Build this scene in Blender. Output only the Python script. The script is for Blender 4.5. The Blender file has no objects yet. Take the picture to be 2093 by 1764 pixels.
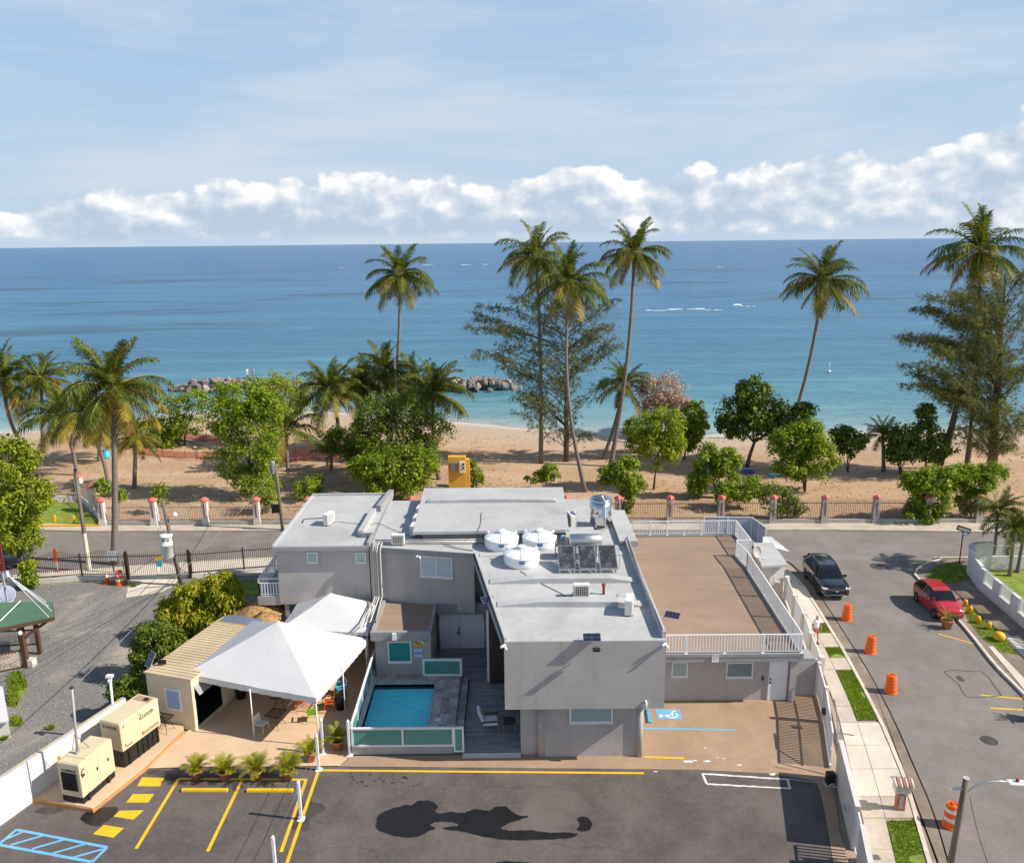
import bpy, bmesh, math, random
from mathutils import Vector, Matrix, noise as mnoise
R = math.radians
random.seed(7)
SC = bpy.context.scene
COL = SC.collection

# ------------------------------------------------------------------ camera, sky, sun, exposure
FPX, CAMH, HORIZON, ROLL = 1631.0, 23.0, 496.0, R(0.6)      # focal length etc. in units of a 2093 x 1764 picture
PITCH = math.atan((882 - HORIZON) / FPX)
_f = Vector((0, math.cos(PITCH), -math.sin(PITCH))); _r = Vector((1, 0, 0)); _u = Vector((0, math.sin(PITCH), math.cos(PITCH)))
_r2 = math.cos(ROLL) * _r - math.sin(ROLL) * _u
_u2 = math.cos(ROLL) * _u + math.sin(ROLL) * _r
CAMP = Vector((0, 0, CAMH))
cam = bpy.data.objects.new('camera', bpy.data.cameras.new('camera'))
COL.objects.link(cam)
cam.data.sensor_fit = 'HORIZONTAL'; cam.data.sensor_width = 36; cam.data.lens = 36 * FPX / 2093
cam.data.clip_start = 0.5; cam.data.clip_end = 90000
m3 = Matrix((_r2, _u2, -_f)).transposed()
cam.matrix_world = Matrix.Translation(CAMP) @ m3.to_4x4()
SC.camera = cam

SUN_EL, SUN_SIDE = R(38.5), R(10)            # sun to the east, a little towards the viewer
sdir = Vector((math.cos(SUN_EL) * math.cos(SUN_SIDE), -math.cos(SUN_EL) * math.sin(SUN_SIDE), math.sin(SUN_EL)))
sun = bpy.data.objects.new('sun', bpy.data.lights.new('sun', 'SUN'))
COL.objects.link(sun)
sun.data.energy = 5.0; sun.data.angle = R(0.53); sun.data.color = (1.0, 0.925, 0.81)
sun.rotation_euler = sdir.to_track_quat('Z', 'Y').to_euler()
sun.location = (30, -10, 60)
SKY_STRENGTH = 0.092
SC.view_settings.view_transform = 'Standard'; SC.view_settings.look = 'None'
SC.view_settings.exposure = 0.36; SC.view_settings.gamma = 1.0; SC.view_settings.use_curve_mapping = False
SC.cycles.max_bounces = 6; SC.cycles.transparent_max_bounces = 12
SC.cycles.use_denoising = True

class NT:                                     # small node-tree helper
    def __init__(s, tree): s.t = tree; s.n = tree.nodes; s.l = tree.links
    def node(s, typ, **kw):
        n = s.n.new(typ)
        for k, v in kw.items():
            if k == 'ins':
                for a, b in v.items():
                    if hasattr(b, 'is_output') or isinstance(b, bpy.types.NodeSocket): s.l.new(b, n.inputs[a])
                    else: n.inputs[a].default_value = b
            else: setattr(n, k, v)
        return n
    def math(s, op, a, b=0.0, c=0.0, clamp=False):
        n = s.node('ShaderNodeMath', operation=op, use_clamp=clamp)
        for i, v in enumerate((a, b, c)):
            if isinstance(v, bpy.types.NodeSocket): s.l.new(v, n.inputs[i])
            else: n.inputs[i].default_value = v
        return n.outputs[0]
    def mix(s, fac, a, b, blend='MIX'):
        n = s.node('ShaderNodeMix', data_type='RGBA', blend_type=blend)
        for i, v in ((0, fac), (6, a), (7, b)):
            if isinstance(v, bpy.types.NodeSocket): s.l.new(v, n.inputs[i])
            else: n.inputs[i].default_value = v if i == 0 else (tuple(v) + (1,) if len(v) == 3 else v)
        return n.outputs[2]
    def noise(s, vec, scale, detail=4, rough=.55, dist=0.0):
        n = s.node('ShaderNodeTexNoise'); n.inputs['Scale'].default_value = scale
        n.inputs['Detail'].default_value = detail; n.inputs['Roughness'].default_value = rough; n.inputs['Distortion'].default_value = dist
        if vec is not None: s.l.new(vec, n.inputs['Vector'])
        return n.outputs['Fac']
    def smooth(s, x, a, b, lo=0.0, hi=1.0):
        n = s.node('ShaderNodeMapRange', interpolation_type='SMOOTHSTEP')
        s.l.new(x, n.inputs[0]); n.inputs[1].default_value = a; n.inputs[2].default_value = b
        n.inputs[3].default_value = lo; n.inputs[4].default_value = hi
        return n.outputs[0]
    def ramp(s, x, stops, interp='LINEAR'):
        n = s.node('ShaderNodeValToRGB'); n.color_ramp.interpolation = interp
        e = n.color_ramp.elements
        while len(e) < len(stops): e.new(0.5)
        for i, (p, c) in enumerate(stops): e[i].position = p; e[i].color = tuple(c) + (1,)
        s.l.new(x, n.inputs[0])
        return n.outputs[0]
    def vmul(s, v, k):
        n = s.node('ShaderNodeVectorMath', operation='MULTIPLY'); s.l.new(v, n.inputs[0]); n.inputs[1].default_value = k
        return n.outputs[0]
    def vadd(s, v, k):
        n = s.node('ShaderNodeVectorMath', operation='ADD'); s.l.new(v, n.inputs[0]); n.inputs[1].default_value = k
        return n.outputs[0]

W = bpy.data.worlds.new('World'); SC.world = W; W.use_nodes = True
w = NT(W.node_tree); w.n.clear()
sky = w.node('ShaderNodeTexSky', sky_type='NISHITA', sun_disc=False)
sky.sun_elevation = SUN_EL; sky.sun_rotation = R(90) + SUN_SIDE
sky.altitude = 20; sky.air_density = 1.0; sky.dust_density = 0.6; sky.ozone_density = 1.2
gen = w.node('ShaderNodeTexCoord').outputs['Generated']
sp = w.node('ShaderNodeSeparateXYZ'); w.l.new(gen, sp.inputs[0])
hx = w.math('SQRT', w.math('ADD', w.math('MULTIPLY', sp.outputs[0], sp.outputs[0]), w.math('MULTIPLY', sp.outputs[1], sp.outputs[1])))
hx = w.math('MAXIMUM', hx, 1e-4)
cx = w.math('DIVIDE', sp.outputs[0], hx); cy = w.math('DIVIDE', sp.outputs[1], hx)
el = w.math('ARCTAN2', sp.outputs[2], hx)
def skyvec(e, k=1.0):
    n = w.node('ShaderNodeCombineXYZ'); w.l.new(cx, n.inputs[0]); w.l.new(cy, n.inputs[1]); w.l.new(w.math('MULTIPLY', e, k), n.inputs[2])
    return n.outputs[0]
P0 = skyvec(el, 1.35)
# thin high veil and streaks
v1 = w.noise(w.vmul(P0, (1.0, 1.0, 4.0)), 2.0, 5, .55, .4)
v2 = w.noise(w.vmul(P0, (1.0, 1.0, 8.0)), 6.0, 6, .6, .6)
veil = w.math('ADD', w.smooth(v1, .40, .70, 0, .60), w.math('MULTIPLY', w.smooth(v2, .42, .75), .14))
veil = w.math('ADD', veil, w.smooth(cx, -.5, .6, 0.0, .14))
veil = w.math('ADD', veil, w.smooth(el, 0.05, .5, .26, .0))
veil = w.math('MULTIPLY', w.math('MINIMUM', veil, .85), w.smooth(el, .5, 1.0, 1.0, .25))
skyb = w.mix(w.smooth(el, .0, .75, .92, .35), w.mix(w.smooth(el, .6, 1.0), sky.outputs[0], w.mix(1.0, sky.outputs[0], (.85, .85, .9), 'MULTIPLY')), w.ramp(w.math('MULTIPLY', el, 1.4), [(0.0, (4.0, 5.4, 7.0)), (.22, (3.1, 4.9, 7.1)), (.5, (1.9, 3.9, 6.9)), (.8, (1.3, 2.7, 5.0)), (1.0, (.8, 1.8, 3.8))]))
skyc = w.mix(veil, skyb, (5.5, 6.2, 7.1))
# cumulus bank low over the sea
big = w.noise(w.vmul(P0, (1, 1, .15)), 4.2, 2, .5)
mid = w.noise(w.vadd(P0, (3.1, 1.7, .4)), 11.0, 3, .5)
fb = w.noise(P0, 15.0, 9, .54, .1)
fb2 = w.noise(w.vadd(P0, (.014, -.002, .026)), 15.0, 9, .54, .1)
sm = w.noise(w.vadd(P0, (1.3, 4.2, .1)), 30.0, 4, .5)
sm2 = w.noise(w.vadd(P0, (1.3 + .008, 4.2, .1 + .013)), 30.0, 4, .5)
top = w.math('ADD', w.math('MULTIPLY', big, .055), .024)
top = w.math('ADD', top, w.math('MULTIPLY', mid, .055))
top = w.math('ADD', top, w.smooth(cx, .40, .56, 0, .055))
top = w.math('ADD', top, w.smooth(cx, -.55, .1, -.022, .006))
dens = w.math('MULTIPLY', w.math('SUBTRACT', top, el), 34.0)
dens = w.math('ADD', dens, w.math('MULTIPLY', w.math('SUBTRACT', fb, .5), 3.0))
mask = w.smooth(dens, .0, .30)
base = w.math('ADD', el, w.math('MULTIPLY', w.math('SUBTRACT', mid, .5), .010))
mask = w.math('MULTIPLY', mask, w.smooth(base, .003, .014))
lit = w.math('ADD', w.math('MULTIPLY', w.math('SUBTRACT', fb, fb2), 3.0), w.math('MULTIPLY', w.math('SUBTRACT', sm, sm2), 1.5))
depth = w.smooth(dens, .1, 1.6, 1.0, 0.0)                       # near the billowing tops
lum = w.math('ADD', w.math('ADD', .30, w.math('MULTIPLY', depth, .36)), lit)
lum = w.math('ADD', lum, w.smooth(el, .006, .055, -.15, .03))
lum = w.math('ADD', lum, w.math('MULTIPLY', w.math('SUBTRACT', mid, .5), .55), clamp=True)
cloudc = w.ramp(lum, [(0.0, (4.3, 5.2, 6.4)), (.35, (5.2, 5.95, 6.95)), (.65, (6.7, 7.1, 7.6)), (1.0, (9.2, 9.1, 9.0))])
mask = w.math('MULTIPLY', mask, w.smooth(depth, 0, 1, .90, .97))
final = w.mix(mask, skyc, cloudc)
bg = w.node('ShaderNodeBackground'); w.l.new(final, bg.inputs[0]); bg.inputs[1].default_value = SKY_STRENGTH
wo = w.node('ShaderNodeOutputWorld'); w.l.new(bg.outputs[0], wo.inputs[0])

# ------------------------------------------------------------------ picture point -> place in the world
def _ray(x, y): return _f + (x - 1046.5) / FPX * _r2 - (y - 882) / FPX * _u2
def at(x, y, z=0.0):                          # the point of the level z seen at (x, y)
    d = _ray(x, y); return CAMP + d * ((z - CAMH) / d.z)
def aty(x, y, Y):                             # the point at ground distance Y seen at (x, y)
    d = _ray(x, y); return CAMP + d * (Y / d.y)
def _z(x0, y0, k): return lambda x, y: (x0 + x * k, y0 + y * k)
Z5 = _z(0, 1046.5, .2667); Z6 = _z(0, 1325.6, .3); Z7 = _z(488.4, 976.8, .2667); Z8 = _z(627.9, 1221, .2667)
B1 = _z(907, 976.8, .2001); B2 = _z(1186, 1011.6, .23334); B3 = _z(1255.8, 1290.7, .23334); B4 = _z(1569.8, 1011.6, .25)
B5 = _z(1604.7, 1360.5, .23334); B6 = _z(558.1, 1500, .33334)
A1 = _z(0, 627.9, .2667); A2 = _z(488.4, 627.9, .2667); A3 = _z(907, 418.6, .31641); A4 = _z(1395.4, 383.7, .37571)
def g(m, x, y, z=0.0): return at(*m(x, y), z)

# ------------------------------------------------------------------ mesh builder
V = Vector
class MB:
    def __init__(s): s.v = []; s.f = []
    def add(s, vs, fs):
        o = len(s.v); s.v += [tuple(p) for p in vs]; s.f += [tuple(o + i for i in f) for f in fs]; return s
    def face(s, *ps): return s.add(ps, [range(len(ps))])
    def box(s, x0, x1, y0, y1, z0, z1):
        return s.add([(x0,y0,z0),(x1,y0,z0),(x1,y1,z0),(x0,y1,z0),(x0,y0,z1),(x1,y0,z1),(x1,y1,z1),(x0,y1,z1)],
                     [(0,3,2,1),(4,5,6,7),(0,1,5,4),(1,2,6,5),(2,3,7,6),(3,0,4,7)])
    def obox(s, c, ax, ay, az):
        c, ax, ay, az = V(c), V(ax), V(ay), V(az)
        p = [c + a * ax + b * ay + d * az for d in (-1, 1) for a, b in ((-1,-1),(1,-1),(1,1),(-1,1))]
        return s.add(p, [(0,3,2,1),(4,5,6,7),(0,1,5,4),(1,2,6,5),(2,3,7,6),(3,0,4,7)])
    def bar(s, p, q, w, h=None):              # rectangular bar between two points
        p, q = V(p), V(q); h = h or w; d = q - p
        if d.length < 1e-6: return s
        up = V((0, 0, 1)) if abs(d.normalized().z) < .95 else V((0, 1, 0))
        sx = d.cross(up).normalized(); sz = sx.cross(d).normalized()
        return s.obox((p + q) / 2, d / 2, sx * w / 2, sz * h / 2)
    def tube(s, pts, r, n=8, cap=True):
        pts = [V(p) for p in pts]; rs = r if isinstance(r, (list, tuple)) else [r] * len(pts)
        vs = []; fs = []; prev = None
        for i, p in enumerate(pts):
            d = (pts[min(i + 1, len(pts) - 1)] - pts[max(i - 1, 0)])
            d = d.normalized() if d.length > 1e-9 else V((0, 0, 1))
            if prev is None:
                a = d.cross(V((0, 0, 1)) if abs(d.z) < .9 else V((1, 0, 0))).normalized()
            else:
                a = (prev - d * prev.dot(d)); a = a.normalized() if a.length > 1e-6 else d.orthogonal().normalized()
            prev = a; b = d.cross(a)
            for k in range(n):
                t = 2 * math.pi * k / n; vs.append(p + (a * math.cos(t) + b * math.sin(t)) * rs[i])
        for i in range(len(pts) - 1):
            for k in range(n):
                k2 = (k + 1) % n; fs.append((i*n+k, i*n+k2, (i+1)*n+k2, (i+1)*n+k))
        if cap: fs.append(tuple(reversed(range(n)))); fs.append(tuple((len(pts)-1)*n + k for k in range(n)))
        return s.add(vs, fs)
    def lathe(s, prof, n=16, c=(0, 0, 0), cap=True):
        c = V(c); vs = []; fs = []
        for r, z in prof:
            for k in range(n):
                t = 2 * math.pi * k / n; vs.append(c + V((r * math.cos(t), r * math.sin(t), z)))
        for i in range(len(prof) - 1):
            for k in range(n):
                k2 = (k + 1) % n; fs.append((i*n+k, i*n+k2, (i+1)*n+k2, (i+1)*n+k))
        if cap: fs.append(tuple(reversed(range(n)))); fs.append(tuple((len(prof)-1)*n + k for k in range(n)))
        return s.add(vs, fs)
    def prism(s, poly, z0, z1):
        n = len(poly); P = [(p[0], p[1]) for p in poly]
        if sum(P[i][0]*P[(i+1)%n][1] - P[(i+1)%n][0]*P[i][1] for i in range(n)) < 0: P.reverse()
        return s.add([(x, y, z0) for x, y in P] + [(x, y, z1) for x, y in P],
                     [tuple(reversed(range(n))), tuple(range(n, 2*n))] + [(i, (i+1)%n, n+(i+1)%n, n+i) for i in range(n)])
    def sheet(s, poly, z):
        n = len(poly); P = [(p[0], p[1]) for p in poly]
        if sum(P[i][0]*P[(i+1)%n][1] - P[(i+1)%n][0]*P[i][1] for i in range(n)) < 0: P.reverse()
        return s.add([(x, y, z) for x, y in P], [range(n)])
    def strip(s, pts, w, z, z2=None):         # ribbon of width w along a polyline
        pts = [V((p[0], p[1], 0)) for p in pts]; L = []; Rr = []
        for i, p in enumerate(pts):
            d = (pts[min(i+1, len(pts)-1)] - pts[max(i-1, 0)]).normalized(); nrm = V((-d.y, d.x, 0))
            L.append(p + nrm * w / 2); Rr.append(p - nrm * w / 2)
        for i in range(len(pts) - 1):
            s.face(*[(q.x, q.y, z) for q in (Rr[i], Rr[i+1], L[i+1], L[i])])
        return s
    def wallpath(s, pts, t, z0, z1):          # upright wall of thickness t along a polyline
        pts = [V((p[0], p[1], 0)) for p in pts]; L = []; Rr = []
        for i, p in enumerate(pts):
            d = (pts[min(i+1, len(pts)-1)] - pts[max(i-1, 0)]).normalized(); nrm = V((-d.y, d.x, 0))
            L.append(p + nrm * t / 2); Rr.append(p - nrm * t / 2)
        return s.prism(L + Rr[::-1], z0, z1)
    def mesh(s, name, mat=None, smooth=False, off=None):
        m = bpy.data.meshes.new(name)
        vs = s.v if off is None else [(x - off[0], y - off[1], z - off[2]) for x, y, z in s.v]
        m.from_pydata(vs, [], s.f)
        if mat: m.materials.append(mat)
        if smooth: m.polygons.foreach_set('use_smooth', [True] * len(m.polygons))
        m.update(); return m

def origin(o):
    while o.parent: o = o.parent
    return o.location
def link(name, data, parent=None, loc=None, rot=None, scale=None):
    o = bpy.data.objects.new(name, data); COL.objects.link(o)
    if parent is not None: o.parent = parent
    if loc is not None: o.location = loc
    if rot is not None: o.rotation_euler = rot
    if scale is not None: o.scale = scale
    return o
def thing(name, label, cat, loc=(0, 0, 0), rz=0, group=None):
    o = link(name, None, None, loc, (0, 0, rz)); o.empty_display_size = .2
    o['label'] = label; o['category'] = cat
    if group: o['group'] = group
    return o
def part(name, mb, mat, parent, smooth=False, bevel=0, local=False, kind=None, label=None, autosm=None):
    o = link(name, mb.mesh(name, mat, smooth, None if local else origin(parent)), parent)
    if bevel: bev(o, bevel)
    if kind: o['kind'] = kind
    if label: o['label'] = label
    return o
def bev(o, w, seg=2):
    b = o.modifiers.new('bevel', 'BEVEL'); b.width = w; b.segments = seg; b.limit_method = 'ANGLE'; b.angle_limit = R(40)
def struct(name, mb, mat, smooth=False, kind='structure', parent=None):
    o = link(name, mb.mesh(name, mat, smooth), parent)
    if parent is None: o['kind'] = kind
    return o
def solo(name, mb, mat, label, cat, loc, group=None, smooth=False, bevel=0, local=False):
    o = link(name, mb.mesh(name, mat, smooth, None if local else loc), None, loc); o['label'] = label; o['category'] = cat
    if group: o['group'] = group
    if bevel: bev(o, bevel)
    return o
def dup(o, loc, rz=0, label=None, scale=None):
    def cp(a, par):
        c = a.copy(); COL.objects.link(c)
        if par is not None: c.parent = par
        for ch in a.children: cp(ch, c)
        return c
    c = cp(o, None); c.location = loc; c.rotation_euler = (0, 0, rz)
    if label: c['label'] = label
    if scale: c.scale = (scale,) * 3 if not isinstance(scale, tuple) else scale
    return c
def text_part(name, txt, parent, M4, size, mat, depth=.004, squeeze=1.0):
    cu = bpy.data.curves.new(name, 'FONT'); cu.body = txt; cu.size = size; cu.extrude = depth; cu.align_x = 'CENTER'; cu.align_y = 'CENTER'; cu.offset = size * .02
    t = bpy.data.objects.new(name, cu); COL.objects.link(t)
    bpy.context.view_layer.update()
    me = bpy.data.meshes.new_from_object(t.evaluated_get(bpy.context.evaluated_depsgraph_get()))
    bpy.data.objects.remove(t); bpy.data.curves.remove(cu)
    me.materials.clear(); me.materials.append(mat)
    me.transform(M4 @ Matrix.Diagonal((squeeze, 1, 1, 1)))
    o = link(name, me, parent); return o
def frame(o, ax, ay):                          # matrix with x axis ax, y axis ay at o
    ax = V(ax).normalized(); ay = V(ay).normalized(); az = ax.cross(ay)
    M = Matrix((ax, ay, az)).transposed().to_4x4(); M.translation = V(o); return M

# ------------------------------------------------------------------ materials
def mat(name, col, rough=.75, var=.10, scale=1.5, bump=0.0, bscale=40.0, metal=0.0, spec=.4, dirt=None, dirtamt=.4, dscale=.5, coat=0.0, stretch=None, streak=None):
    m = bpy.data.materials.new(name); m.use_nodes = True; t = NT(m.node_tree)
    b = t.n['Principled BSDF']
    pos = t.node('ShaderNodeNewGeometry').outputs['Position']
    if stretch: pos = t.vmul(pos, stretch)
    n1 = t.noise(pos, scale, 6, .62); n2 = t.noise(pos, scale * 9, 3, .6)
    f = t.math('ADD', t.math('MULTIPLY', n1, .65), t.math('MULTIPLY', n2, .35))
    lo = tuple(c * (1 - var * 1.6) for c in col); hi = tuple(min(1, c * (1 + var * 1.6)) for c in col)
    c = t.mix(t.smooth(f, .3, .7), lo, hi)
    if dirt:
        d = t.smooth(t.noise(pos, dscale, 8, .65, .6), .48, .72, 0, dirtamt)
        c = t.mix(d, c, dirt)
    if streak:                                 # rain streaks run down, blotches stay put
        sk = t.smooth(t.noise(t.vmul(pos, (2.2, 2.2, .16)), 1.0, 7, .68, .3), .50, .74, 0, streak[1])
        c = t.mix(sk, c, streak[0])
    t.l.new(c, b.inputs['Base Color'])
    b.inputs['Metallic'].default_value = metal; b.inputs['Specular IOR Level'].default_value = spec
    if coat: b.inputs['Coat Weight'].default_value = coat; b.inputs['Coat Roughness'].default_value = .03
    t.l.new(t.smooth(n2, .3, .7, max(.02, rough - .08), min(1, rough + .08)), b.inputs['Roughness'])
    if bump:
        bp = t.node('ShaderNodeBump'); bp.inputs['Strength'].default_value = bump; bp.inputs['Distance'].default_value = .02
        t.l.new(t.noise(pos, bscale, 5, .7), bp.inputs['Height']); t.l.new(bp.outputs[0], b.inputs['Normal'])
    return m
def leafmat(name, stops, transl=.3, rough=.5, spec=.2):
    m = bpy.data.materials.new(name); m.use_nodes = True; t = NT(m.node_tree); b = t.n['Principled BSDF']
    ge = t.node('ShaderNodeNewGeometry')
    big = t.noise(ge.outputs['Position'], .9, 3, .5)
    x = t.math('ADD', t.math('MULTIPLY', ge.outputs['Random Per Island'], .7), t.math('MULTIPLY', t.smooth(big, .3, .7), .3))
    c = t.ramp(x, stops)
    t.l.new(c, b.inputs['Base Color']); b.inputs['Roughness'].default_value = rough; b.inputs['Specular IOR Level'].default_value = spec
    tr = t.node('ShaderNodeBsdfTranslucent'); t.l.new(t.mix(1.0, c, (1.0, 1.05, .55), 'MULTIPLY'), tr.inputs[0])
    mx = t.node('ShaderNodeMixShader'); mx.inputs[0].default_value = transl
    t.l.new(b.outputs[0], mx.inputs[1]); t.l.new(tr.outputs[0], mx.inputs[2])
    t.l.new(mx.outputs[0], t.n['Material Output'].inputs[0])
    return m
def glassmat(name, col, rough=.08, alpha=.6):
    m = bpy.data.materials.new(name); m.use_nodes = True; t = NT(m.node_tree); b = t.n['Principled BSDF']
    b.inputs['Base Color'].default_value = tuple(col) + (1,); b.inputs['Roughness'].default_value = rough; b.inputs['Specular IOR Level'].default_value = .6
    b.inputs['Alpha'].default_value = alpha
    return m

M_ = {}
M_['wall'] = mat('painted_stucco', (.44, .41, .388), .85, .05, .6, .35, 90, dirt=(.29, .265, .25), dirtamt=.45, dscale=.45, streak=((.27, .25, .235), .42))
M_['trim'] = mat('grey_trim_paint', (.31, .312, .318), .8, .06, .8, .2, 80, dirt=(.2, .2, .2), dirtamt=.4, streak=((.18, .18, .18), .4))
M_['roof'] = mat('roof_coating', (.46, .46, .455), .62, .07, .35, .12, 30, dirt=(.33, .325, .315), dirtamt=.6, dscale=.3)
M_['terra'] = mat('brown_sealed_roof', (.30, .21, .152), .8, .07, .5, .25, 60, dirt=(.38, .28, .21), dirtamt=.5, dscale=.45, stretch=(.6, 1.4, 1))
M_['patio'] = mat('tan_concrete', (.64, .455, .30), .8, .05, .4, .2, 70, dirt=(.46, .29, .17), dirtamt=.35, dscale=.35)
M_['patio2'] = mat('brown_concrete', (.36, .245, .162), .8, .08, .45, .25, 70, dirt=(.47, .335, .235), dirtamt=.55, dscale=.5)
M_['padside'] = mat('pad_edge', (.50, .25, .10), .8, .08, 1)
M_['asph'] = mat('car_park_asphalt', (.112, .094, .086), .85, .2, .5, .5, 55, dirt=(.155, .13, .118), dirtamt=.85, dscale=.28)
M_['road'] = mat('street_asphalt', (.205, .180, .160), .88, .12, .5, .5, 45, dirt=(.29, .262, .235), dirtamt=.55, dscale=.13)
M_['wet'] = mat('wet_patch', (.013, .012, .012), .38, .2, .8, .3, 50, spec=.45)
M_['conc'] = mat('concrete', (.50, .43, .35), .85, .10, .8, .3, 50, dirt=(.33, .27, .21), dirtamt=.55, dscale=.6)
M_['concl'] = mat('pale_concrete', (.62, .55, .46), .85, .08, .7, .3, 50, dirt=(.45, .38, .30), dirtamt=.5, dscale=.5)
M_['gutter'] = mat('gutter_concrete', (.22, .17, .13), .8, .15, .7, .3, 40, dirt=(.42, .36, .29), dirtamt=.6, dscale=.5)
M_['kerb'] = mat('kerb_concrete', (.60, .54, .45), .85, .12, 1.2, .3, 40, dirt=(.42, .34, .2), dirtamt=.5, dscale=1.0)
M_['gravel'] = mat('gravel', (.185, .178, .168), .95, .28, 11, 1.0, 22, dirt=(.42, .355, .28), dirtamt=.85, dscale=.2)
M_['sand'] = mat('sand', (.56, .375, .235), .95, .09, .35, .6, 9, dirt=(.44, .29, .185), dirtamt=.5, dscale=.12, stretch=(.5, 1, 1))
M_['dirt'] = mat('bare_ground', (.35, .27, .2), .95, .15, .5, .5, 20)
M_['white'] = mat('white_paint', (.80, .80, .80), .5, .03, 2)
M_['whitewall'] = mat('white_wall_paint', (.64, .63, .625), .8, .03, .6, .15, 60, dirt=(.55, .54, .53), dirtamt=.25, streak=((.5, .48, .45), .35))
M_['palewall'] = mat('pale_wall_paint', (.66, .62, .57), .8, .04, .6, .15, 60, dirt=(.5, .46, .41), dirtamt=.3, streak=((.45, .41, .36), .4))
M_['yellow'] = mat('yellow_line_paint', (.80, .47, .02), .7, .08, 3, dirt=(.45, .28, .05), dirtamt=.35, dscale=2)
M_['yellowpost'] = mat('yellow_post_paint', (.78, .42, .02), .6, .06, 3)
M_['blue'] = mat('blue_line_paint', (.16, .42, .66), .7, .08, 3)
M_['whiteline'] = mat('white_line_paint', (.66, .64, .61), .8, .12, 4)
M_['beige'] = mat('beige_steel', (.66, .55, .36), .5, .03, 1, spec=.45, dirt=(.55, .44, .28), dirtamt=.25)
M_['cream'] = mat('cream_panel', (.66, .58, .42), .7, .04, .8, dirt=(.50, .42, .28), dirtamt=.35)
M_['creamroof'] = mat('cream_roof_sheet', (.58, .46, .30), .55, .07, .8, dirt=(.4, .3, .18), dirtamt=.4)
M_['black'] = mat('black_plastic', (.012, .012, .013), .4, .1, 2)
M_['blackm'] = mat('black_iron', (.018, .015, .014), .5, .15, 2)
M_['dark'] = mat('dark_interior', (.01, .01, .012), .8, .2, 2)
M_['brownm'] = mat('brown_iron', (.055, .030, .022), .6, .15, 2)
M_['alu'] = mat('aluminium', (.55, .56, .57), .38, .05, 2, metal=.9)
M_['steel'] = mat('polished_steel', (.62, .62, .62), .16, .04, 2, metal=1.0)
M_['greypipe'] = mat('grey_conduit', (.42, .40, .38), .6, .06, 2)
M_['acwhite'] = mat('ivory_enamel', (.72, .70, .66), .5, .04, 2)
M_['plastic'] = mat('white_tank_plastic', (.82, .83, .85), .38, .02, 1.5, spec=.5)
M_['panel'] = mat('solar_cells', (.02, .025, .05), .15, .15, 4, spec=.7)
M_['collector'] = mat('collector_glass', (.045, .045, .05), .12, .25, 3, spec=.6, dirt=(.5, .5, .5), dirtamt=.25, dscale=2.0)
M_['redpipe'] = mat('red_vent', (.26, .05, .04), .6, .08, 2)
M_['cable'] = mat('black_cable', (.02, .02, .02), .6, .1, 2)
M_['wire'] = mat('overhead_wire', (.22, .2, .18), .6, .1, 2)
M_['deck'] = mat('weathered_deck', (.27, .255, .26), .7, .22, 2.0, .3, 60, stretch=(.35, 3, 1))
M_['darkwood'] = mat('dark_cladding', (.065, .045, .04), .7, .2, 2, .3, 50)
M_['stone'] = mat('travertine_tile', (.40, .37, .345), .6, .2, 2.4, .2, 30, dirt=(.42, .39, .36), dirtamt=.6, dscale=1.6)
M_['coping'] = mat('pale_stone', (.58, .55, .50), .7, .08, 2)
M_['poolshell'] = mat('pool_plaster', (.12, .82, .94), .5, .05, 1.0)
M_['glass'] = glassmat('frosted_green_glass', (.11, .31, .27), .22, .93)
M_['teal'] = glassmat('teal_glass', (.03, .24, .23), .12, 1.0)
M_['pane'] = glassmat('grey_window_glass', (.17, .24, .25), .1, 1.0)
M_['panebr'] = glassmat('pale_window_glass', (.30, .42, .42), .15, 1.0)
M_['carglass'] = glassmat('car_glass', (.008, .012, .014), .06, 1.0)
M_['carblack'] = mat('black_car_paint', (.008, .009, .013), .12, .05, 1, spec=.6, coat=1.0)
M_['carred'] = mat('red_car_paint', (.42, .022, .03), .25, .05, 1, spec=.5, coat=.8)
M_['cargrey'] = mat('dark_grey_car_paint', (.05, .07, .10), .2, .05, 1, spec=.5, coat=.8)
M_['rubber'] = mat('tyre_rubber', (.015, .015, .015), .8, .1, 3)
M_['chrome'] = mat('chrome', (.7, .7, .7), .12, .03, 2, metal=1.0)
M_['lamp'] = mat('lamp_lens', (.65, .68, .70), .15, .1, 6, spec=.7)
M_['tail'] = mat('tail_lamp', (.35, .01, .012), .2, .05, 4)
M_['tent'] = mat('white_tent_vinyl', (.66, .655, .645), .55, .02, .5, .05, 4)
M_['thatch'] = mat('palm_thatch', (.40, .24, .10), .95, .3, 5, .9, 25, dirt=(.2, .11, .05), dirtamt=.6, dscale=2)
M_['terracotta'] = mat('terracotta', (.42, .17, .10), .8, .12, 3, .2, 40, dirt=(.5, .33, .26), dirtamt=.4, dscale=3)
M_['soil'] = mat('potting_soil', (.05, .035, .025), .95, .2, 8)
M_['orange'] = mat('orange_plastic', (.80, .14, .015), .5, .06, 3, dirt=(.5, .12, .04), dirtamt=.4, dscale=3)
M_['orangech'] = mat('orange_chair_plastic', (.80, .15, .015), .5, .04, 3)
M_['limech'] = mat('lime_chair_plastic', (.28, .55, .02), .5, .04, 3)
M_['reflect'] = mat('white_reflective_band', (.72, .70, .68), .4, .1, 6)
M_['orangenet'] = mat('orange_safety_mesh', (.70, .10, .04), .7, .1, 3)
M_['bluebin'] = mat('blue_plastic', (.04, .22, .50), .5, .08, 3)
M_['bluesky'] = mat('sky_blue_plastic', (.06, .42, .66), .5, .08, 3)
M_['greenroof'] = mat('green_metal_roof', (.085, .17, .105), .6, .06, .8, dirt=(.13, .22, .15), dirtamt=.4)
M_['woodbr'] = mat('brown_painted_wood', (.10, .050, .033), .75, .12, 2)
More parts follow.
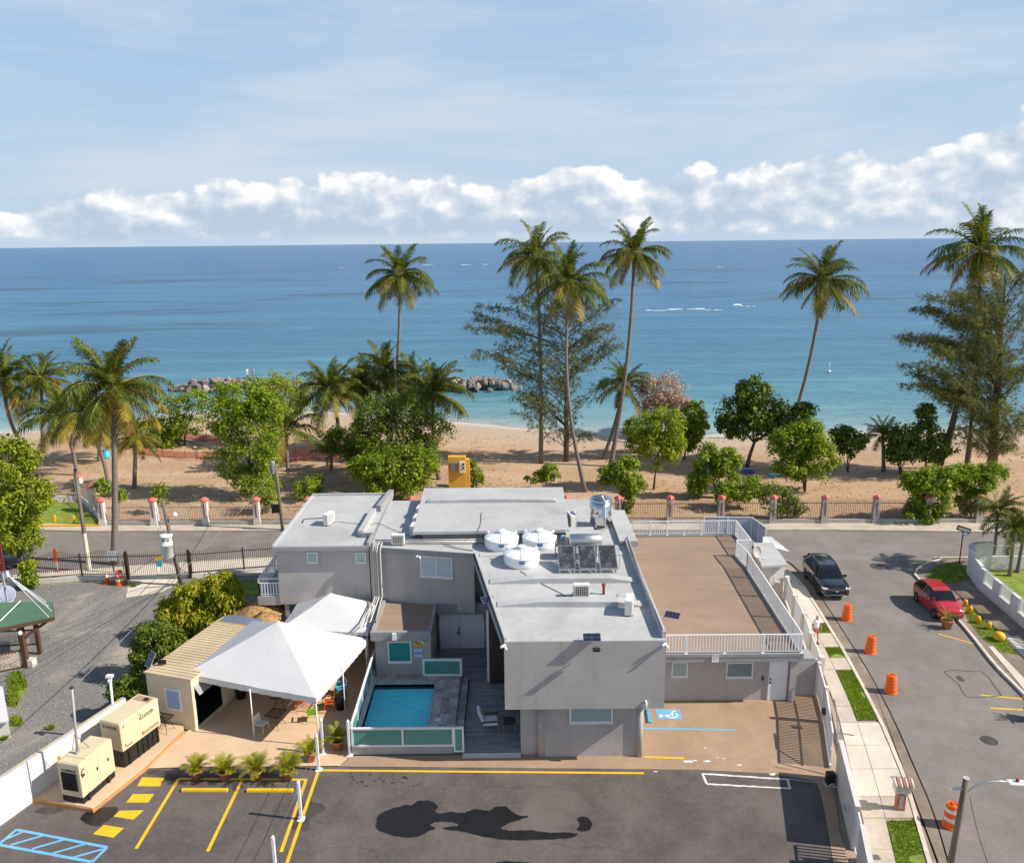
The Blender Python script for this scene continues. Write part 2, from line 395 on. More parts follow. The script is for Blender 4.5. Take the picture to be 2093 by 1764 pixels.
M_['lattice'] = mat('lattice_paint', (.64, .52, .41), .8, .08, 2)
M_['polewood'] = mat('weathered_pole', (.17, .14, .115), .9, .25, 3, .6, 20, stretch=(2, 2, .25))
M_['polewhite'] = mat('whitewashed_pole', (.62, .56, .47), .9, .12, 3)
M_['pillar'] = mat('grey_pillar_paint', (.42, .40, .36), .85, .12, 1.0, .2, 40, dirt=(.3, .27, .22), dirtamt=.5, dscale=1)
M_['pillarw'] = mat('white_pillar_paint', (.66, .63, .58), .85, .08, 1.0, .2, 40, dirt=(.4, .36, .3), dirtamt=.4, dscale=1)
M_['redcap'] = mat('red_cap_paint', (.62, .15, .12), .75, .08, 2)
M_['redin'] = mat('red_inset_paint', (.30, .045, .03), .75, .08, 2)
M_['picket'] = mat('rusty_picket', (.13, .075, .055), .7, .2, 2)
M_['picketw'] = mat('pale_picket', (.36, .27, .23), .7, .15, 2)
M_['bark'] = mat('palm_bark', (.20, .165, .14), .95, .2, 3, .9, 14, stretch=(1, 1, 5))
M_['bark2'] = mat('tree_bark', (.13, .10, .08), .95, .25, 3, .8, 18)
M_['rock1'] = mat('dark_rock', (.19, .165, .145), .9, .3, 1.2, .6, 8)
M_['rock2'] = mat('pale_rock', (.31, .275, .235), .9, .25, 1.2, .6, 8)
M_['ochre'] = mat('ochre_paint', (.66, .36, .06), .8, .06, 1.2, dirt=(.5, .26, .05), dirtamt=.3)
M_['greybox'] = mat('grey_box', (.20, .21, .22), .5, .06, 2)
M_['signred'] = mat('dark_red_sign', (.21, .03, .03), .6, .06, 2)
M_['skin'] = mat('skin', (.46, .24, .17), .6, .05, 6)
M_['shirt'] = mat('white_cotton', (.78, .79, .82), .9, .03, 6)
M_['shorts'] = mat('salmon_cotton', (.50, .13, .10), .9, .06, 6)
M_['hair'] = mat('grey_hair', (.42, .38, .36), .8, .1, 10)
M_['hairdk'] = mat('dark_hair', (.03, .02, .018), .8, .1, 10)
M_['shoe'] = mat('dark_shoe', (.03, .025, .025), .7, .1, 5)
M_['cushion'] = mat('white_cushion', (.74, .75, .77), .85, .03, 3)
M_['bluemesh'] = mat('blue_grey_screen', (.42, .46, .58), .7, .08, 1.2)
M_['yellowsign'] = mat('yellow_sign', (.75, .48, .01), .5, .04, 3)
M_['paperblue'] = mat('pale_blue_notice', (.50, .62, .78), .6, .06, 5)
M_['inkblue'] = mat('blue_print', (.08, .17, .42), .6, .05, 5)
M_['inkdark'] = mat('dark_print', (.03, .03, .03), .6, .05, 5)
M_['foam'] = mat('sea_foam', (.64, .70, .74), .8, .05, 2)
M_['logo'] = mat('blue_oval_label', (.02, .13, .34), .4, .2, 8)
# foliage
G = leafmat
L_ = {}
L_['palm'] = G('palm_leaflet', [(0, (.035, .062, .008)), (.5, (.105, .14, .016)), (1, (.26, .235, .03))], .36, .5, .22)
L_['palmy'] = G('palm_leaflet_yellow', [(0, (.16, .15, .025)), (.5, (.32, .24, .03)), (1, (.46, .30, .04))], .35, .45)
L_['palmd'] = G('palm_leaflet_dry', [(0, (.10, .05, .02)), (.5, (.24, .12, .035)), (1, (.40, .22, .06))], .25, .7)
L_['rachis'] = mat('palm_rachis', (.30, .25, .06), .6, .1, 3)
L_['almond'] = G('broad_leaf_bright', [(0, (.085, .15, .012)), (.5, (.22, .31, .022)), (1, (.42, .47, .035))], .38, .4)
L_['lime'] = G('broad_leaf_lime', [(0, (.14, .19, .012)), (.5, (.27, .33, .022)), (1, (.42, .45, .04))], .4, .45)
L_['mid'] = G('broad_leaf_mid', [(0, (.065, .10, .014)), (.5, (.14, .19, .022)), (1, (.27, .30, .035))], .34, .4)
L_['darkl'] = G('broad_leaf_dark', [(0, (.04, .075, .012)), (.5, (.10, .16, .02)), (1, (.27, .33, .04))], .25, .45, .25)
L_['mango'] = G('mango_leaf', [(0, (.13, .18, .012)), (.45, (.31, .34, .018)), (.78, (.47, .43, .025)), (1, (.50, .26, .05))], .36, .5, .2)
L_['needle'] = G('casuarina_needle', [(0, (.07, .08, .028)), (.5, (.18, .19, .065)), (1, (.35, .34, .12))], .3, .7, .08)
L_['pinkd'] = G('dry_pink_flower', [(0, (.34, .21, .16)), (.5, (.50, .35, .28)), (1, (.64, .48, .40))], .3, .8)
L_['grass'] = G('grass_blade', [(0, (.11, .17, .014)), (.5, (.21, .29, .025)), (1, (.34, .40, .05))], .3, .6)
L_['grassb'] = mat('grass_ground', (.19, .26, .035), .95, .2, 1.5, .8, 40, dirt=(.26, .22, .08), dirtamt=.5, dscale=.7)
L_['areca'] = G('areca_leaflet', [(0, (.16, .20, .012)), (.5, (.36, .36, .02)), (1, (.58, .50, .035))], .4, .45)
# ================================================================== THE SETTING
def interp(tab, x):
    if x <= tab[0][0]: return tab[0][1]
    for (a, b), (c, d) in zip(tab, tab[1:]):
        if x <= c: return b + (d - b) * (x - a) / (c - a)
    return tab[-1][1]
SEA_Z = -1.2
_sh = [(0, 884), (180, 874), (330, 852), (427, 842), (620, 840), (800, 847), (945, 862), (1046, 873), (1200, 884), (1500, 889), (1750, 885), (2093, 878)]
SHORE = [(p.x, p.y) for p in (at(x, y, SEA_Z) for x, y in _sh)]
def shore(x): return interp(SHORE, x)
def sandz(x, y):
    s = shore(x); y0 = 64.0
    if y <= y0: return -.02
    t = (y - y0) / (s - y0)
    z = -.02 + (SEA_Z + .02) * (t ** 1.25 if t < 1 else 1 + (t - 1) * 2.0)
    return z + .10 * (mnoise.noise(V((x * .18, y * .18, 3))) + .5 * mnoise.noise(V((x * .6, y * .6, 9)))) * min(1, max(0, (y - y0) / 4)) * (1 if t < .93 else .25)

def fattr(o, name, vals):
    a = o.data.attributes.new(name, 'FLOAT', 'POINT'); a.data.foreach_set('value', vals)

# --- base ground
struct('ground', MB().sheet([(-400, -60), (400, -60), (400, 63.4), (-400, 66.5)], -.08), M_['dirt'])

# --- sand
mb = MB(); nx, ny = 150, 80; vals = []
X = [-170 + 340 * i / nx for i in range(nx + 1)]
for j in range(ny + 1):
    for x in X:
        y0 = interp([(-35, 63.95), (-11, 63.6), (38, 62.3)], x) + .15; y1 = shore(x) + 14
        y = y0 + (y1 - y0) * j / ny
        mb.v.append((x, y, sandz(x, y))); vals.append(shore(x) - y)
for j in range(ny):
    for i in range(nx):
        a = j * (nx + 1) + i; mb.f.append((a, a + 1, a + nx + 2, a + nx + 1))
m = bpy.data.materials.new('beach_sand'); m.use_nodes = True; t = NT(m.node_tree); b = t.n['Principled BSDF']
pos = t.node('ShaderNodeNewGeometry').outputs['Position']
dd = t.node('ShaderNodeAttribute', attribute_name='d').outputs['Fac']
n1 = t.noise(t.vmul(pos, (.5, 1, 1)), .22, 6, .62, .5); n2 = t.noise(pos, 2.2, 6, .7); n3 = t.noise(t.vmul(pos, (.25, 1.2, 1)), .8, 7, .7, .4)
c = t.mix(t.smooth(n1, .35, .68), (.43, .285, .175), (.55, .385, .25))
c = t.mix(t.smooth(n2, .42, .72, 0, .6), c, (.30, .185, .11))
c = t.mix(t.smooth(t.noise(pos, 9, 4, .7), .5, .75, 0, .45), c, (.24, .15, .09))
c = t.mix(t.smooth(dd, 2, 15), (.45, .355, .27), c)                              # greyer sand towards the water
c = t.mix(t.math('MULTIPLY', t.smooth(n3, .60, .70, 0, .6), t.smooth(dd, 4, 9)), c, (.20, .13, .09))  # litter and dry weed
c = t.mix(t.smooth(t.math('ADD', dd, t.math('MULTIPLY', n1, 5)), 2.6, 5.2, .8, 0), c, (.56, .52, .47))                      # smooth pale swash sand
t.l.new(c, b.inputs['Base Color']); b.inputs['Roughness'].default_value = .9; b.inputs['Specular IOR Level'].default_value = .2
bp = t.node('ShaderNodeBump'); bp.inputs['Strength'].default_value = .55; bp.inputs['Distance'].default_value = .12
t.l.new(t.noise(pos, 2.4, 6, .7), bp.inputs['Height']); t.l.new(bp.outputs[0], b.inputs['Normal'])
o = struct('beach', mb, m, True); fattr(o, 'd', vals)

# --- sea: a fan of rows out to the horizon
mb = MB(); vals = []; nx = 110
rows = [78 + 1.2 * i for i in range(60)]
while rows[-1] < 60000: rows.append(rows[-1] * 1.06)
for y in rows:
    for i in range(nx + 1):
        x = (i / nx * 2 - 1) * (y * 1.15 + 60); mb.v.append((x, y, SEA_Z)); vals.append(y - shore(x))
for j in range(len(rows) - 1):
    for i in range(nx):
        a = j * (nx + 1) + i; mb.f.append((a, a + 1, a + nx + 2, a + nx + 1))
m = bpy.data.materials.new('sea_water'); m.use_nodes = True; t = NT(m.node_tree); b = t.n['Principled BSDF']
pos = t.node('ShaderNodeNewGeometry').outputs['Position']
dd = t.node('ShaderNodeAttribute', attribute_name='d').outputs['Fac']
ld = t.math('DIVIDE', t.math('LOGARITHM', t.math('ADD', t.math('MAXIMUM', dd, 0), 1), 10), 4.3)      # log distance offshore
c = t.ramp(ld, [(0.0, (.46, .45, .41)), (.10, (.36, .43, .41)), (.22, (.20, .35, .37)), (.34, (.10, .275, .345)), (.47, (.058, .215, .325)), (.56, (.038, .175, .31)), (.68, (.030, .15, .30)), (1.0, (.042, .165, .31))])
swl = t.noise(t.vmul(pos, (.0045, .03, 1)), 1.0, 5, .6, .5); swx = t.noise(t.vmul(pos, (.0011, .0085, 1)), 1.0, 6, .62, .5)
reef = t.noise(t.vmul(pos, (.35, 1, 1)), .017, 6, .62, .6)
far = t.math('MULTIPLY', t.smooth(dd, 60, 160), t.smooth(dd, 420, 1100, 1, 0))
c = t.mix(t.math('MULTIPLY', t.smooth(reef, .54, .63, 0, .7), far), c, (.012, .055, .085))
c = t.mix(t.math('MULTIPLY', t.smooth(reef, .30, .44, .45, 0), far), c, (.075, .235, .275))
wv = t.noise(t.vmul(pos, (.14, .55, 1)), 1.0, 5, .62, .4)
wl = t.noise(t.vmul(pos, (.022, .13, 1)), 1.0, 5, .6, .5)
wf = t.noise(t.vmul(pos, (.5, 1.4, 1)), 1.0, 4, .65, .3)
c = t.mix(t.smooth(wl, .35, .62, .45, 0), c, t.mix(1.0, c, (.55, .66, .76), 'MULTIPLY'))
c = t.mix(t.smooth(swl, .36, .6, .5, 0), c, t.mix(1.0, c, (.50, .62, .74), 'MULTIPLY'))
c = t.mix(t.smooth(swx, .36, .6, .4, 0), c, t.mix(1.0, c, (.6, .7, .8), 'MULTIPLY'))
c = t.mix(t.smooth(wl, .58, .76, 0, .4), c, t.mix(1.0, c, (1.9, 1.6, 1.35), 'MULTIPLY'))
c = t.mix(t.smooth(wv, .34, .60, .5, 0), c, t.mix(1.0, c, (.55, .66, .76), 'MULTIPLY'))
t.l.new(c, b.inputs['Base Color']); b.inputs['Roughness'].default_value = .25; b.inputs['Specular IOR Level'].default_value = .12; b.inputs['IOR'].default_value = 1.33
hgt = t.math('ADD', t.math('ADD', t.math('MULTIPLY', wv, .9), t.math('MULTIPLY', wl, 1.7)), t.math('MULTIPLY', wf, .16))
bp = t.node('ShaderNodeBump'); bp.inputs['Strength'].default_value = .85; bp.inputs['Distance'].default_value = 1.0
t.l.new(hgt, bp.inputs['Height']); t.l.new(bp.outputs[0], b.inputs['Normal'])
sea = struct('sea', mb, m, True); fattr(sea, 'd', vals)
# breaking crests over the reef: low rounded ridges of foam
def crest(x0, x1, y, h, wdt, seed):
    rnd = random.Random(seed); n = max(8, int((x1 - x0) / 1.2)); c = MB(); k = 7; ph = rnd.random() * 9
    for i in range(n + 1):
        s_ = i / n; x = x0 + (x1 - x0) * s_; prof = math.sin(math.pi * s_) ** .6 * (.55 + .45 * abs(mnoise.noise(V((x * .25, seed, ph)))) * 2)
        yy = y + mnoise.noise(V((x * .08, seed * 3.1, 0))) * wdt * 2
        for j in range(k):
            a = j / (k - 1); c.v.append((x, yy + (a - .5) * wdt * (.3 + prof), SEA_Z - .02 + math.sin(math.pi * a) * h * prof))
    for i in range(n):
        for j in range(k - 1):
            q = i * k + j; c.f.append((q, q + k, q + k + 1, q + 1))
    return c
rnd = random.Random(2)
for i, (xa, xb, yp, hh) in enumerate([(860, 884, 542, .5), (940, 963, 542, .5), (985, 999, 541, .6), (1358, 1447, 633, .5), (1498, 1517, 624, .7), (1105, 1118, 541, .4), (1465, 1478, 546, .3), (1320, 1360, 635, .25), (690, 705, 548, .25), (1440, 1475, 634, .2), (1515, 1545, 626, .2)]):
    p, q = at(xa, yp, SEA_Z), at(xb, yp, SEA_Z); n = 1 if xb - xa < 30 else 4
    for k in range(n):                          # one break is several ragged lines of foam
        f0 = k / n + rnd.uniform(-.06, .02); f1 = (k + 1) / n + rnd.uniform(-.04, .1)
        struct('wave_crest', crest(p.x + (q.x - p.x) * f0, p.x + (q.x - p.x) * f1, p.y + rnd.uniform(-1, 1) * p.y * .003, hh * rnd.uniform(.5, 1), p.y * rnd.uniform(.0025, .005), i * 5 + k), M_['foam'], True, parent=sea)
# thin wash of foam along the beach
mb = MB()
for k in range(2):
    pts = [(x, shore(x) - .1 - k * 2.6 - .5 * mnoise.noise(V((x * .12, k * 5, 2)))) for x in [-90 + i * .8 for i in range(225)]]
    for i in range(len(pts) - 1):
        a, bq = pts[i], pts[i + 1]; w0 = .10 + .16 * abs(mnoise.noise(V((a[0] * .35, k, 1)))); w1 = .10 + .16 * abs(mnoise.noise(V((bq[0] * .35, k, 1))))
        off = 2.6 * k + .05
        mb.face((a[0], a[1] + off, SEA_Z + .02), (bq[0], bq[1] + off, SEA_Z + .02), (bq[0], bq[1] + off + w1, SEA_Z + .02), (a[0], a[1] + off + w0, SEA_Z + .02))
struct('foam_line', mb, M_['foam'], parent=sea)['kind'] = 'stuff'

# --- streets
far_edge = [(-120, 66.2), (-40, 63.0), (-34.95, 62.55), (-11, 62.1), (25.84, 61.04), (40.7, 60.04), (120, 55.5)]
GUT = [(13.2, 16), (16.36, 25.62), (17.23, 28.49), (17.85, 31.29), (18.41, 33.85), (18.86, 36.28), (19.43, 40.06), (20.22, 47.74), (20.55, 51.5), (20.3, 54.6), (19.2, 56.0)]
RGUT = [(22.5, 14), (25.4, 28), (26.27, 36.86), (26.54, 39.91), (27.32, 44.37), (28.05, 51.2), (28.3, 52.3), (29.37, 53.55), (31.17, 54.62), (33.9, 55.0), (60, 53.6), (120, 50.4)]
near_edge = [(19.2, 56.0), (0, 56.1), (-19, 56.2), (-27, 55.1), (-34.6, 53.7), (-60, 49), (-120, 38)]
street = struct('street', MB().sheet(far_edge + RGUT[::-1] + GUT + near_edge[1:], 0.0), M_['road'])
# pavement on the far side, up to the park fence
struct('pavement', MB().prism([(x, y + .02) for x, y in far_edge[1:]] + [(110, 58.6), (38.4, 62.42), (-11, 63.72), (-35, 64.1), (-40, 64.6)], -.05, .10), M_['conc'])
mb = MB()
struct('near_pavement', MB().prism([(x, y - .02) for x, y in near_edge[:-1]] + [(-60, 47.4), (-34.2, 52.4), (-27.3, 52.9), (-22.9, 53.4), (-18, 53.4), (8, 52.9), (19.3, 53)], -.05, .10), M_['concl'])
mb = MB().wallpath([(x, y + .02) for x, y in near_edge[1:-1]], .16, .0, .145)
struct('kerb', mb, M_['kerb'])
# patches and seams on the street
def crm(pts, n=6, closed=True):
    out = []; N = len(pts); pts = [V((p[0], p[1])) for p in pts]
    for i in range(N if closed else N - 1):
        p0, p1, p2, p3 = (pts[(i + k) % N] if closed else pts[min(max(i + k, 0), N - 1)] for k in (-1, 0, 1, 2))
        for k in range(n):
            s = k / n; out.append(.5 * ((2*p1) + (p2-p0)*s + (2*p0-5*p1+4*p2-p3)*s*s + (3*p1-p0-3*p2+p3)*s**3))
    if not closed: out.append(pts[-1])
    return out
M_['crack'] = mat('dark_seam', (.055, .048, .042), .9, .2, 2)
pt = [g(B4, x, y) for x, y in [(1445, 1445), (1530, 1432), (1640, 1440), (1730, 1440), (1800, 1490), (1850, 1560), (1895, 1620), (1895, 1640), (1780, 1648), (1640, 1650), (1590, 1610), (1560, 1550), (1490, 1490)]]
ptc = crm(pt, 4)
struct('patched_seam', MB().strip(ptc + ptc[:1], .055, .004), M_['crack'], parent=street)
M_['oil'] = mat('oil_mark', (.07, .064, .06), .7, .2, 2)
struct('oil_stain', MB().sheet(crm([g(B4, x, y) for x, y in [(1535, 1485), (1570, 1480), (1605, 1515), (1600, 1525), (1560, 1515)]], 4), .006), M_['oil'], parent=street)
mb = MB().strip(crm([(x, y) for x, y in GUT[1:9]], 5, False), .07, .004)
struct('gutter_seam', mb, M_['crack'], parent=street)
for a, b_ in [((1395, 1135), (1690, 1218)), ((1740, 1635), (2080, 1665)), ((1820, 1740), (2120, 1757))]:
    struct('painted_line', MB().strip([g(B4, *a), g(B4, *b_)], .11, .004), M_['yellow'], parent=street)
for (px, rad) in [(B5(1785, 655), .38), (B4(905, 585), .36)]:
    p = at(*px)
    struct('manhole_surround', MB().lathe([(rad * 1.7, .002), (rad * 1.7, .005)], 20, p), M_['road' if px[1] > 1300 else 'oil'], parent=street)
    mh = struct('manhole_cover', MB().lathe([(rad, .004), (rad, .012), (rad * .86, .012), (rad * .86, .006), (rad * .8, .006), (rad * .8, .012)], 24, p), M_['oil'], parent=street)
    mb = MB()
    for k in range(-3, 4):
        h = math.sqrt(max(.01, (rad * .78) ** 2 - (k * rad * .22) ** 2)); mb.box(p.x - h, p.x + h, p.y + k * rad * .22 - .02, p.y + k * rad * .22 + .02, .012, .018)
    struct('cover_ribs', mb, M_['oil'], parent=mh)

# --- side-street pavement along the property (slabs, verge, kerb, gutter)
KERB = [(22, 14.6), (25.96, 15.70), (30.21, 16.94), (33.78, 17.70), (37.59, 18.31), (41.91, 18.88), (47.33, 19.42), (50.5, 19.7), (53, 19.5)]
SWL = [(22, 12.5), (25.5, 13.5), (27.7, 14.15), (35.43, 16.19), (39.8, 17.0), (46.3, 17.9), (53, 18.4)]
kx = lambda y: interp(KERB, y)
wx = lambda y: interp(SWL, y)
ys = [20 + i for i in range(34)]
struct('gutter', MB().sheet([(kx(y) + .05, y) for y in ys] + [(interp([(b, a) for a, b in GUT[:9]], y) + .02, y) for y in ys[::-1]], .004), M_['gutter'])
struct('kerb_east', MB().wallpath([(kx(y), y) for y in ys], .17, -.02, .15), M_['kerb'])
sw = struct('side_pavement', MB().sheet([(wx(y) - .4, y) for y in ys] + [(kx(y) - .05, y) for y in ys[::-1]], .07), M_['dirt'])
cuts = [20, 22.1, 24.2, 26.2, 27.9, 29.2, 31.0, 32.7, 34.5, 35.9, 37.6, 39.4, 40.7, 41.9, 43.6, 44.9, 46.4, 48, 49.6, 51.2, 53]
GRASS = [(20, 27.75), (34.7, 39.35), (40.75, 41.85), (43.6, 44.85)]
def insidegrass(y): return any(a - .05 < y < b for a, b in GRASS)
for ya, yb in zip(cuts, cuts[1:]):
    sp_ = .44
    for c in range(2):
        if c == 1 and insidegrass((ya + yb) / 2): continue
        f0, f1 = (0, sp_) if c == 0 else (sp_, 1)
        q = []
        for y, f in ((ya + .012, f0), (ya + .012, f1), (yb - .012, f1), (yb - .012, f0)):
            a, b_ = wx(y) - .12, kx(y) - .09; q.append((a + (b_ - a) * f + (.012 if f == f0 else -.012), y))
        dz = random.uniform(-.006, .006)
        struct('slab', MB().prism(q, .05, .12 + dz), M_['concl'] if 29 < ya < 34 or ya > 43 else M_['conc'], parent=sw)
def grass_patch(name, polyf, z, n, hmin=.04, hmax=.1, label=None, seed=3, mt='grass', wd=.02):
    """polyf: list of 2D points; soil sheet plus blades as one mass"""
    rnd = random.Random(seed); P = [(p[0], p[1]) for p in polyf]
    x0, x1 = min(p[0] for p in P), max(p[0] for p in P); y0, y1 = min(p[1] for p in P), max(p[1] for p in P)
    def inside(x, y):
        r = False; j = len(P) - 1
        for i in range(len(P)):
            if (P[i][1] > y) != (P[j][1] > y) and x < (P[j][0]-P[i][0]) * (y-P[i][1]) / (P[j][1]-P[i][1]) + P[i][0]: r = not r
            j = i
        return r
    o = struct(name, MB().sheet(P, z), L_['grassb'], kind='stuff')
    mb = MB(); k = 0
    for _ in range(n * 3):
        if k >= n: break
        x, y = rnd.uniform(x0, x1), rnd.uniform(y0, y1)
        if not inside(x, y) or mnoise.noise(V((x * .8, y * .8, seed))) < -.32: continue
        k += 1; a = rnd.random() * 6.28; h = rnd.uniform(hmin, hmax); ww = wd * rnd.uniform(.6, 1.4)
        dx, dy = math.cos(a) * ww, math.sin(a) * ww; lx, ly = rnd.uniform(-.6, .6) * h, rnd.uniform(-.6, .6) * h
        mb.add([(x-dx, y-dy, z), (x+dx, y+dy, z), (x+lx, y+ly, z+h)], [(0, 1, 2)])
    struct('grass_blades', mb, L_[mt], parent=o)['kind'] = 'stuff'
    return o
for i, (a, b_) in enumerate(GRASS):
    yy = [a + (b_ - a) * k / 8 for k in range(9)]
    L = [(wx(y) - .12 + (kx(y) - .09 - wx(y) + .12) * .46, y) for y in yy]; Rr = [(kx(y) - .1, y) for y in yy]
    grass_patch('grass_verge', L + Rr[::-1], .105, int(2600 * (b_ - a) / 3), seed=i)

# --- far side of the side street: pavement, corner lawn, verge
ep = struct('east_pavement', MB().prism([(x + .03, y) for x, y in RGUT[1:7]] + [(x, y - .03) for x, y in RGUT[7:10]] + [(60, 53.5), (60, 52.8), (34, 53.2), (33, 53.0), (31.6, 51.4), (30.95, 47.9), (30.62, 43.7), (30.2, 36), (29.5, 28)], -.05, .10), M_['gutter'])
struct('kerb_corner', MB().wallpath(crm(RGUT[1:11], 4, False), .16, -.02, .135), M_['kerb'])
grass_patch('corner_lawn', crm([g(B4, x, y, .1) for x, y in [(1310, 640), (1390, 580), (1560, 548), (1600, 600), (1670, 610), (1640, 690), (1480, 715), (1330, 700)]], 3), .106, 3000, seed=11)
grass_patch('bollard_verge', [g(B4, x, y, .1) for x, y in [(1575, 900), (1650, 895), (1760, 1000), (1900, 1120), (2050, 1310), (1880, 1275), (1760, 1180), (1660, 1060)]], .106, 2600, seed=12)
for q in [[(1840, 1240), (2093, 1500), (2093, 1590), (1800, 1240)], [(1940, 1120), (2093, 1265), (2093, 1330), (1900, 1140)]]:
    struct('slab', MB().prism([g(B4, x, y, .1) for x, y in q], .10, .125), M_['concl'], parent=ep)
for k in range(10):
    a0 = g(B4, 1925 + k * 15, 1160 + k * 14, .1); struct('grate_bar', MB().bar(a0 + V((0, 0, .03)), a0 + V((.95, .02, .03)), .05, .03), M_['acwhite'], parent=ep)
grass_patch('garden_lawn', [(31.4, 44), (31.9, 51), (33.5, 52.9), (62, 52), (60, 36), (31, 36)], .0, 3500, .05, .12, seed=13)

# --- the property: car park, patio, pads
CP = [(-26, 14), (-21.25, 28.2), (-20.62, 29.6), (-17.72, 28.92), (-16.72, 31.66), (-14.5, 31.74), (-8.9, 31.70), (3.92, 31.35), (8.19, 31.19), (9.48, 31.06), (11.45, 30.87), (13.1, 30.35), (12.96, 29.39), (12.41, 27.21), (10.5, 20), (8.8, 14)]
car_park = struct('car_park', MB().sheet(CP, .004), M_['asph'])
struct('patio', MB().sheet([(-16.72, 31.70), (-14.5, 31.78), (-7.95, 31.74), (-7.62, 32.5), (-7.62, 44.5), (-15.2, 44.5), (-15.4, 40), (-15.2, 36), (-16.0, 34.5)], .012), M_['patio'])
yard = struct('yard', MB().sheet([(-7.95, 31.70), (3.92, 31.35), (8.19, 31.20), (9.48, 31.07), (11.45, 30.88), (13.12, 30.36), (12.98, 29.39), (12.43, 27.21), (10.5, 20), (11.6, 20), (12.9, 27.2), (13.85, 30.5), (14.1, 31.4), (15.1, 34.65), (15.65, 37.3), (15.9, 45), (5.6, 45), (5.6, 32.4), (-7.6, 32.45)], .008), M_['patio2'])
pad = struct('generator_pad', MB().prism([(-20.60, 29.58), (-17.69, 28.87), (-16.68, 31.69), (-16.14, 34.43), (-16.4, 35.4), (-18.4, 35.4)], -.02, .2), M_['patio'])
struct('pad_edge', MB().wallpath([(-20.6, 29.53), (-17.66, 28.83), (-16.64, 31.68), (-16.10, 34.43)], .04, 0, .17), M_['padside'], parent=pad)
struct('gravel_lot', MB().sheet([(-95, 5), (-26.2, 13), (-21.35, 28.1), (-19.0, 34.2), (-18.5, 35.6), (-16.5, 41.5), (-14.3, 44.2), (-14.2, 52.6), (-18, 53.3), (-22.9, 53.1), (-27.36, 52.7), (-34, 52), (-60, 47), (-95, 40)], -.02), M_['gravel'])
# loose stones in the gravel: the larger pale ones can be seen, nobody could count them
rnd = random.Random(5); mb = MB()
for _ in range(4500):
    x, y = rnd.uniform(-40, -17), rnd.uniform(27, 52)
    if x > -21.4 + (y - 28) * .37 - .2 or x > -15: continue
    s_ = rnd.uniform(.02, .055); a = rnd.random() * 3
    mb.add([(x - s_, y, -.02), (x + s_ * .3, y - s_, -.02), (x + s_, y + s_ * .3, -.02), (x, y + s_, -.02), (x, y, -.02 + s_ * .8)], [(0, 1, 4), (1, 2, 4), (2, 3, 4), (3, 0, 4)])
struct('loose_gravel', mb, mat('pale_pebbles', (.29, .27, .24), .9, .35, 20), kind='stuff')
# cracked concrete apron inside the gate
slabs = [[(980, 520), (1180, 515), (1120, 570), (975, 610)], [(1190, 515), (1370, 512), (1330, 560), (1130, 575)], [(970, 620), (1110, 580), (1060, 640), (965, 655)], [(1120, 585), (1320, 570), (1240, 610), (1070, 640)]]
apron = struct('gate_apron', MB().sheet([g(Z5, *p, -.02) for p in [(975, 510), (1400, 505), (1330, 575), (1230, 620), (1000, 665), (955, 660)]], -.012), M_['gravel'])
for q in slabs: struct('broken_slab', MB().prism([g(Z5, *p) for p in q], -.02, .012), M_['concl'], parent=apron)
for i, (cxp, cyp, rx, ry) in enumerate([(130, 1330, 75, 110), (105, 1440, 45, 55), (125, 1610, 40, 35), (20, 1710, 50, 40), (390, 1660, 25, 12), (1010, 570, 35, 10)]):
    pts = [g(Z5, cxp + rx * math.cos(k * .7), cyp + ry * math.sin(k * .7), -.02) for k in range(9)]
    grass_patch('weed_patch', crm(pts, 2), -.014, 500 if i < 4 else 150, .08, .28, seed=20 + i, wd=.035)
# dirt strip and shade planting behind the front fence
grass_patch('front_lawn', [(-21.5, 52.6), (-14.6, 52.4), (-14.6, 49.5), (-18, 50.0), (-20.5, 51)], -.01, 1200, .05, .14, seed=31)

# --- park lawn at the left, edged with a yellow kerb
lawn = [A1(220, 1690), A1(225, 1500), A1(600, 1500), A1(640, 1560), A1(770, 1640), A1(780, 1680)]
grass_patch('park_lawn', [at(x, y, -.02) for x, y in [(-120, 1080), (-120, 1015)]] + [at(x, y, -.02) for x, y in lawn[1:]] + [at(60, 1080, -.02)], .03, 3500, .04, .09, seed=33)

# --- painted markings on the car park
_mk = [0]
def mark(pts, w_, mt='yellow', z=.010):
    _mk[0] += 1; return struct('painted_line', MB().strip(pts, w_, z + .0004 * _mk[0]), M_[mt], parent=car_park)
mark([g(B6, 285, 222), g(B6, 1000, 229), at(1316, 1580)], .13)
mark([g(Z6, 1215, 886), g(Z6, 2090, 892)], .12)
mark([g(Z6, 1215, 888), g(Z6, 928, 1362)], .14); mark([g(Z6, 1650, 892), g(Z6, 1415, 1380)], .14)
mark([g(Z6, 2085, 897), g(Z6, 1915, 1385)], .14); mark([g(B6, 275, 235), g(B6, 85, 790), at(560, 1830)], .14)
for q in [[(968, 877), (1118, 880), (1090, 937), (935, 936)], [(905, 990), (1050, 990), (1010, 1048), (860, 1047)], [(815, 1103), (980, 1100), (908, 1165), (775, 1142)], [(708, 1200), (845, 1222), (772, 1287), (632, 1262)]]:
    struct('painted_block', MB().sheet([g(Z6, *p) for p in q], .010), M_['yellow'], parent=car_park)
bl = [g(Z6, *p) for p in [(112, 1233), (730, 1353), (630, 1453), (-10, 1335)]]
for a, b_ in zip(bl, bl[1:] + bl[:1]): mark([a, b_], .13, 'blue')
for a, b_ in [((165, 1245), (10, 1310)), ((300, 1272), (70, 1338)), ((440, 1300), (215, 1365)), ((590, 1328), (350, 1397)), ((705, 1365), (490, 1425))]: mark([g(Z6, *a), g(Z6, *b_)], .11, 'blue')
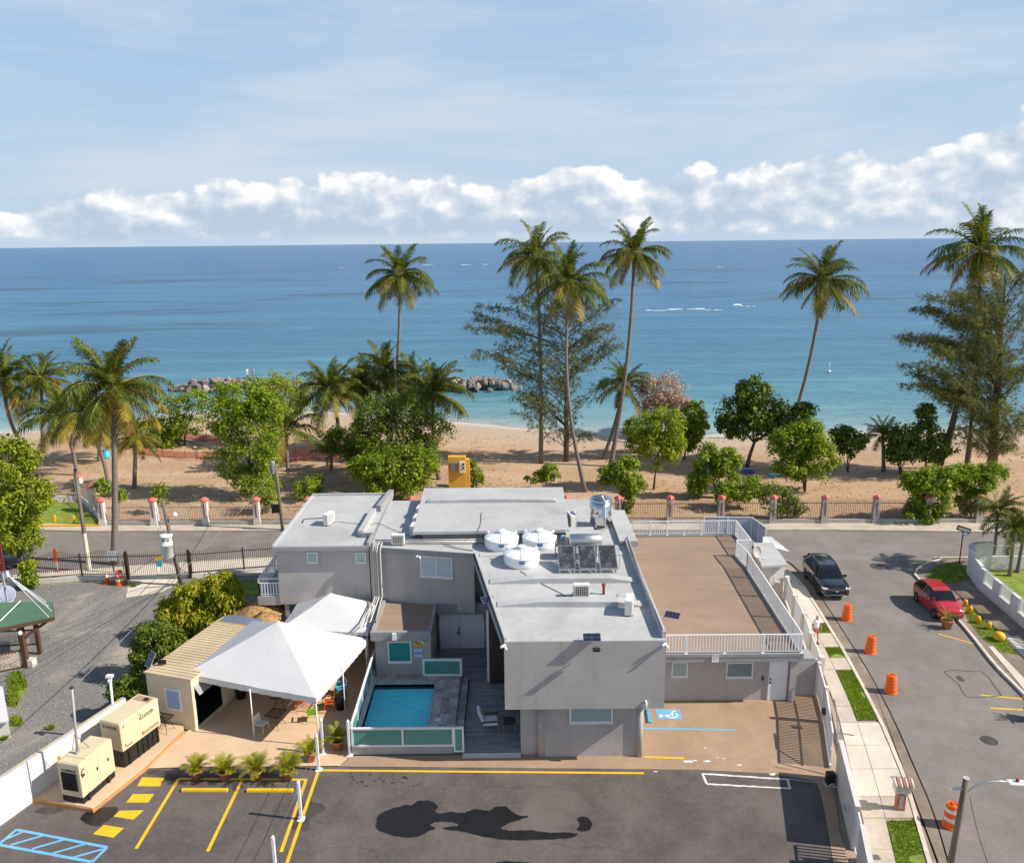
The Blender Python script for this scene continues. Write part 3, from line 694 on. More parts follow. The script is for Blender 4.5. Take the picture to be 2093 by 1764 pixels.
def ragged(pts, w_, mt, z, parent, seed=0):
    P = crm(pts, 10, False); rnd = random.Random(seed); mb = MB()
    L = []; Rr = []
    for i, p in enumerate(P):
        d = (P[min(i+1, len(P)-1)] - P[max(i-1, 0)]).normalized(); nn = V((-d.y, d.x)); a = w_ * rnd.uniform(.3, .62)
        L.append(p + nn * a); Rr.append(p - nn * w_ * rnd.uniform(.3, .62))
    for i in range(len(P) - 1): mb.face(*[(q.x, q.y, z) for q in (Rr[i], Rr[i+1], L[i+1], L[i])])
    return struct('painted_line', mb, M_[mt], parent=parent)
wb = [g(B3, *p) for p in [(770, 1245), (810, 1335), (1540, 1375), (1515, 1295), (770, 1245)]]
for i in range(4): ragged([wb[i], wb[i].lerp(wb[i+1], .5), wb[i+1]], .11, 'whiteline', .012 + .0006 * i, car_park, i)
ragged([g(B3, 1510, 1290), g(B3, 1660, 1308), g(B3, 1775, 1320)], .04, 'whiteline', .012, car_park, 9)
# yard markings
struct('painted_line', MB().strip([g(B3, 240, 848), g(B3, 1065, 863)], .12, .014), M_['blue'], parent=yard)
struct('painted_line', MB().strip([g(B3, 262, 1098), g(B3, 615, 1110)], .13, .014), M_['yellow'], parent=yard)
hs = struct('painted_symbol_panel', MB().sheet([g(B3, *p) for p in [(357, 680), (572, 684), (595, 768), (380, 768)]], .014), M_['blue'], parent=yard)
def hp(x, y): return g(B3, x, y)
sy = MB().strip([hp(440, 735), hp(520, 735)], .09, .018)
sy.strip([hp(495, 735), hp(515, 700), hp(540, 697)], .08, .018)
arc = [hp(505 + 48 * math.cos(a), 735 + 22 * math.sin(a)) for a in [(-.9 + .33 * k) for k in range(13)]]
sy.strip(arc, .07, .018)
hd = hp(408, 739); sy.add([(hd.x + .11 * math.cos(k * .5236), hd.y + .11 * math.sin(k * .5236), .018) for k in range(12)], [range(12)])
struct('wheelchair_symbol', sy, M_['white'], parent=hs)
rnd = random.Random(8)
for k, (x, y, r_) in enumerate([(650, 1138, .26), (705, 1132, .12), (812, 1138, .16), (905, 1105, .07), (955, 1112, .07), (1100, 1168, .12), (360, 1228, .1), (790, 1022, .07), (1390, 1252, .14)]):
    c = g(B3, x, y); struct('paint_splash', MB().sheet([(c.x + r_ * rnd.uniform(.5, 1.5) * math.cos(a * .63), c.y + r_ * .6 * rnd.uniform(.3, 1.2) * math.sin(a * .63)) for a in range(10)], .0165), M_['whiteline'], parent=yard)
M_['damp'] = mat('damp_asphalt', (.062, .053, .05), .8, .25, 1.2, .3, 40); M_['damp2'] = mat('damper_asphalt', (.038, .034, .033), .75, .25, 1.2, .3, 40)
# dark wet stains on the asphalt
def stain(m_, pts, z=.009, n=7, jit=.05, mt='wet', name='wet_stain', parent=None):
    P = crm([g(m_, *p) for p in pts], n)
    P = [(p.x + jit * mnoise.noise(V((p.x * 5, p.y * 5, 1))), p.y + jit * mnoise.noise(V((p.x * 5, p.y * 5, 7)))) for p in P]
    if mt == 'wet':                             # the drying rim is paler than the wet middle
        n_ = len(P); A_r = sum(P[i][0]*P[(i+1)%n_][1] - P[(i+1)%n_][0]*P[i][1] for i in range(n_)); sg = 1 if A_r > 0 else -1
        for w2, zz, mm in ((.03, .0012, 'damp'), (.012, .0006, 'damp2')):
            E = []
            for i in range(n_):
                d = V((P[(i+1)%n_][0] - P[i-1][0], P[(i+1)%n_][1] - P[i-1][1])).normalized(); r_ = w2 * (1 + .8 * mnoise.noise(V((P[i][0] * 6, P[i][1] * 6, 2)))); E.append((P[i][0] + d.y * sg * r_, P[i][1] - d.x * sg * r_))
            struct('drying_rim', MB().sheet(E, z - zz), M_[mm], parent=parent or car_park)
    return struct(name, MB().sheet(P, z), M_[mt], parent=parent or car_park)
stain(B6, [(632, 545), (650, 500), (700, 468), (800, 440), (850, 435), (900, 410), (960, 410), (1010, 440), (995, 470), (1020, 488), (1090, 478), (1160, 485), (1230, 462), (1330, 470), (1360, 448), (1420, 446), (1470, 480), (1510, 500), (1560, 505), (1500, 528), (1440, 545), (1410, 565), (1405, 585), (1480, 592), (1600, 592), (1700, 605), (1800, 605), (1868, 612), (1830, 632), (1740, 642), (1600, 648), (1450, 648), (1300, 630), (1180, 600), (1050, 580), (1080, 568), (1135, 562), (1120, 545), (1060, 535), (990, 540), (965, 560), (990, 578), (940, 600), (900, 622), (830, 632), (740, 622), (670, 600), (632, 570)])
stain(B6, [(1880, 510), (1920, 508), (1953, 540), (1945, 580), (1900, 595), (1865, 590), (1880, 560), (1868, 525)])
stain(B6, [(1390, 784), (1460, 782), (1560, 788), (1600, 800), (1500, 830), (1380, 815)])
stain(Z6, [(550, 1150), (600, 1110), (690, 1085), (800, 1082), (780, 1130), (720, 1180), (660, 1205), (590, 1190)])
stain(Z6, [(1000, 845), (1060, 825), (1150, 840), (1230, 870), (1210, 905), (1120, 890), (1080, 872)], .0085, mt='damp')
stain(Z6, [(240, 1110), (300, 1080), (420, 1085), (410, 1110), (330, 1130)], .0085, mt='damp')
for k in range(26):
    x, y = rnd.gauss(690, 130), rnd.gauss(290, 20); c = g(B6, x, y); r_ = rnd.uniform(.03, .11)
    struct('oil_spot', MB().sheet([(c.x + r_ * rnd.uniform(.6, 1.3) * math.cos(a * .9), c.y + r_ * rnd.uniform(.6, 1.3) * math.sin(a * .9)) for a in range(7)], .0095), M_['damp'], parent=car_park)

mb = MB()
for (cx_, cy_, rx, ry, a0, a1) in [(870, 740, 115, 75, .4, 5.2), (960, 760, 130, 60, -1.2, .9), (690, 760, 75, 40, 2.2, 4.2)]:
    P_ = [g(B6, cx_ + rx * math.cos(a0 + (a1 - a0) * k / 30), cy_ + ry * math.sin(a0 + (a1 - a0) * k / 30)) for k in range(31)]
    struct('tyre_scuff', MB().strip(P_, .035, .0075), mat('pale_scuff', (.14, .12, .11), .9, .1), parent=car_park)
for pts in [[(60, 560), (200, 520), (330, 545), (420, 530)], [(1250, 300), (1420, 330), (1600, 315), (1850, 350)], [(1700, 660), (1850, 700), (2000, 690), (2200, 730)], [(320, 700), (480, 690), (620, 720), (640, 780)]]:
    P_ = crm([g(B6, *p) for p in pts], 8, False); P_ = [(p.x + .05 * mnoise.noise(V((p.x * 5, p.y * 5, 0))), p.y + .06 * mnoise.noise(V((p.x * 4, p.y * 5, 3)))) for p in P_]
    struct('hairline_crack', MB().strip(P_, .018, .0078), M_['damp'], parent=car_park)
stain(B6, [(130, 480), (200, 420), (290, 430), (310, 470), (240, 500), (220, 560), (180, 600), (130, 560)], .0072, mt='damp', jit=.3)
# ================================================================== THE HOUSE
def onplane(px, A, B):
    """point where the sight line through px meets the upright plane through A and B"""
    A, B = V((A[0], A[1], 0)), V((B[0], B[1], 0)); d = _ray(*px); n = V((-(B - A).y, (B - A).x, 0))
    return CAMP + d * ((A - CAMP).dot(n) / d.dot(n))
def shared_box(name, sx, sy, sz, mt):          # mesh of a small box standing on its base
    return MB().box(-sx/2, sx/2, -sy/2, sy/2, 0, sz).mesh(name, mt)
_cache = {}
def railing(parent, a, b, z0, h, mt, step=.125, w_=.04, posts=None, name='railing', low=.1, mid=None, bal=True):
    """white metal railing: rails and posts in one part, each baluster an object"""
    a, b = V((a[0], a[1], z0)), V((b[0], b[1], z0)); d = b - a; L = d.length; u = d / L
    up = V((0, 0, 1)); m_ = MB()
    m_.bar(a + up * h, b + up * h, .06, .05).bar(a + up * low, b + up * low, .045, .045)
    if mid: m_.bar(a + up * mid, b + up * mid, .04, .04)
    n = posts or max(1, round(L / 2.0))
    for i in range(n + 1):
        p = a + d * i / n; m_.bar(p, p + up * (h + .01), .065, .065); m_.box(p.x - .09, p.x + .09, p.y - .07, p.y + .07, z0 - .01, z0 + .02)
    r = part(name, m_, mt, parent)
    if not bal: return r
    key = (round(h, 2), w_, mt.name, low)
    if key not in _cache: _cache[key] = shared_box('baluster', w_, w_, h - low - .03, mt)
    off = origin(parent); k = int(L / step)
    for i in range(1, k):
        p = a + d * i / k - off + up * (low + .015)
        link('baluster', _cache[key], r, p, (0, 0, math.atan2(d.y, d.x)))
    return r
def window(parent, A, B, c0, c1, fr, pn, slats=0, mullion=False, fw=.07, name='window', depth=.05):
    """window on the upright plane A-B between the picture corners c0 and c1"""
    p, q = onplane(c0, A, B), onplane(c1, A, B)
    u = V((B[0] - A[0], B[1] - A[1], 0)).normalized(); nrm = V((u.y, -u.x, 0))
    if nrm.y > 0: nrm = -nrm
    L = (q - p).dot(u); z1, z0 = max(p.z, q.z), min(p.z, q.z); o = V((p.x, p.y, 0))
    if L < 0: o = V((q.x, q.y, 0)); L = -L
    f = MB(); up = V((0, 0, 1)); c = nrm * (depth / 2 + .004)
    def bx(m_, s0, s1, a0, a1, t=depth, cc=None):
        m_.obox(o + u * (s0 + s1) / 2 + up * (a0 + a1) / 2 + (c if cc is None else cc), u * (s1 - s0) / 2, nrm * t / 2, up * (a1 - a0) / 2)
    bx(f, 0, fw, z0, z1); bx(f, L - fw, L, z0, z1); bx(f, fw, L - fw, z1 - fw, z1); bx(f, fw, L - fw, z0, z0 + fw)
    if mullion: bx(f, L/2 - fw/2, L/2 + fw/2, z0 + fw, z1 - fw)
    fo = part(name, f, fr, parent)
    g_ = MB(); bx(g_, fw, L - fw, z0 + fw, z1 - fw, .012, nrm * .016); part('pane', g_, pn, fo)
    for i in range(slats):
        z = z0 + fw + (z1 - z0 - 2 * fw) * (i + .5) / slats; hs_ = (z1 - z0 - 2 * fw) / slats
        s_ = MB()
        for (s0, s1) in ((fw, L/2 - fw/2), (L/2 + fw/2, L - fw)) if mullion else ((fw, L - fw),):
            s_.obox(o + u * (s0 + s1) / 2 + up * z + nrm * .035, u * (s1 - s0) / 2, (nrm * .028 - up * .02), (nrm * .3 + up * .4).normalized() * .006)
        part('slat', s_, fr, fo)
    bs = MB(); bx(bs, -.02, L + .02, z0 - .05, z0 - .005, .09, nrm * .045); part('sill', bs, M_['wall'] if fr is not M_['white'] else fr, fo)
    return fo

H = thing('beach_house', 'grey two-storey beach house with flat roofs and brown terrace', 'house', (0, 38, 0))
# --- main tower
TF = [(-.44, 31.35), (6.55, 31.33), (6.49, 43.05), (-.44, 43.05)]
part('upper_wall', MB().prism(TF, 3.02, 6.27), M_['wall'], H)
part('roof', MB().prism([(-.42, 31.37), (6.53, 31.35), (6.47, 43.0), (-2.17, 41.5)], 6.12, 6.29), M_['roof'], H)
part('roof_kerb', MB().wallpath([(-.36, 31.42), (-2.10, 41.42)], .12, 6.25, 6.42), M_['roof'], H)
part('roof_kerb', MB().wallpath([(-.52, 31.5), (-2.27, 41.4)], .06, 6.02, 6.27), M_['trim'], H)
part('parapet', MB().wallpath([(6.48, 31.5), (6.41, 42.4)], .16, 6.25, 6.62), M_['roof'], H)
def beam(a, b, hts, dep, name='roof_beam'):
    m_ = MB(); n = len(hts); V0 = []
    for t_, h in hts:
        p = a.lerp(b, t_); V0 += [(p.x, p.y, p.z - .05), (p.x, p.y, p.z + h), (p.x, p.y + dep, p.z + h), (p.x, p.y + dep, p.z - .05)]
    m_.v = V0
    for i in range(n - 1):
        k = 4 * i
        for j in range(4): m_.f.append((k + j, k + 4 + j, k + 4 + (j + 1) % 4, k + (j + 1) % 4))
    m_.f += [(0, 1, 2, 3), (4*n-1, 4*n-2, 4*n-3, 4*n-4)]
    return part(name, m_, M_['roof'], H)
hp_ = [(0, .06), (.3, .27), (.5, .28), (.82, .27), (1, .06)]
beam(g(B1, 470, 1085, 6.29), g(B1, 1975, 1074, 6.29), hp_, .55)
beam(g(B1, 548, 1320, 6.29), g(B1, 2060, 1322, 6.29), hp_, .55)
beam(g(B1, 368, 808, 6.29), g(B1, 1870, 790, 6.29), [(0, .04), (.3, .13), (.7, .13), (1, .03)], .5)
# lower storey under the tower
part('lower_wall', MB().box(1.25, 5.55, 32.24, 43, 0, 3.03), M_['wall'], H)
part('lower_wall', MB().box(.25, 1.1, 32.42, 33.2, 0, 3.03), M_['wall'], H)
part('lower_wall', MB().box(.25, 1.3, 35.2, 41.2, 0, 3.03), M_['darkwood'], H)
part('corner_column', MB().lathe([(.2, 0), (.2, 3.03)], 20, (1.2, 32.36, 0)), M_['wall'], H, True)
part('corner_column', MB().lathe([(.17, 0), (.17, 3.03)], 20, (5.66, 32.28, 0)), M_['wall'], H, True)
window(H, (0, 32.24), (5, 32.24), (1164, 1438), (1252, 1475), M_['white'], M_['panebr'])
part('downpipe', MB().tube([(5.75, 31.28, 3.0), (5.75, 31.25, 3.35), (5.72, 31.33, 3.4)], .05, 8), M_['white'], H, True)
# dark slatted side wall by the deck
part('entry_screen', MB().box(-1.32, -.45, 38.42, 38.55, .1, 6.12), M_['darkwood'], H)
for k in range(37): part('cladding_board', MB().box(-1.31, -.46, 38.37, 38.42, .12 + k * .16, .265 + k * .16), M_['darkwood'], H)
part('deck_post', MB().box(-1.46, -1.34, 38.6, 38.74, .1, 4.2), M_['white'], H)
# --- middle wing with louvred window
A_, B_ = (-8.2, 42.78), (-2.2, 41.62)
part('middle_wall', MB().prism([A_, B_, (-2.2, 43.3), (-8.2, 43.3)], 2.6, 6.2), M_['wall'], H)
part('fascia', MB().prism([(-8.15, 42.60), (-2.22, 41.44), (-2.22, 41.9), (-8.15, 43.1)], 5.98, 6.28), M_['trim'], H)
part('roof', MB().prism([(-8.15, 42.62), (-2.25, 41.46), (6.46, 43.02), (6.46, 50.9), (-8.2, 50.9)], 6.1, 6.284), M_['roof'], H)
window(H, A_, B_, Z7(1388, 592), Z7(1640, 768), M_['white'], M_['panebr'], slats=11, mullion=True, fw=.06)
# --- left wing
part('upper_wall', MB().box(-13.6, -8.3, 43.0, 52.0, 2.62, 6.06), M_['wall'], H)
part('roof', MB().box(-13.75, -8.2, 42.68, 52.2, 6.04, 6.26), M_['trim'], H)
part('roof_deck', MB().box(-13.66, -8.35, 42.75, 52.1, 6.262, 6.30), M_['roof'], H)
part('parapet', MB().wallpath([(-13.68, 42.72), (-13.68, 52.16)], .14, 6.25, 6.36), M_['roof'], H)
part('parapet', MB().wallpath([(-13.7, 52.12), (-8.2, 52.12)], .16, 6.25, 6.44), M_['roof'], H)
part('parapet', MB().wallpath([(-8.27, 52.04), (-8.6, 48.6)], .3, 6.25, 6.72), M_['trim'], H)
part('parapet', MB().wallpath([(-8.85, 48.3), (-8.95, 44.2)], .32, 6.25, 6.66), M_['roof'], H)
part('parapet', MB().wallpath([(-8.9, 44.1), (-8.2, 44.05)], .2, 6.25, 6.58), M_['trim'], H)
part('parapet', MB().wallpath([(-8.27, 43.95), (-8.27, 42.75)], .14, 6.25, 6.5), M_['trim'], H)
window(H, (-13, 43.0), (-8, 43.0), Z7(521, 568), Z7(606, 644), M_['white'], M_['panebr'], fw=.05)
window(H, (-13, 43.0), (-8, 43.0), Z7(895, 570), Z7(977, 644), M_['white'], M_['panebr'], fw=.05)
part('lower_wall', MB().box(-12.9, -8.3, 45.2, 51.8, 0, 2.64), M_['wall'], H)
part('lower_wall', MB().box(-8.3, -7.4, 42.9, 51.8, 0, 2.64), M_['wall'], H)
for x in (-13.4, -11.0): part('column', MB().box(x, x + .25, 43.1, 43.35, 0, 2.64), M_['wall'], H)
bal = part('balcony', MB().box(-14.92, -13.6, 43.05, 49.6, 2.55, 3.12), M_['wall'], H)
railing(bal, (-14.82, 43.14), (-13.64, 43.14), 3.12, .78, M_['white'], .155, .05, 1, low=.08)
railing(bal, (-14.82, 43.14), (-14.82, 49.5), 3.12, 1.05, M_['white'], .16, .03, 4, low=.08, mid=.86)
part('balcony_bar', MB().bar((-14.82, 43.14, 4.17), (-13.64, 43.14, 4.17), .06, .05), M_['white'], bal)
# --- back block
part('back_wall', MB().box(-5.2, 2.85, 43.45, 50.8, 6.2, 6.84), M_['trim'], H)
part('roof', MB().prism([(-5.72, 43.0), (3.2, 43.1), (3.38, 51.25), (-5.95, 51.35)], 6.83, 7.0), M_['roof'], H)
beam(g(Z7, 1440, 195, 7.0), g(B1, 1148, 252, 7.0), [(0, .10), (.02, .16), (.5, .26), (.98, .16), (1, .10)], .5)
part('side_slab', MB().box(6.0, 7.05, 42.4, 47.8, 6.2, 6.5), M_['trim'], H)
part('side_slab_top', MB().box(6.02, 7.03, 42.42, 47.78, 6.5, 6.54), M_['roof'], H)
part('side_wall', MB().box(6.3, 6.7, 43.0, 47.6, 3, 6.22), M_['wall'], H)
part('small_roof', MB().box(2.95, 4.65, 42.2, 43.8, 6.75, 6.9), M_['roof'], H)
for q in ((3.0, 42.3), (4.5, 42.3), (3.0, 43.7), (4.5, 43.7)): part('roof_prop', MB().box(q[0], q[0]+.08, q[1], q[1]+.08, 6.28, 6.76), M_['trim'], H)
part('rear_wall', MB().box(-8.2, 6.45, 43.2, 50.9, 0, 6.12), M_['wall'], H)
# --- pool house with brown roof
part('poolhouse_wall', MB().box(-7.42, -4.45, 38.78, 42.7, 0, 2.62), M_['wall'], H)
part('fascia', MB().box(-7.58, -4.38, 38.5, 42.7, 2.6, 2.92), M_['trim'], H)
part('terrace_floor', MB().box(-7.4, -4.5, 38.7, 42.75, 2.9, 2.94), M_['terra'], H)
part('parapet', MB().wallpath([(-7.58, 38.58), (-4.40, 38.58)], .18, 2.9, 3.1), M_['trim'], H)
part('parapet', MB().wallpath([(-4.45, 38.66), (-4.45, 41.85)], .16, 2.9, 3.1), M_['trim'], H)
part('parapet', MB().wallpath([(-7.49, 38.66), (-7.45, 42.7)], .18, 2.9, 3.1), M_['trim'], H)
part('terrace_floor', MB().prism([(-4.5, 41.95), (-2.0, 41.95), (-2.2, 42.3), (-4.5, 42.74)], 2.85, 2.94), M_['terra'], H)
part('header', MB().box(-4.37, -1.2, 41.82, 42.2, 2.45, 3.08), M_['trim'], H)
part('entry_wall', MB().box(-4.37, -.6, 42.3, 42.6, 0, 2.5), M_['wall'], H)
dr = part('double_door', MB().box(-4.3, -3.12, 42.24, 42.3, .1, 2.42), M_['white'], H)
part('door_leaf', MB().box(-3.10, -1.72, 42.24, 42.3, .1, 2.42), M_['white'], dr)
part('handle', MB().box(-3.22, -3.17, 42.14, 42.24, .95, 1.22).box(-3.32, -3.18, 42.15, 42.2, 1.12, 1.17).box(-3.24, -3.14, 42.2, 42.24, 1.3, 1.4), M_['blackm'], dr)
for hx_ in (-4.28, -1.76):
    for hz in (.4, 2.1): part('hinge', MB().box(hx_, hx_ + .04, 42.2, 42.24, hz, hz + .12), M_['alu'], dr)
window(H, (-7, 38.78), (-4, 38.78), Z8(615, 335), Z8(803, 493), M_['white'], M_['teal'], fw=.07)
part('wall_light', MB().box(-6.42, -6.22, 38.38, 38.49, 2.68, 3.06), M_['white'], H)
# --- east wing with the roof terrace
EW = [(6.5, 36.72), (14.2, 36.72), (15.3, 51.9), (6.5, 51.9)]
part('east_wall', MB().prism(EW, 0, 2.65), M_['wall'], H)
part('terrace_slab', MB().prism([(6.57, 35.95), (14.35, 35.9), (14.75, 46.6), (14.6, 48.7), (15.55, 48.7), (15.6, 52.6), (6.57, 52.6)], 2.62, 2.93), M_['trim'], H)
part('terrace_floor', MB().prism([(6.6, 36.15), (14.08, 36.1), (14.45, 46.6), (14.35, 48.9), (15.3, 48.9), (15.36, 52.35), (6.6, 52.35)], 2.9, 2.95), M_['terra'], H)
for a, b_ in [((6.6, 36.02), (14.34, 35.98)), ((14.24, 36.1), (14.62, 46.6)), ((14.62, 46.6), (14.47, 48.75)), ((15.45, 48.75), (15.5, 52.4)), ((6.6, 52.47), (15.5, 52.47))]:
    part('parapet', MB().wallpath([a, b_], .2, 2.9, 3.06), M_['trim'], H)
railing(H, (6.62, 36.02), (14.22, 35.98), 3.06, 1.0, M_['white'], .15, .05, 4, 'terrace_railing')
railing(H, (14.24, 36.05), (14.62, 46.6), 3.06, 1.0, M_['white'], .125, .055, 8, 'terrace_railing')
railing(H, (14.62, 46.6), (14.48, 48.7), 3.06, 1.0, M_['white'], .125, .035, 2, 'terrace_railing')
railing(H, (14.48, 48.72), (15.45, 48.72), 3.06, 1.0, M_['white'], .125, .035, 1, 'terrace_railing')
railing(H, (15.45, 48.75), (15.5, 52.45), 3.06, 1.0, M_['white'], .125, .035, 3, 'terrace_railing')
railing(H, (8.35, 52.47), (15.48, 52.47), 3.06, 1.0, M_['white'], .14, .04, 6, 'terrace_railing')
window(H, (8, 36.72), (14, 36.72), B3(503, 262), B3(638, 390), M_['white'], M_['panebr'], fw=.055)
window(H, (8, 36.72), (14, 36.72), B3(982, 268), B3(1208, 396), M_['white'], M_['pane'], fw=.055)
ed = part('side_door', MB().box(12.95, 13.9, 36.66, 36.72, .02, 2.2), M_['white'], H)
part('handle', MB().lathe([(.045, 0), (.045, .08)], 10, (13.03, 36.62, 1.0)).box(13.0, 13.06, 36.6, 36.66, 1.2, 1.27), M_['blackm'], ed)
part('wall_switch', MB().box(12.62, 12.70, 36.66, 36.72, 1.15, 1.35), M_['blackm'], H)
part('corner_pier', MB().box(13.98, 14.3, 36.5, 36.9, 0, 2.65), M_['wall'], H)
part('yard_wall', MB().box(14.3, 15.6, 37.08, 37.25, 0, 2.05), M_['wall'], H)
part('wall_knob', MB().lathe([(.05, 1.1), (.05, 1.2)], 10, (14.42, 37.04, 0)), M_['blackm'], H)
part('slab_ledge', MB().box(14.36, 14.95, 35.95, 36.9, 2.62, 2.75), M_['trim'], H)
# pipes down the inner corner
for k, dx in enumerate((0, .12, .24, .42)):
    x = -7.95 + dx
    part('wall_pipe', MB().tube([(x + .1, 42.9, 6.45), (x + .02, 42.5, 6.38), (x, 42.42 - .04 * k, 6.1), (x, 42.45 - .04 * k, 3.4), (x - .05, 42.0, 3.2), (x - .25 + .1 * k, 39.6, 3.16), (x - .3 + .06 * k, 39.0 + .3 * k, 3.12)], .05 if k in (0, 3) else .03, 7), M_['greypipe'] if k != 2 else M_['acwhite'], H, True)
for k, (z, y) in enumerate(((6.42, 42.98), (6.38, 42.86), (6.5, 43.06))):
    part('roof_pipe', MB().tube([(-7.9, y, z), (-4, y - .02, z), (.0 - .4 * k, y, z)], .04, 6), M_['greypipe'] if k else M_['acwhite'], H, True)
part('ridge_pipe', MB().tube([(7.0, 43.4, 6.6), (6.62, 43.2, 6.5), (6.5, 42.6, 6.66), (6.42, 37, 6.7), (6.45, 31.6, 6.66)], .035, 6), M_['greypipe'], H, True)

# ------------------------------------------------------------------ swimming pool with its terrace, deck
PT = thing('swimming_pool', 'small rectangular blue swimming pool with raised stone terrace', 'pool', (-5, 35, 0))
part('terrace_base', MB().box(-7.55, -7.4, 32.55, 38.75, 0, .42).box(-7.4, -4.15, 32.55, 33.0, 0, .42).box(-7.4, -4.15, 37.86, 38.75, 0, .42).box(-4.15, -2.88, 32.55, 38.75, 0, .42), M_['wall'], PT)
part('basin', MB().add([(-7.4, 33, .44), (-4.15, 33, .44), (-4.15, 37.86, .44), (-7.4, 37.86, .44), (-7.4, 33, -.06), (-4.15, 33, -.06), (-4.15, 37.86, -.06), (-7.4, 37.86, -.06)], [(4, 5, 6, 7), (0, 4, 7, 3), (1, 2, 6, 5), (0, 1, 5, 4), (3, 7, 6, 2)]), M_['poolshell'], PT)
part('pool_bench', MB().box(-7.39, -4.16, 37.25, 37.85, -.05, .16), M_['poolshell'], PT)
for k in range(3): part('pool_step', MB().prism([(-4.16, 37.19), (-4.16 , 36.4 - .35 * k), (-5.6 - .5 * k, 37.19)], -.05, .20 - .07 * k), M_['poolshell'], PT)
wm = bpy.data.materials.new('pool_water'); wm.use_nodes = True; t = NT(wm.node_tree); b = t.n['Principled BSDF']
b.inputs['Base Color'].default_value = (.55, .85, .95, 1); b.inputs['Roughness'].default_value = .03; b.inputs['IOR'].default_value = 1.33
b.inputs['Transmission Weight'].default_value = 0.0; b.inputs['Alpha'].default_value = .08
bp = t.node('ShaderNodeBump'); bp.inputs['Strength'].default_value = .25; bp.inputs['Distance'].default_value = .05
t.l.new(t.noise(t.node('ShaderNodeNewGeometry').outputs['Position'], 3.0, 3, .5), bp.inputs['Height']); t.l.new(bp.outputs[0], b.inputs['Normal'])
part('water', MB().sheet([(-7.4, 33), (-4.15, 33), (-4.15, 37.86), (-7.4, 37.86)], .30), wm, PT)
def tiles(x0, x1, y0, y1, nx, ny, z, parent, mt, off=.5):
    for j in range(ny):
        for i in range(nx):
            a = x0 + (x1 - x0) * i / nx; b_ = x0 + (x1 - x0) * (i + 1) / nx; c = y0 + (y1 - y0) * j / ny; d = y0 + (y1 - y0) * (j + 1) / ny
            dz = random.uniform(-.003, .003)
            part('stone_tile', MB().box(a + .006, b_ - .006, c + .006, d - .006, z - .03, z + dz), mt[(i * 7 + j * 5 + random.randint(0, 2)) % len(mt)], parent)
M_['stoneb'] = mat('travertine_tile_dark', (.31, .29, .275), .6, .22, 2.4, .2, 30, dirt=(.34, .31, .29), dirtamt=.6, dscale=1.6)
M_['stonec'] = mat('travertine_tile_pale', (.50, .46, .43), .6, .18, 2.4, .2, 30, dirt=(.27, .25, .23), dirtamt=.5, dscale=1.6)
st3 = [M_['stone'], M_['stoneb'], M_['stonec']]
tiles(-7.4, -4.15, 37.9, 38.75, 6, 2, .45, PT, st3); tiles(-4.12, -2.88, 32.9, 38.72, 3, 13, .45, PT, st3)
tiles(-2.86, -2.48, 32.9, 38.7, 1, 9, .27, PT, st3)
part('step_base', MB().box(-2.87, -2.47, 32.9, 38.72, 0, .24), M_['stoneb'], PT)
part('coping', MB().box(-7.56, -7.38, 32.9, 38.6, .42, .47), M_['coping'], PT)
part('coping', MB().box(-4.2, -4.13, 33.0, 37.9, .40, .46), M_['stonec'], PT)
part('skimmer_lid', MB().lathe([(.13, .445), (.13, .462)], 18, (-3.75, 34.6, 0)), M_['white'], PT)
# glass screens round the pool
def screen(name, label, a, b, z0, z1, n, fw=.09, base=None):
    T = thing(name, label, 'glass fence', (a[0], a[1], 0)); a, b = V((a[0], a[1], 0)), V((b[0], b[1], 0)); d = b - a; u = d.normalized(); nr = V((-u.y, u.x, 0)); up = V((0, 0, 1))
    for zz in (z1 - fw/2, z0 + fw/2): part('rail', MB().bar(a + up * zz, b + up * zz, fw, fw), M_['white'], T)
    for i in range(n + 1):
        p = a + d * i / n; part('post', MB().obox(p + up * (z0 + z1) / 2, u * fw/2, nr * (fw/2 + .002), up * ((z1 - z0) / 2 + .003)), M_['white'], T)
    for i in range(n):
        p, q = a + d * i / n + u * fw/2, a + d * (i + 1) / n - u * fw/2
        part('glass_pane', MB().obox((p + q) / 2 + up * (z0 + z1) / 2, (q - p) / 2, nr * .008, up * ((z1 - z0) / 2 - fw)), M_['glass'], T)
    return T
screen('pool_glass_fence', 'white framed green glass fence along the front of the pool', (-7.5, 32.52), (-2.86, 32.5), .45, 1.42, 2)
screen('pool_glass_fence', 'narrow single green glass panel at the right front corner of the pool', (-2.80, 32.5), (-2.40, 32.5), .14, 1.42, 1, .08)
screen('pool_glass_fence', 'white framed green glass fence running back along the tent side of the pool', (-7.52, 32.62), (-7.6, 39.4), .48, 1.6, 5)
screen('pool_glass_fence', 'dark green glass panel between the pool and the white double door', (-4.86, 38.66), (-2.86, 38.62), .46, 1.45, 1, .11)
DK = thing('wooden_deck', 'weathered grey wooden deck beside the pool', 'deck', (-1, 35, 0))
part('joist_base', MB().box(-2.46, .3, 32.42, 42.2, 0, .055).box(-4.3, -2.46, 38.8, 42.2, 0, .055).box(.3, 1.2, 33.2, 35.2, 0, .055), M_['dark'], DK)
mb = MB(); k = 0; y = 32.42
while y < 42.15:
    x0 = -2.44 if y < 38.75 else -4.32
    x1 = .24 if not (33.2 < y < 35.1) else 1.24
    cutx = [x0] + sorted(random.uniform(x0, x1) for _ in range(1)) + [x1]
    for a, b_ in zip(cutx, cutx[1:]): mb.box(a + .003, b_ - .003, y + .006, y + .124, .05, .1 + random.uniform(-.004, .004))
    y += .13
part('deck_boards', mb, M_['deck'], DK, kind='stuff')
part('deck_edge', MB().box(-2.44, .25, 32.36, 32.42, 0, .11), M_['coping'], DK)
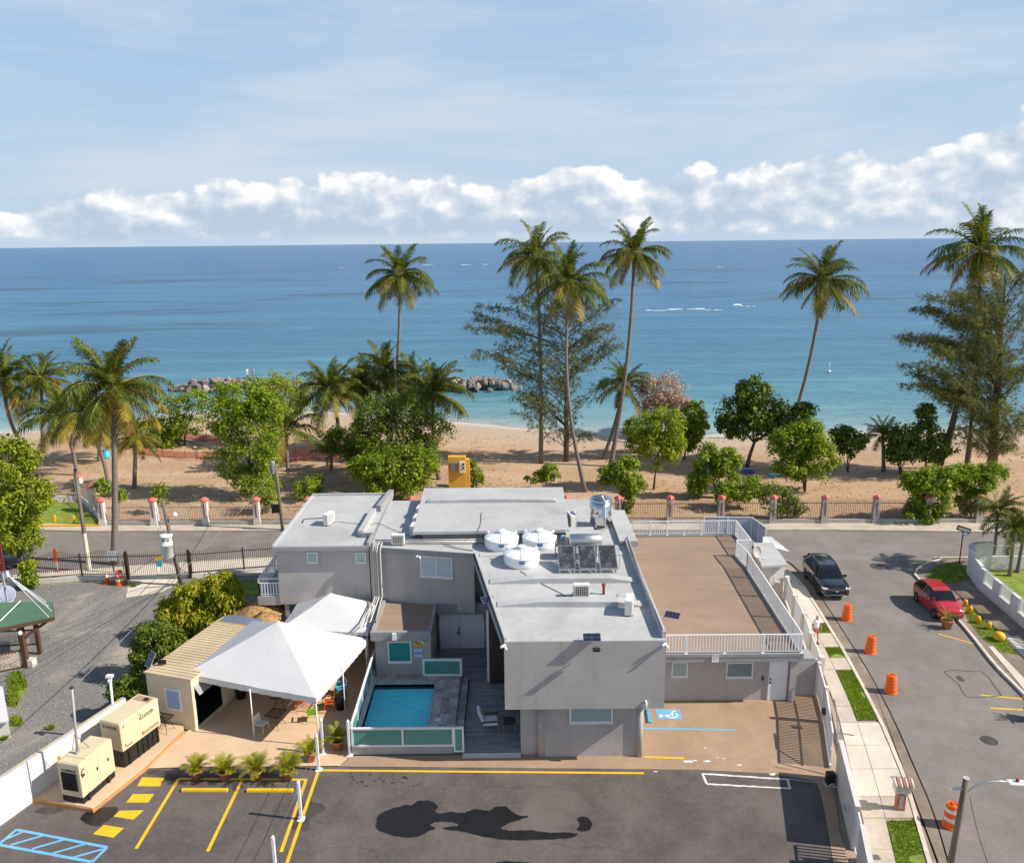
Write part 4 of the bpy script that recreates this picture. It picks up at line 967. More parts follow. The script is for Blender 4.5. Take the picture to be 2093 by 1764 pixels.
struct('door_sill', MB().box(-2.44, .25, 32.2, 32.36, 0, .05), M_['concl'])
# ================================================================== THINGS: WEST SIDE
def lp(T, name, mb, mt, smooth=False, bevel=0, parent=None, kind=None):     # part in the thing's own coordinates
    return part(name, mb, M_[mt] if isinstance(mt, str) else mt, parent or T, smooth, bevel, local=True, kind=kind)
XZ = lambda x, y, z: Matrix.Translation((x, y, z)) @ Matrix.Rotation(R(90), 4, 'X')          # lettering on a face looking to -y
YZ = lambda x, y, z: Matrix.Translation((x, y, z)) @ Matrix.Rotation(R(90), 4, 'Z') @ Matrix.Rotation(R(90), 4, 'X')   # on a face looking to +x

# --- boundary wall
BW = thing('boundary_wall', 'pale rendered boundary wall between the gravel lot and the generators', 'wall', (-20, 31, 0))
for a, b_ in [((-24.6, 19.5), (-22.0, 25.9)), ((-21.98, 25.95), (-20.66, 29.55)), ((-20.64, 29.6), (-18.75, 34.4))]:
    part('wall_panel', MB().wallpath([a, b_], .16, -.05, 1.9), M_['whitewall'], BW)
part('wall_cap', MB().wallpath([(-24.7, 19.5), (-18.8, 34.45)], .18, 1.9, 1.93), M_['conc'], BW)
for p in ((-21.2, 28.0), (-20.1, 30.8)):
    part('wall_lamp', MB().box(p[0] + .02, p[0] + .12, p[1], p[1] + .1, 1.15, 1.3), M_['yellowpost'], BW)

# --- generators
def rz_of(dx, dy): return math.atan2(dy, dx) - math.pi / 2
gz = .2
C1 = thing('generator', 'smaller beige generator with a black grille on its end, nearest the car park', 'generator', (-18.68, 29.24, gz), rz_of(.46, 1.81), 'beige generators on the raised pad')
lp(C1, 'base_tank', MB().box(-.52, .52, .02, 1.86, 0, .30), 'black')
bd = lp(C1, 'enclosure', MB().box(-.55, .55, -.02, 1.9, .3, 1.86), 'beige', bevel=.03)
lp(C1, 'roof_panel', MB().box(-.5, .5, .42, 1.86, 1.86, 1.885), 'beige', bevel=.01)
lp(C1, 'roof_panel', MB().box(-.5, .5, .03, .38, 1.86, 1.88), 'beige', bevel=.01)
gr = lp(C1, 'grille_recess', MB().box(-.36, .36, -.032, -.02, .62, 1.42), 'dark')
for k in range(9): lp(C1, 'grille_bar', MB().box(-.36 + k * .09 - .012, -.36 + k * .09 + .012, -.06, -.034, .62, 1.42), 'blackm', parent=gr)
for k in range(10): lp(C1, 'grille_bar', MB().box(-.36, .36, -.056, -.034, .62 + k * .089 - .012, .62 + k * .089 + .012), 'blackm', parent=gr)
text_part('lettering', 'CUMMINS', bd, XZ(0, -.022, 1.53), .16, M_['inkdark'])
for y0, y1 in ((.35, .98), (1.02, 1.62)):
    d_ = lp(C1, 'side_door', MB().box(.55, .565, y0, y1, .42, 1.62), 'beige', bevel=.006)
    lp(C1, 'latch', MB().box(.565, .60, y1 - .12, y1 - .06, 1.02, 1.16), 'blackm', parent=d_)
lg = lp(C1, 'emblem', MB().box(.552, .562, .06, .2, 1.22, 1.36), 'inkdark')
arc = [(.56, .17 + .11 * math.cos(a), 1.42 + .14 * math.sin(a)) for a in [.9 + .35 * k for k in range(14)]]
lp(C1, 'emblem_ring', MB().tube(arc, .022, 5), 'inkdark', parent=lg)
for y in (.25, 1.4): lp(C1, 'mount_foot', MB().box(.5, .58, y, y + .12, 0, .34), 'black')
K1 = thing('generator', 'tall beige generator on a black fuel tank, beside the container', 'generator', (-18.02, 31.66, gz), rz_of(.67, 1.83), 'beige generators on the raised pad')
kt = lp(K1, 'fuel_tank', MB().box(-.5, .5, 0, 2.1, 0, .86), 'black', bevel=.02)
for y in (.25, .32, .8, 1.1, 1.4, 1.7, 1.95): lp(K1, 'tank_rib', MB().box(.5, .535, y, y + .045, .02, .84), 'black', parent=kt)
kb = lp(K1, 'enclosure', MB().box(-.58, .58, -.08, 2.2, .86, 2.24), 'beige', bevel=.03)
lp(K1, 'roof_panel', MB().box(-.54, .54, -.04, 1.6, 2.24, 2.262), 'beige', bevel=.01)
lp(K1, 'roof_vent', MB().box(-.45, .45, 1.72, 2.1, 2.235, 2.25), 'patio2'); lp(K1, 'exhaust_cap', MB().box(.12, .32, 1.82, 1.95, 2.24, 2.33), 'blackm')
for y0, y1 in ((.0, .95), (.99, 2.12)):
    d_ = lp(K1, 'side_door', MB().box(.58, .594, y0, y1, .94, 2.18), 'beige', bevel=.006)
    for z in (1.08, 1.98): lp(K1, 'hinge', MB().box(.594, .61, y0 + .08, y0 + .12, z, z + .1), 'blackm', parent=d_)
lp(K1, 'notice', MB().box(.596, .60, 1.9, 2.06, 1.8, 2.0), 'white')
text_part('lettering', 'KOHLER', kb, XZ(-.02, -.082, 1.98), .22, M_['inkdark'])
text_part('lettering', 'KOHLER', kb, YZ(.598, 1.42, 1.86), .22, M_['inkdark'])
text_part('lettering', 'KOHLER', kb, YZ(.598, .28, 1.02), .10, M_['inkdark'])
lp(K1, 'vent_louvre', MB().box(.595, .605, 1.05, 2.05, .98, 1.14), 'patio2')
# masts
mp = aty(*Z6(535, 750), 29.9)
mast = thing('mast', 'thin grey mast rising from the front generator with a cable at its top', 'mast', (mp.x, 29.9, 2.05))
tp = aty(*Z6(490, 268), 29.9)
part('pole', MB().tube([(mp.x, 29.9, 2.05), (tp.x, 29.9, tp.z)], [.055, .045], 8), M_['greypipe'], mast, True)
part('base_flange', MB().lathe([(.12, 2.06), (.12, 2.09), (.07, 2.2)], 10, (mp.x, 29.9, 0)), M_['alu'], mast)
part('cap', MB().box(tp.x - .09, tp.x + .06, 29.85, 29.97, tp.z - .02, tp.z + .06), M_['woodbr'], mast)
part('stay', MB().tube([(mp.x, 29.9, 3.0), (mp.x - .35, 30.1, 2.06)], .012, 5).tube([(mp.x, 29.9, 3.0), (mp.x + .3, 30.3, 2.06)], .012, 5), M_['cable'], mast)
cb, ct = aty(*Z6(765, 420), 33.9), aty(*Z6(747, 185), 33.9)
cp = thing('camera_pole', 'white camera post standing behind the tall generator', 'camera pole', (cb.x, 33.9, 0))
part('pole', MB().tube([(cb.x, 33.9, 0), (ct.x, 33.9, ct.z)], .06, 8), M_['white'], cp, True)
part('camera', MB().box(ct.x - .1, ct.x + .2, 33.7, 33.9, ct.z - .02, ct.z + .1).box(ct.x + .02, ct.x + .14, 33.62, 33.8, ct.z - .2, ct.z - .08), M_['white'], cp)

# --- container kiosk
K = thing('container_kiosk', 'cream container kiosk with a ribbed roof and open counter under the tent', 'kiosk', (-15.57, 34.56, 0), R(-17))
lp(K, 'front_wall', MB().box(-2.6, 0, 0, .08, .08, 2.7), 'cream')
lp(K, 'rear_wall', MB().box(-2.6, 0, 6.02, 6.1, .08, 2.7), 'cream'); lp(K, 'side_wall', MB().box(-2.6, -2.52, .08, 6.02, .08, 2.7), 'cream')
lp(K, 'side_wall', MB().box(-.08, 0, .082, .2, .08, 2.7), 'cream'); lp(K, 'side_wall', MB().box(-.08, 0, 2.2, 6.02, .08, 2.7), 'cream')
lp(K, 'header_panel', MB().box(-.08, 0, .2, 2.2, 2.2, 2.7), 'cream'); lp(K, 'awning', MB().add([(0, .2, 2.25), (0, 2.2, 2.25), (.28, 2.2, 1.85), (.28, .2, 1.85)], [(0, 1, 2, 3)]), 'trim')
lp(K, 'counter_panel', MB().box(0, .12, 2.25, 4.6, .1, 1.25), 'cream'); lp(K, 'floor', MB().box(-2.52, -.08, .08, 6.02, .08, .1), 'dark')
lp(K, 'bottom_rail', MB().box(-2.62, .03, -.03, .1, 0, .1).box(-.1, .03, .1, 6.1, 0, .1), 'cream')
lp(K, 'interior', MB().box(-1.7, -1.6, .2, 4, .1, 2.2), 'dark')
rf = lp(K, 'roof', MB().box(-2.68, .06, -.06, 6.16, 2.7, 2.76), 'creamroof')
for k in range(26): lp(K, 'roof_rib', MB().box(-2.68, .06, -.04 + k * .24, .02 + k * .24, 2.76, 2.79), 'creamroof', parent=rf)
lp(K, 'skylight_strip', MB().box(-2.5, -.2, 5.6, 6.4, 2.77, 2.80), 'alu')
lv = lp(K, 'louvre_window', MB().box(-1.55, -1.47, -.05, 0, .95, 2.1).box(-.73, -.65, -.05, 0, .95, 2.1).box(-1.47, -.73, -.05, 0, 2.02, 2.1).box(-1.47, -.73, -.05, 0, .95, 1.03), 'white')
lp(K, 'dark_gap', MB().box(-1.47, -.73, -.01, -.002, 1.03, 2.02), 'inkblue', parent=lv)
for k in range(10): lp(K, 'slat', MB().obox((-1.1, -.03, 1.08 + k * .1), (.37, 0, 0), (0, .03, .025), (0, -.003, .006)), 'paperblue', parent=lv)
def solar_light(name, label, loc, rz, tilt, w_=.55, h_=.38, n=2, arm=.3, mt='alu'):
    T = thing(name, label, 'solar light', loc, rz)
    ax, ay, az = V((1, 0, 0)), V((0, math.cos(tilt), math.sin(tilt))), V((0, -math.sin(tilt), math.cos(tilt)))
    c = V((0, 0, arm + .12))
    fr = lp(T, 'panel_frame', MB().obox(c, ax * (w_/2 + .012), ay * (h_/2 + .012), az * .012), mt)
    for i in range(n):
        for j in range(2):
            lp(T, 'solar_cell', MB().obox(c + ax * (w_ * ((i + .5) / n - .5)) + ay * (h_ * ((j + .5) / 2 - .5)) + az * .014, ax * (w_ / n / 2 - .006), ay * (h_ / 4 - .006), az * .003), 'panel', parent=fr)
    lp(T, 'bracket', MB().tube([(0, .05, 0), (0, 0, arm), c - az * .01], .022, 6), 'greypipe')
    return T
sp_ = at(*Z6(1030, 118), 2.8)
solar_light('solar_light', 'small tilted solar panel on the front corner of the container roof', (sp_.x, sp_.y, 2.79), R(-40), R(58), .5, .75, 2, .25)
solo('flood_light', MB().box(-.2, .2, -.04, .04, .05, .28).box(-.16, .16, -.06, -.04, .08, .25).tube([(0, 0, 0), (0, 0, .1)], .02, 6), M_['blackm'], 'small black flood light beside the panel on the container roof', 'flood light', (sp_.x + .5, sp_.y + .1, 2.79), local=True)

# --- tents
def tent(label, cs, apex, eave, legs, sag=.03, val=.28):
    c0 = sum((V((c[0], c[1], 0)) for c in cs), V()) / 4
    T = thing('party_tent', label, 'tent', (c0.x, c0.y, 0), 0, 'white party tents')
    A = V(apex); cs = [V((c[0], c[1], eave)) for c in cs]; n = 14
    for i in range(4):
        p, q = cs[i], cs[(i + 1) % 4]; m_ = MB(); idx = {}
        for j in range(n + 1):
            s_ = j / n
            for k in range(n + 1):
                u_ = k / n; e = p.lerp(q, u_); v_ = A.lerp(e, s_)
                v_.z -= sag * math.sin(math.pi * s_) * 1.5 * (1 - .5 * math.sin(math.pi * u_)) + .05 * math.sin(math.pi * u_) * s_ ** 4
                v_.z += .022 * mnoise.noise(v_ * 1.7) + .010 * mnoise.noise(v_ * 4.5)
                idx[j, k] = len(m_.v); m_.v.append(tuple(v_))
        for j in range(n):
            for k in range(n): m_.f.append((idx[j, k], idx[j + 1, k], idx[j + 1, k + 1], idx[j, k + 1]))
        part('canopy_panel', m_, M_['tent'], T, True)
        vl = MB(); nn = 40; out = V(((q - p).y, -(q - p).x, 0)).normalized()
        if out.dot((p + q) / 2 - c0) < 0: out = -out
        for k in range(nn + 1):
            u_ = k / nn; e = p.lerp(q, u_); e.z -= .05 * math.sin(math.pi * u_); w_ = .018 * math.sin(k * 1.9 + i) + .012 * math.sin(k * 4.3)
            vl.v += [tuple(e + out * .01), tuple(e + out * (.03 + w_) - V((0, 0, val)))]
        for k in range(nn): vl.f.append((2*k, 2*k+1, 2*k+3, 2*k+2))
        part('valance', vl, M_['tent'], T, True)
    for l in legs: part('leg', MB().tube([(l[0], l[1], .01), (l[0], l[1], eave - .02)], .03, 8), M_['white'], T, True)
    part('ridge_frame', MB().tube([q - V((0, 0, .3)) for q in (cs[0], A, cs[2])], .02, 5).tube([q - V((0, 0, .3)) for q in (cs[1], A, cs[3])], .02, 5), M_['alu'], T)
    return T
tc = [(-16.15, 35.4), (-9.22, 33.1), (-7.80, 38.75), (-14.74, 41.0)]
tent('large white peaked tent over the cafe tables beside the pool', tc, (-11.95, 37.1, 4.5), 2.62, [(-9.25, 33.2), (-7.9, 38.7), (-12.53, 33.95), (-8.5, 35.7), (-14.6, 40.8), (-11.3, 39.8)])
tent('smaller white peaked tent against the house wall, behind the large tent', [(-12.75, 39.9), (-7.85, 39.3), (-7.82, 42.9), (-12.6, 42.9)], (-10.3, 41.6, 3.95), 2.68, [(-7.95, 39.4), (-12.6, 40.0), (-12.5, 42.8), (-7.95, 42.8)], val=.2)

# --- thatched parasols
def thatch(label, loc, r, h):
    T = thing('thatched_parasol', label, 'parasol', loc, 0, 'thatched parasols beside the house'); rnd = random.Random(int(r * 100)); m_ = MB()
    for L_i in range(5):
        f0, f1 = L_i / 5, (L_i + 1.25) / 5; n = 60
        for k in range(n):
            a0, a1 = 6.283 * k / n, 6.283 * (k + 1.3) / n; j = rnd.uniform(-.05, .07)
            r0, r1 = r * f0 * .95, r * min(1.05, f1 + j); z0, z1 = h + .75 * (1 - f0), h + .75 * (1 - f1 - j) - .05
            m_.add([(r0*math.cos(a0), r0*math.sin(a0), z0 + .03), (r0*math.cos(a1), r0*math.sin(a1), z0 + .03), (r1*math.cos(a1), r1*math.sin(a1), z1 + rnd.uniform(-.03, .05)), (r1*math.cos(a0), r1*math.sin(a0), z1 + rnd.uniform(-.03, .05))], [(0, 1, 2, 3)])
    lp(T, 'thatch', m_, 'thatch', kind='stuff'); lp(T, 'pole', MB().tube([(0, 0, -loc[2]), (0, 0, h + .7)], .06, 8), 'woodbr', True)
    return T
thatch('larger thatched palm parasol beside the balcony', (-15.05, 43.55, 0), 1.45, 2.0)
thatch('lower thatched palm parasol in front of the other, behind the tent', (-14.4, 42.15, 0), 1.2, 1.85)

# --- cafe furniture
def wire_table(label, loc, rz, s=.72, h=.72, group='black wire cafe tables'):
    T = thing('cafe_table', label, 'table', loc, rz, group); a = s / 2
    lp(T, 'top_frame', MB().bar((-a, -a, h), (a, -a, h), .03).bar((a, -a + .016, h), (a, a - .016, h), .03).bar((a, a, h), (-a, a, h), .03).bar((-a, a - .016, h), (-a, -a + .016, h), .03), 'blackm')
    m_ = MB()
    for k in range(1, 12): q = -a + s * k / 12; m_.bar((q, -a, h), (q, a, h), .008).bar((-a, q, h), (a, q, h), .008)
    lp(T, 'wire_mesh', m_, 'blackm', kind='stuff')
    for sx, sy in ((-1, -1), (1, -1), (1, 1), (-1, 1)): lp(T, 'leg', MB().tube([(sx * a * .5, sy * a * .5, h), (sx * a * .45, sy * a * .45, h * .5), (sx * a * .95, sy * a * .95, 0)], .013, 6), 'blackm')
    lp(T, 'hoop', MB().tube([(a * .5 * math.cos(k * .524), a * .5 * math.sin(k * .524), h * .45) for k in range(13)], .01, 5), 'blackm')
    return T
def chair(label, loc, rz, mt, leg='alu', arms=False, group='cafe chairs under the tent'):
    T = thing('cafe_chair', label, 'chair', loc, rz, group)
    lp(T, 'seat', MB().box(-.23, .23, -.22, .24, .42, .46), mt, bevel=.015); lp(T, 'backrest', MB().obox((0, .27, .66), (.22, 0, 0), (0, .015, 0), (0, .05, .19)), mt, bevel=.012)
    for sx, sy in ((-1, -1), (1, -1)): lp(T, 'leg', MB().tube([(sx * .2, sy * .18, .43), (sx * .23, sy * .24, 0)], .016, 6), leg)
    for sx in (-1, 1): lp(T, 'leg', MB().tube([(sx * .21, .3, .82), (sx * .21, .23, .43), (sx * .23, .30, 0)], .016, 6), leg)
    if arms:
        for sx in (-1, 1): lp(T, 'armrest', MB().box(sx * .25 - .03, sx * .25 + .03, -.2, .26, .62, .65), mt); 
    return T
wire_table('black wire table beside the pale grey chair at the tent edge', (-11.72, 34.85, .012), R(-18))
wire_table('black wire table behind the lime green chair', (-9.9, 36.55, .012), R(-10))
wire_table('black wire table deep under the tent near the orange chair legs', (-12.0, 36.5, .012), R(5))
chair('pale grey chair at the left of the front wire table', (-12.28, 34.45, .012), R(70), 'acwhite')
chair('lime green armchair nearest the white posts', (-10.05, 35.3, .012), R(190), 'limech', 'limech', True)
chair('bright orange armchair under the right edge of the tent', (-9.45, 36.25, .012), R(-80), 'orangech', 'orangech', True)
chair('orange armchair half hidden deep under the tent', (-10.9, 36.3, .012), R(-150), 'orangech', 'orangech', True)
chair('sky blue armchair behind the orange one at the tent edge', (-9.15, 37.6, .012), R(-60), 'bluesky', 'bluesky', True)
wp_ = at(*Z6(1120, 575), .2)
wire_table('black wire table squeezed between the tall generator and the container', (wp_.x, wp_.y + .2, .2), R(-17), .6)
chair('black wire chair beside the container end wall', (wp_.x - .55, wp_.y + .55, .2), R(60), 'blackm', 'blackm', True)
def bin_(label, loc, mt='black'):
    T = thing('waste_bin', label, 'bin', loc, 0, 'round waste bins under the tent')
    lp(T, 'body', MB().lathe([(.24, 0), (.30, .78), (.27, .78), (.22, .05)], 18), mt, True); lp(T, 'rim', MB().lathe([(.30, .76), (.33, .79), (.33, .83), (.29, .84), (.27, .80)], 18), mt, True)
    lp(T, 'liner', MB().lathe([(.31, .70), (.335, .80), (.30, .86), (.26, .80)], 18, cap=False), 'black', True)
    return T
bin_('black waste bin by the tent leg nearest the pool', (-8.85, 36.35, .012)); bin_('blue black waste bin beside the container counter', (-14.3, 37.45, .012))

# --- post and cable barrier
def white_post(label, loc, h=1.83):
    T = thing('barrier_post', label, 'post', loc, 0, 'white square barrier posts')
    lp(T, 'shaft', MB().box(-.055, .055, -.055, .055, .02, h - .1), 'white', bevel=.008); lp(T, 'base_plate', MB().box(-.14, .14, -.14, .14, 0, .025), 'white')
    lp(T, 'finial', MB().lathe([(.075, h - .1), (.075, h - .06), (.03, h - .03), (.045, h), (.0, h + .03)], 8), 'white'); return T
for l, p in [('white barrier post at the corner of the yellow line, beside the potted palms', (-8.85, 31.46)), ('white barrier post just behind the potted palm nearest the tent', (-8.92, 32.65)), ('white barrier post touching the left front corner of the pool wall', (-7.66, 32.5)), ('white barrier post between the double yellow lines', (-8.84, 28.3)), ('white barrier post at the bottom edge of the picture', (-8.98, 25.2))]:
    white_post(l, (p[0], p[1], .01))
for k, (a, b_) in enumerate([((-8.92, 32.65), (-7.66, 32.5)), ((-8.85, 31.46), (-8.92, 32.65)), ((-8.85, 31.46), (-8.84, 28.3)), ((-8.84, 28.3), (-8.98, 25.2))]):
    for z in (1.5, .95):
        solo('barrier_cable', MB().tube([(a[0], a[1], z), ((a[0]+b_[0])/2, (a[1]+b_[1])/2, z - .03), (b_[0], b_[1], z)], .009, 5), M_['alu'], '%s steel cable strung %s' % ('upper' if z > 1 else 'lower', ['between the two posts by the pool corner', 'from the line corner post to the post behind it', 'along the double yellow lines from the corner post', 'along the double yellow lines to the bottom post'][k]), 'cable', (a[0], a[1], z))
# --- wheel stops
def stop(label, a, b_, mt):
    T = V(((a[0]+b_[0])/2, (a[1]+b_[1])/2, .01)); L = math.hypot(b_[0]-a[0], b_[1]-a[1]); m_ = MB()
    pr = [(-.09, 0), (.09, 0), (.07, .11), (-.07, .11)]; o = []
    for x in (-L/2, L/2): o += [(x, y, z) for y, z in pr]
    m_.add(o, [(3, 2, 1, 0), (4, 5, 6, 7)] + [(i, (i+1) % 4, 4 + (i+1) % 4, 4 + i) for i in range(4)])
    ob = solo('wheel_stop', m_, M_[mt], label, 'wheel stop', T, 'parking wheel stops', bevel=.012, local=True); ob.rotation_euler = (0, 0, math.atan2(b_[1]-a[1], b_[0]-a[0]))
stop('yellow wheel stop in the left marked bay', (-14.48, 30.13), (-12.48, 30.1), 'yellow'); stop('yellow wheel stop in the bay nearest the white posts', (-11.64, 30.07), (-9.63, 30.04), 'yellow')
stop('blue wheel stop beside the wheelchair symbol', (6.68, 35.9), (6.60, 34.75), 'bluesky')

# --- palm fronds shared by potted palms and trees
def frond_mesh(name, L, arch, droop, width, nl, mt, seed, hang=.5, fold=.35, dens=1.0):
    """a feather leaf: rachis along +x from the origin, bending down; leaflets both sides"""
    rnd = random.Random(seed); m_ = MB(); pts = []; ns = 14; ang = arch; p = V((0, 0, 0)); tw = rnd.uniform(-.25, .25)
    for i in range(ns + 1):
        pts.append(p.copy()); p = p + V((math.cos(ang), tw * (i / ns) * .35, math.sin(ang))) * (L / ns); ang -= droop / ns * (.35 + 1.3 * i / ns)
    def rp(s_):
        f_ = s_ * ns; i = min(int(f_), ns - 1); return pts[i].lerp(pts[i + 1], f_ - i), (pts[i + 1] - pts[i]).normalized()
    m_.tube(pts[::2], [L * .012 * (1 - .85 * i / (len(pts[::2]) - 1)) for i in range(len(pts[::2]))], 4, False); nr = len(m_.f)
    for k in range(nl):
        s_ = .10 + .90 * (k + .5) / nl; P_, d = rp(s_)
        side = d.cross(V((0, 0, 1))); side = side.normalized() if side.length > .05 else V((0, 1, 0)); upv = side.cross(d).normalized()
        ll = width * (math.sin(math.pi * min(1, (s_ * .86 + .10))) ** .65) * rnd.uniform(.85, 1.12)
        for sg in (-1, 1):
            if rnd.random() > dens: continue
            dv = (side * sg * .80 + d * rnd.uniform(.45, .75) + upv * fold * rnd.uniform(.2, 1)).normalized()
            w_ = L * .0105 * rnd.uniform(.8, 1.25)
            a = P_ - d * w_; b_ = P_ + d * w_; mid_ = P_ + dv * ll * .55; tip = P_ + dv * ll * .95 - V((0, 0, 1)) * ll * hang * rnd.uniform(.6, 1.3)
            mid_ = mid_ - V((0, 0, 1)) * ll * hang * .22
            m_.add([a, b_, mid_ + d * w_ * .8, tip, mid_ - d * w_ * .8], [(0, 1, 2, 4), (4, 2, 3)])
    me = m_.mesh(name, mt); me.materials.append(L_['rachis'])
    for i in range(nr): me.polygons[i].material_index = 1
    return me
ARE = [frond_mesh('areca_frond', 1.0, R(82 - 9 * i), R(62 + 14 * i), .27, 26, L_['areca'], 40 + i, .4, .35) for i in range(4)]
def potted(label, loc, s=1.0, seed=0, pot=1.0, ff=None, n=44, group='terracotta pots of palms by the car park'):
    T = thing('potted_palm', label, 'potted plant', loc, 0, group); rnd = random.Random(seed)
    lp(T, 'pot', MB().lathe([(.19 * pot, 0), (.27 * pot, .40 * pot), (.29 * pot, .40 * pot), (.29 * pot, .47 * pot), (.25 * pot, .47 * pot), (.24 * pot, .40 * pot)], 18), 'terracotta', True)
    lp(T, 'soil', MB().lathe([(.25 * pot, .38 * pot), (.25 * pot, .42 * pot)], 14), 'soil')
    for k in range(n):
        a = k * 2.399 + rnd.uniform(-.3, .3); link('frond', (ff or ARE)[rnd.randrange(4)], T, (.06 * math.cos(a), .06 * math.sin(a), .42 * pot), (rnd.uniform(-.2, .2), rnd.uniform(-.25, .2), a), (s * .95 * rnd.uniform(.7, 1.15),) * 3)
    return T
for i, (l, p, s) in enumerate([('potted palm at the left end of the row of four', (-14.15, 30.95), .78), ('potted palm second from the left in the row of four', (-12.84, 30.85), .82), ('potted palm third from the left in the row of four', (-11.45, 30.85), .95), ('potted palm at the right end of the row of four', (-10.07, 30.85), .9), ('potted palm between the row and the white barrier posts', (-9.38, 32.15), .78), ('potted palm in shade between two barrier posts beside the pool corner', (-8.31, 33.0), .85)]):
    potted(l, (p[0], p[1], .012), s, i)

# --- iron fence, gate and street side things of the gravel lot
def iron_bay(T, a, b, z0, zr, arch, step, mt, rad=.011, name='picket_panel', base=None, low=.12):
    a, b = V((a[0], a[1], 0)), V((b[0], b[1], 0)); d = b - a; L = d.length; n = int(L / step); m_ = MB()
    m_.bar(a + V((0, 0, zr)), b + V((0, 0, zr)), .035, .05).bar(a + V((0, 0, z0 + low)), b + V((0, 0, z0 + low)), .035, .05)
    for i in range(1, n):
        t_ = i / n; p = a + d * t_; h = zr + arch(t_); m_.box(p.x - rad, p.x + rad, p.y - rad, p.y + rad, z0 + .03, h)
    return part(name, m_, M_[mt], T, kind='stuff')
BF = thing('iron_fence', 'brown iron fence with wavy top along the gravel lot', 'fence', (-27, 52.8, 0))
fp_ = [g(Z5, -260, 600), g(Z5, 285, 545), g(Z5, 635, 520), g(Z5, 975, 520)]
fr_ = [g(Z5, 1475, 505), g(Z5, 1875, 470), g(Z5, 2270, 440)]
for P_ in (fp_, fr_):
    part('plinth', MB().wallpath(P_, .2, -.05, .32), M_['palewall'], BF)
    for a, b_ in zip(P_, P_[1:]): iron_bay(BF, a, b_, .32, 1.75, lambda t_: .18 + .32 * math.sin(math.pi * t_) ** 1.5, .13, 'brownm')
    for p in P_: part('post', MB().box(p.x - .045, p.x + .045, p.y - .045, p.y + .045, .3, 1.95).lathe([(.05, 1.95), (.055, 2.0), (0, 2.06)], 8, (p.x, p.y, 0)), M_['brownm'], BF)
GT = thing('iron_gate', 'brown iron double gate with crossed braces and a blue and yellow board', 'gate', (-25, 53, 0))
ga, gb = fp_[-1] + V((.12, 0, 0)), fr_[0] - V((.12, 0, 0)); gm = ga.lerp(gb, .5)
for a, b_ in ((ga, gm), (gm, gb)): iron_bay(GT, a, b_, .03, 1.78, lambda t_: .2, .13, 'brownm', name='gate_leaf')
part('brace', MB().bar(ga + V((0, -.03, .3)), gm + V((0, -.03, 1.75)), .03).bar(gm + V((0, -.03, 1.75)), gb + V((0, -.03, .3)), .03), M_['brownm'], GT)
part('kick_plate', MB().bar(ga + V((0, -.02, .14)), gb + V((0, -.02, .14)), .02, .22), M_['greybox'], GT)
bp_ = onplane(Z5(1222, 378), ga, gb)
sgn = part('board', MB().box(bp_.x - .2, bp_.x + .2, bp_.y - .07, bp_.y - .05, bp_.z - .36, bp_.z + .1), M_['bluesky'], GT); part('board_top', MB().box(bp_.x - .26, bp_.x + .24, bp_.y - .075, bp_.y - .05, bp_.z + .1, bp_.z + .34), M_['yellowsign'], GT)
for p in (ga, gb): part('gate_post', MB().box(p.x - .075, p.x + .075, p.y - .075, p.y + .075, 0, 2.15), M_['brownm'], GT)
# traffic drums and cone
def drum(label, loc, bands=True, lean=0):
    T = thing('traffic_drum', label, 'traffic drum', loc, 0, 'orange traffic drums')
    pr = [(.30, 0), (.30, .05), (.29, .06), (.285, .27), (.272, .29), (.268, .47), (.258, .49), (.254, .65), (.244, .67), (.24, .83), (.232, .85), (.228, .96), (.21, .995), (.17, 1.0), (.16, .97)]
    bdy = lp(T, 'body', MB().lathe(pr, 26), 'orange')
    for zr, rr_ in ((.28, .288), (.48, .272), (.66, .258), (.84, .244)): lp(T, 'rib', MB().lathe([(rr_ - .012, zr - .02), (rr_ + .006, zr - .008), (rr_ + .006, zr + .008), (rr_ - .012, zr + .02)], 22, cap=False), 'orange', parent=bdy)
    lp(T, 'handle', MB().box(-.12, .12, -.02, .02, 1.0, 1.06), 'orange')
    lp(T, 'rubber_base', MB().lathe([(.33, 0), (.33, .04)], 16), 'orange')
    if bands:
        for z0, z1, r0, r1 in ((.30, .46, .276, .272), (.68, .82, .248, .245)): lp(T, 'reflective_band', MB().lathe([(r0, z0), (r1, z1)], 20, cap=False), 'reflect', True, parent=bdy)
    T.rotation_euler = (0, lean, random.random() * 3); return T
dp = g(Z5, 920, 552); drum('orange traffic drum with two white bands inside the iron gate', (dp.x, dp.y, 0))
cpz = g(Z5, 825, 548)
cn = thing('traffic_cone', 'small red traffic cone beside the drum at the gate', 'traffic cone', (cpz.x, cpz.y, 0))
lp(cn, 'base', MB().box(-.22, .22, -.22, .22, 0, .04), 'orange'); lp(cn, 'cone', MB().lathe([(.16, .04), (.03, .85), (.02, .86)], 14), 'orange', True); lp(cn, 'band', MB().lathe([(.088, .5), (.06, .68)], 14, cap=False), 'reflect', True)
dl = aty(*Z5(440, 440), 54.2)
de = thing('delineator', 'upright orange panel marker on the pavement behind the iron fence', 'marker', (dl.x, 54.2, .1))
lp(de, 'panel', MB().box(-.12, .12, -.02, .02, .75, 1.75), 'orange'); lp(de, 'stem', MB().tube([(0, 0, 0), (0, 0, .8)], .03, 6), 'reflect'); lp(de, 'foot', MB().box(-.2, .2, -.2, .2, 0, .06), 'redpipe')
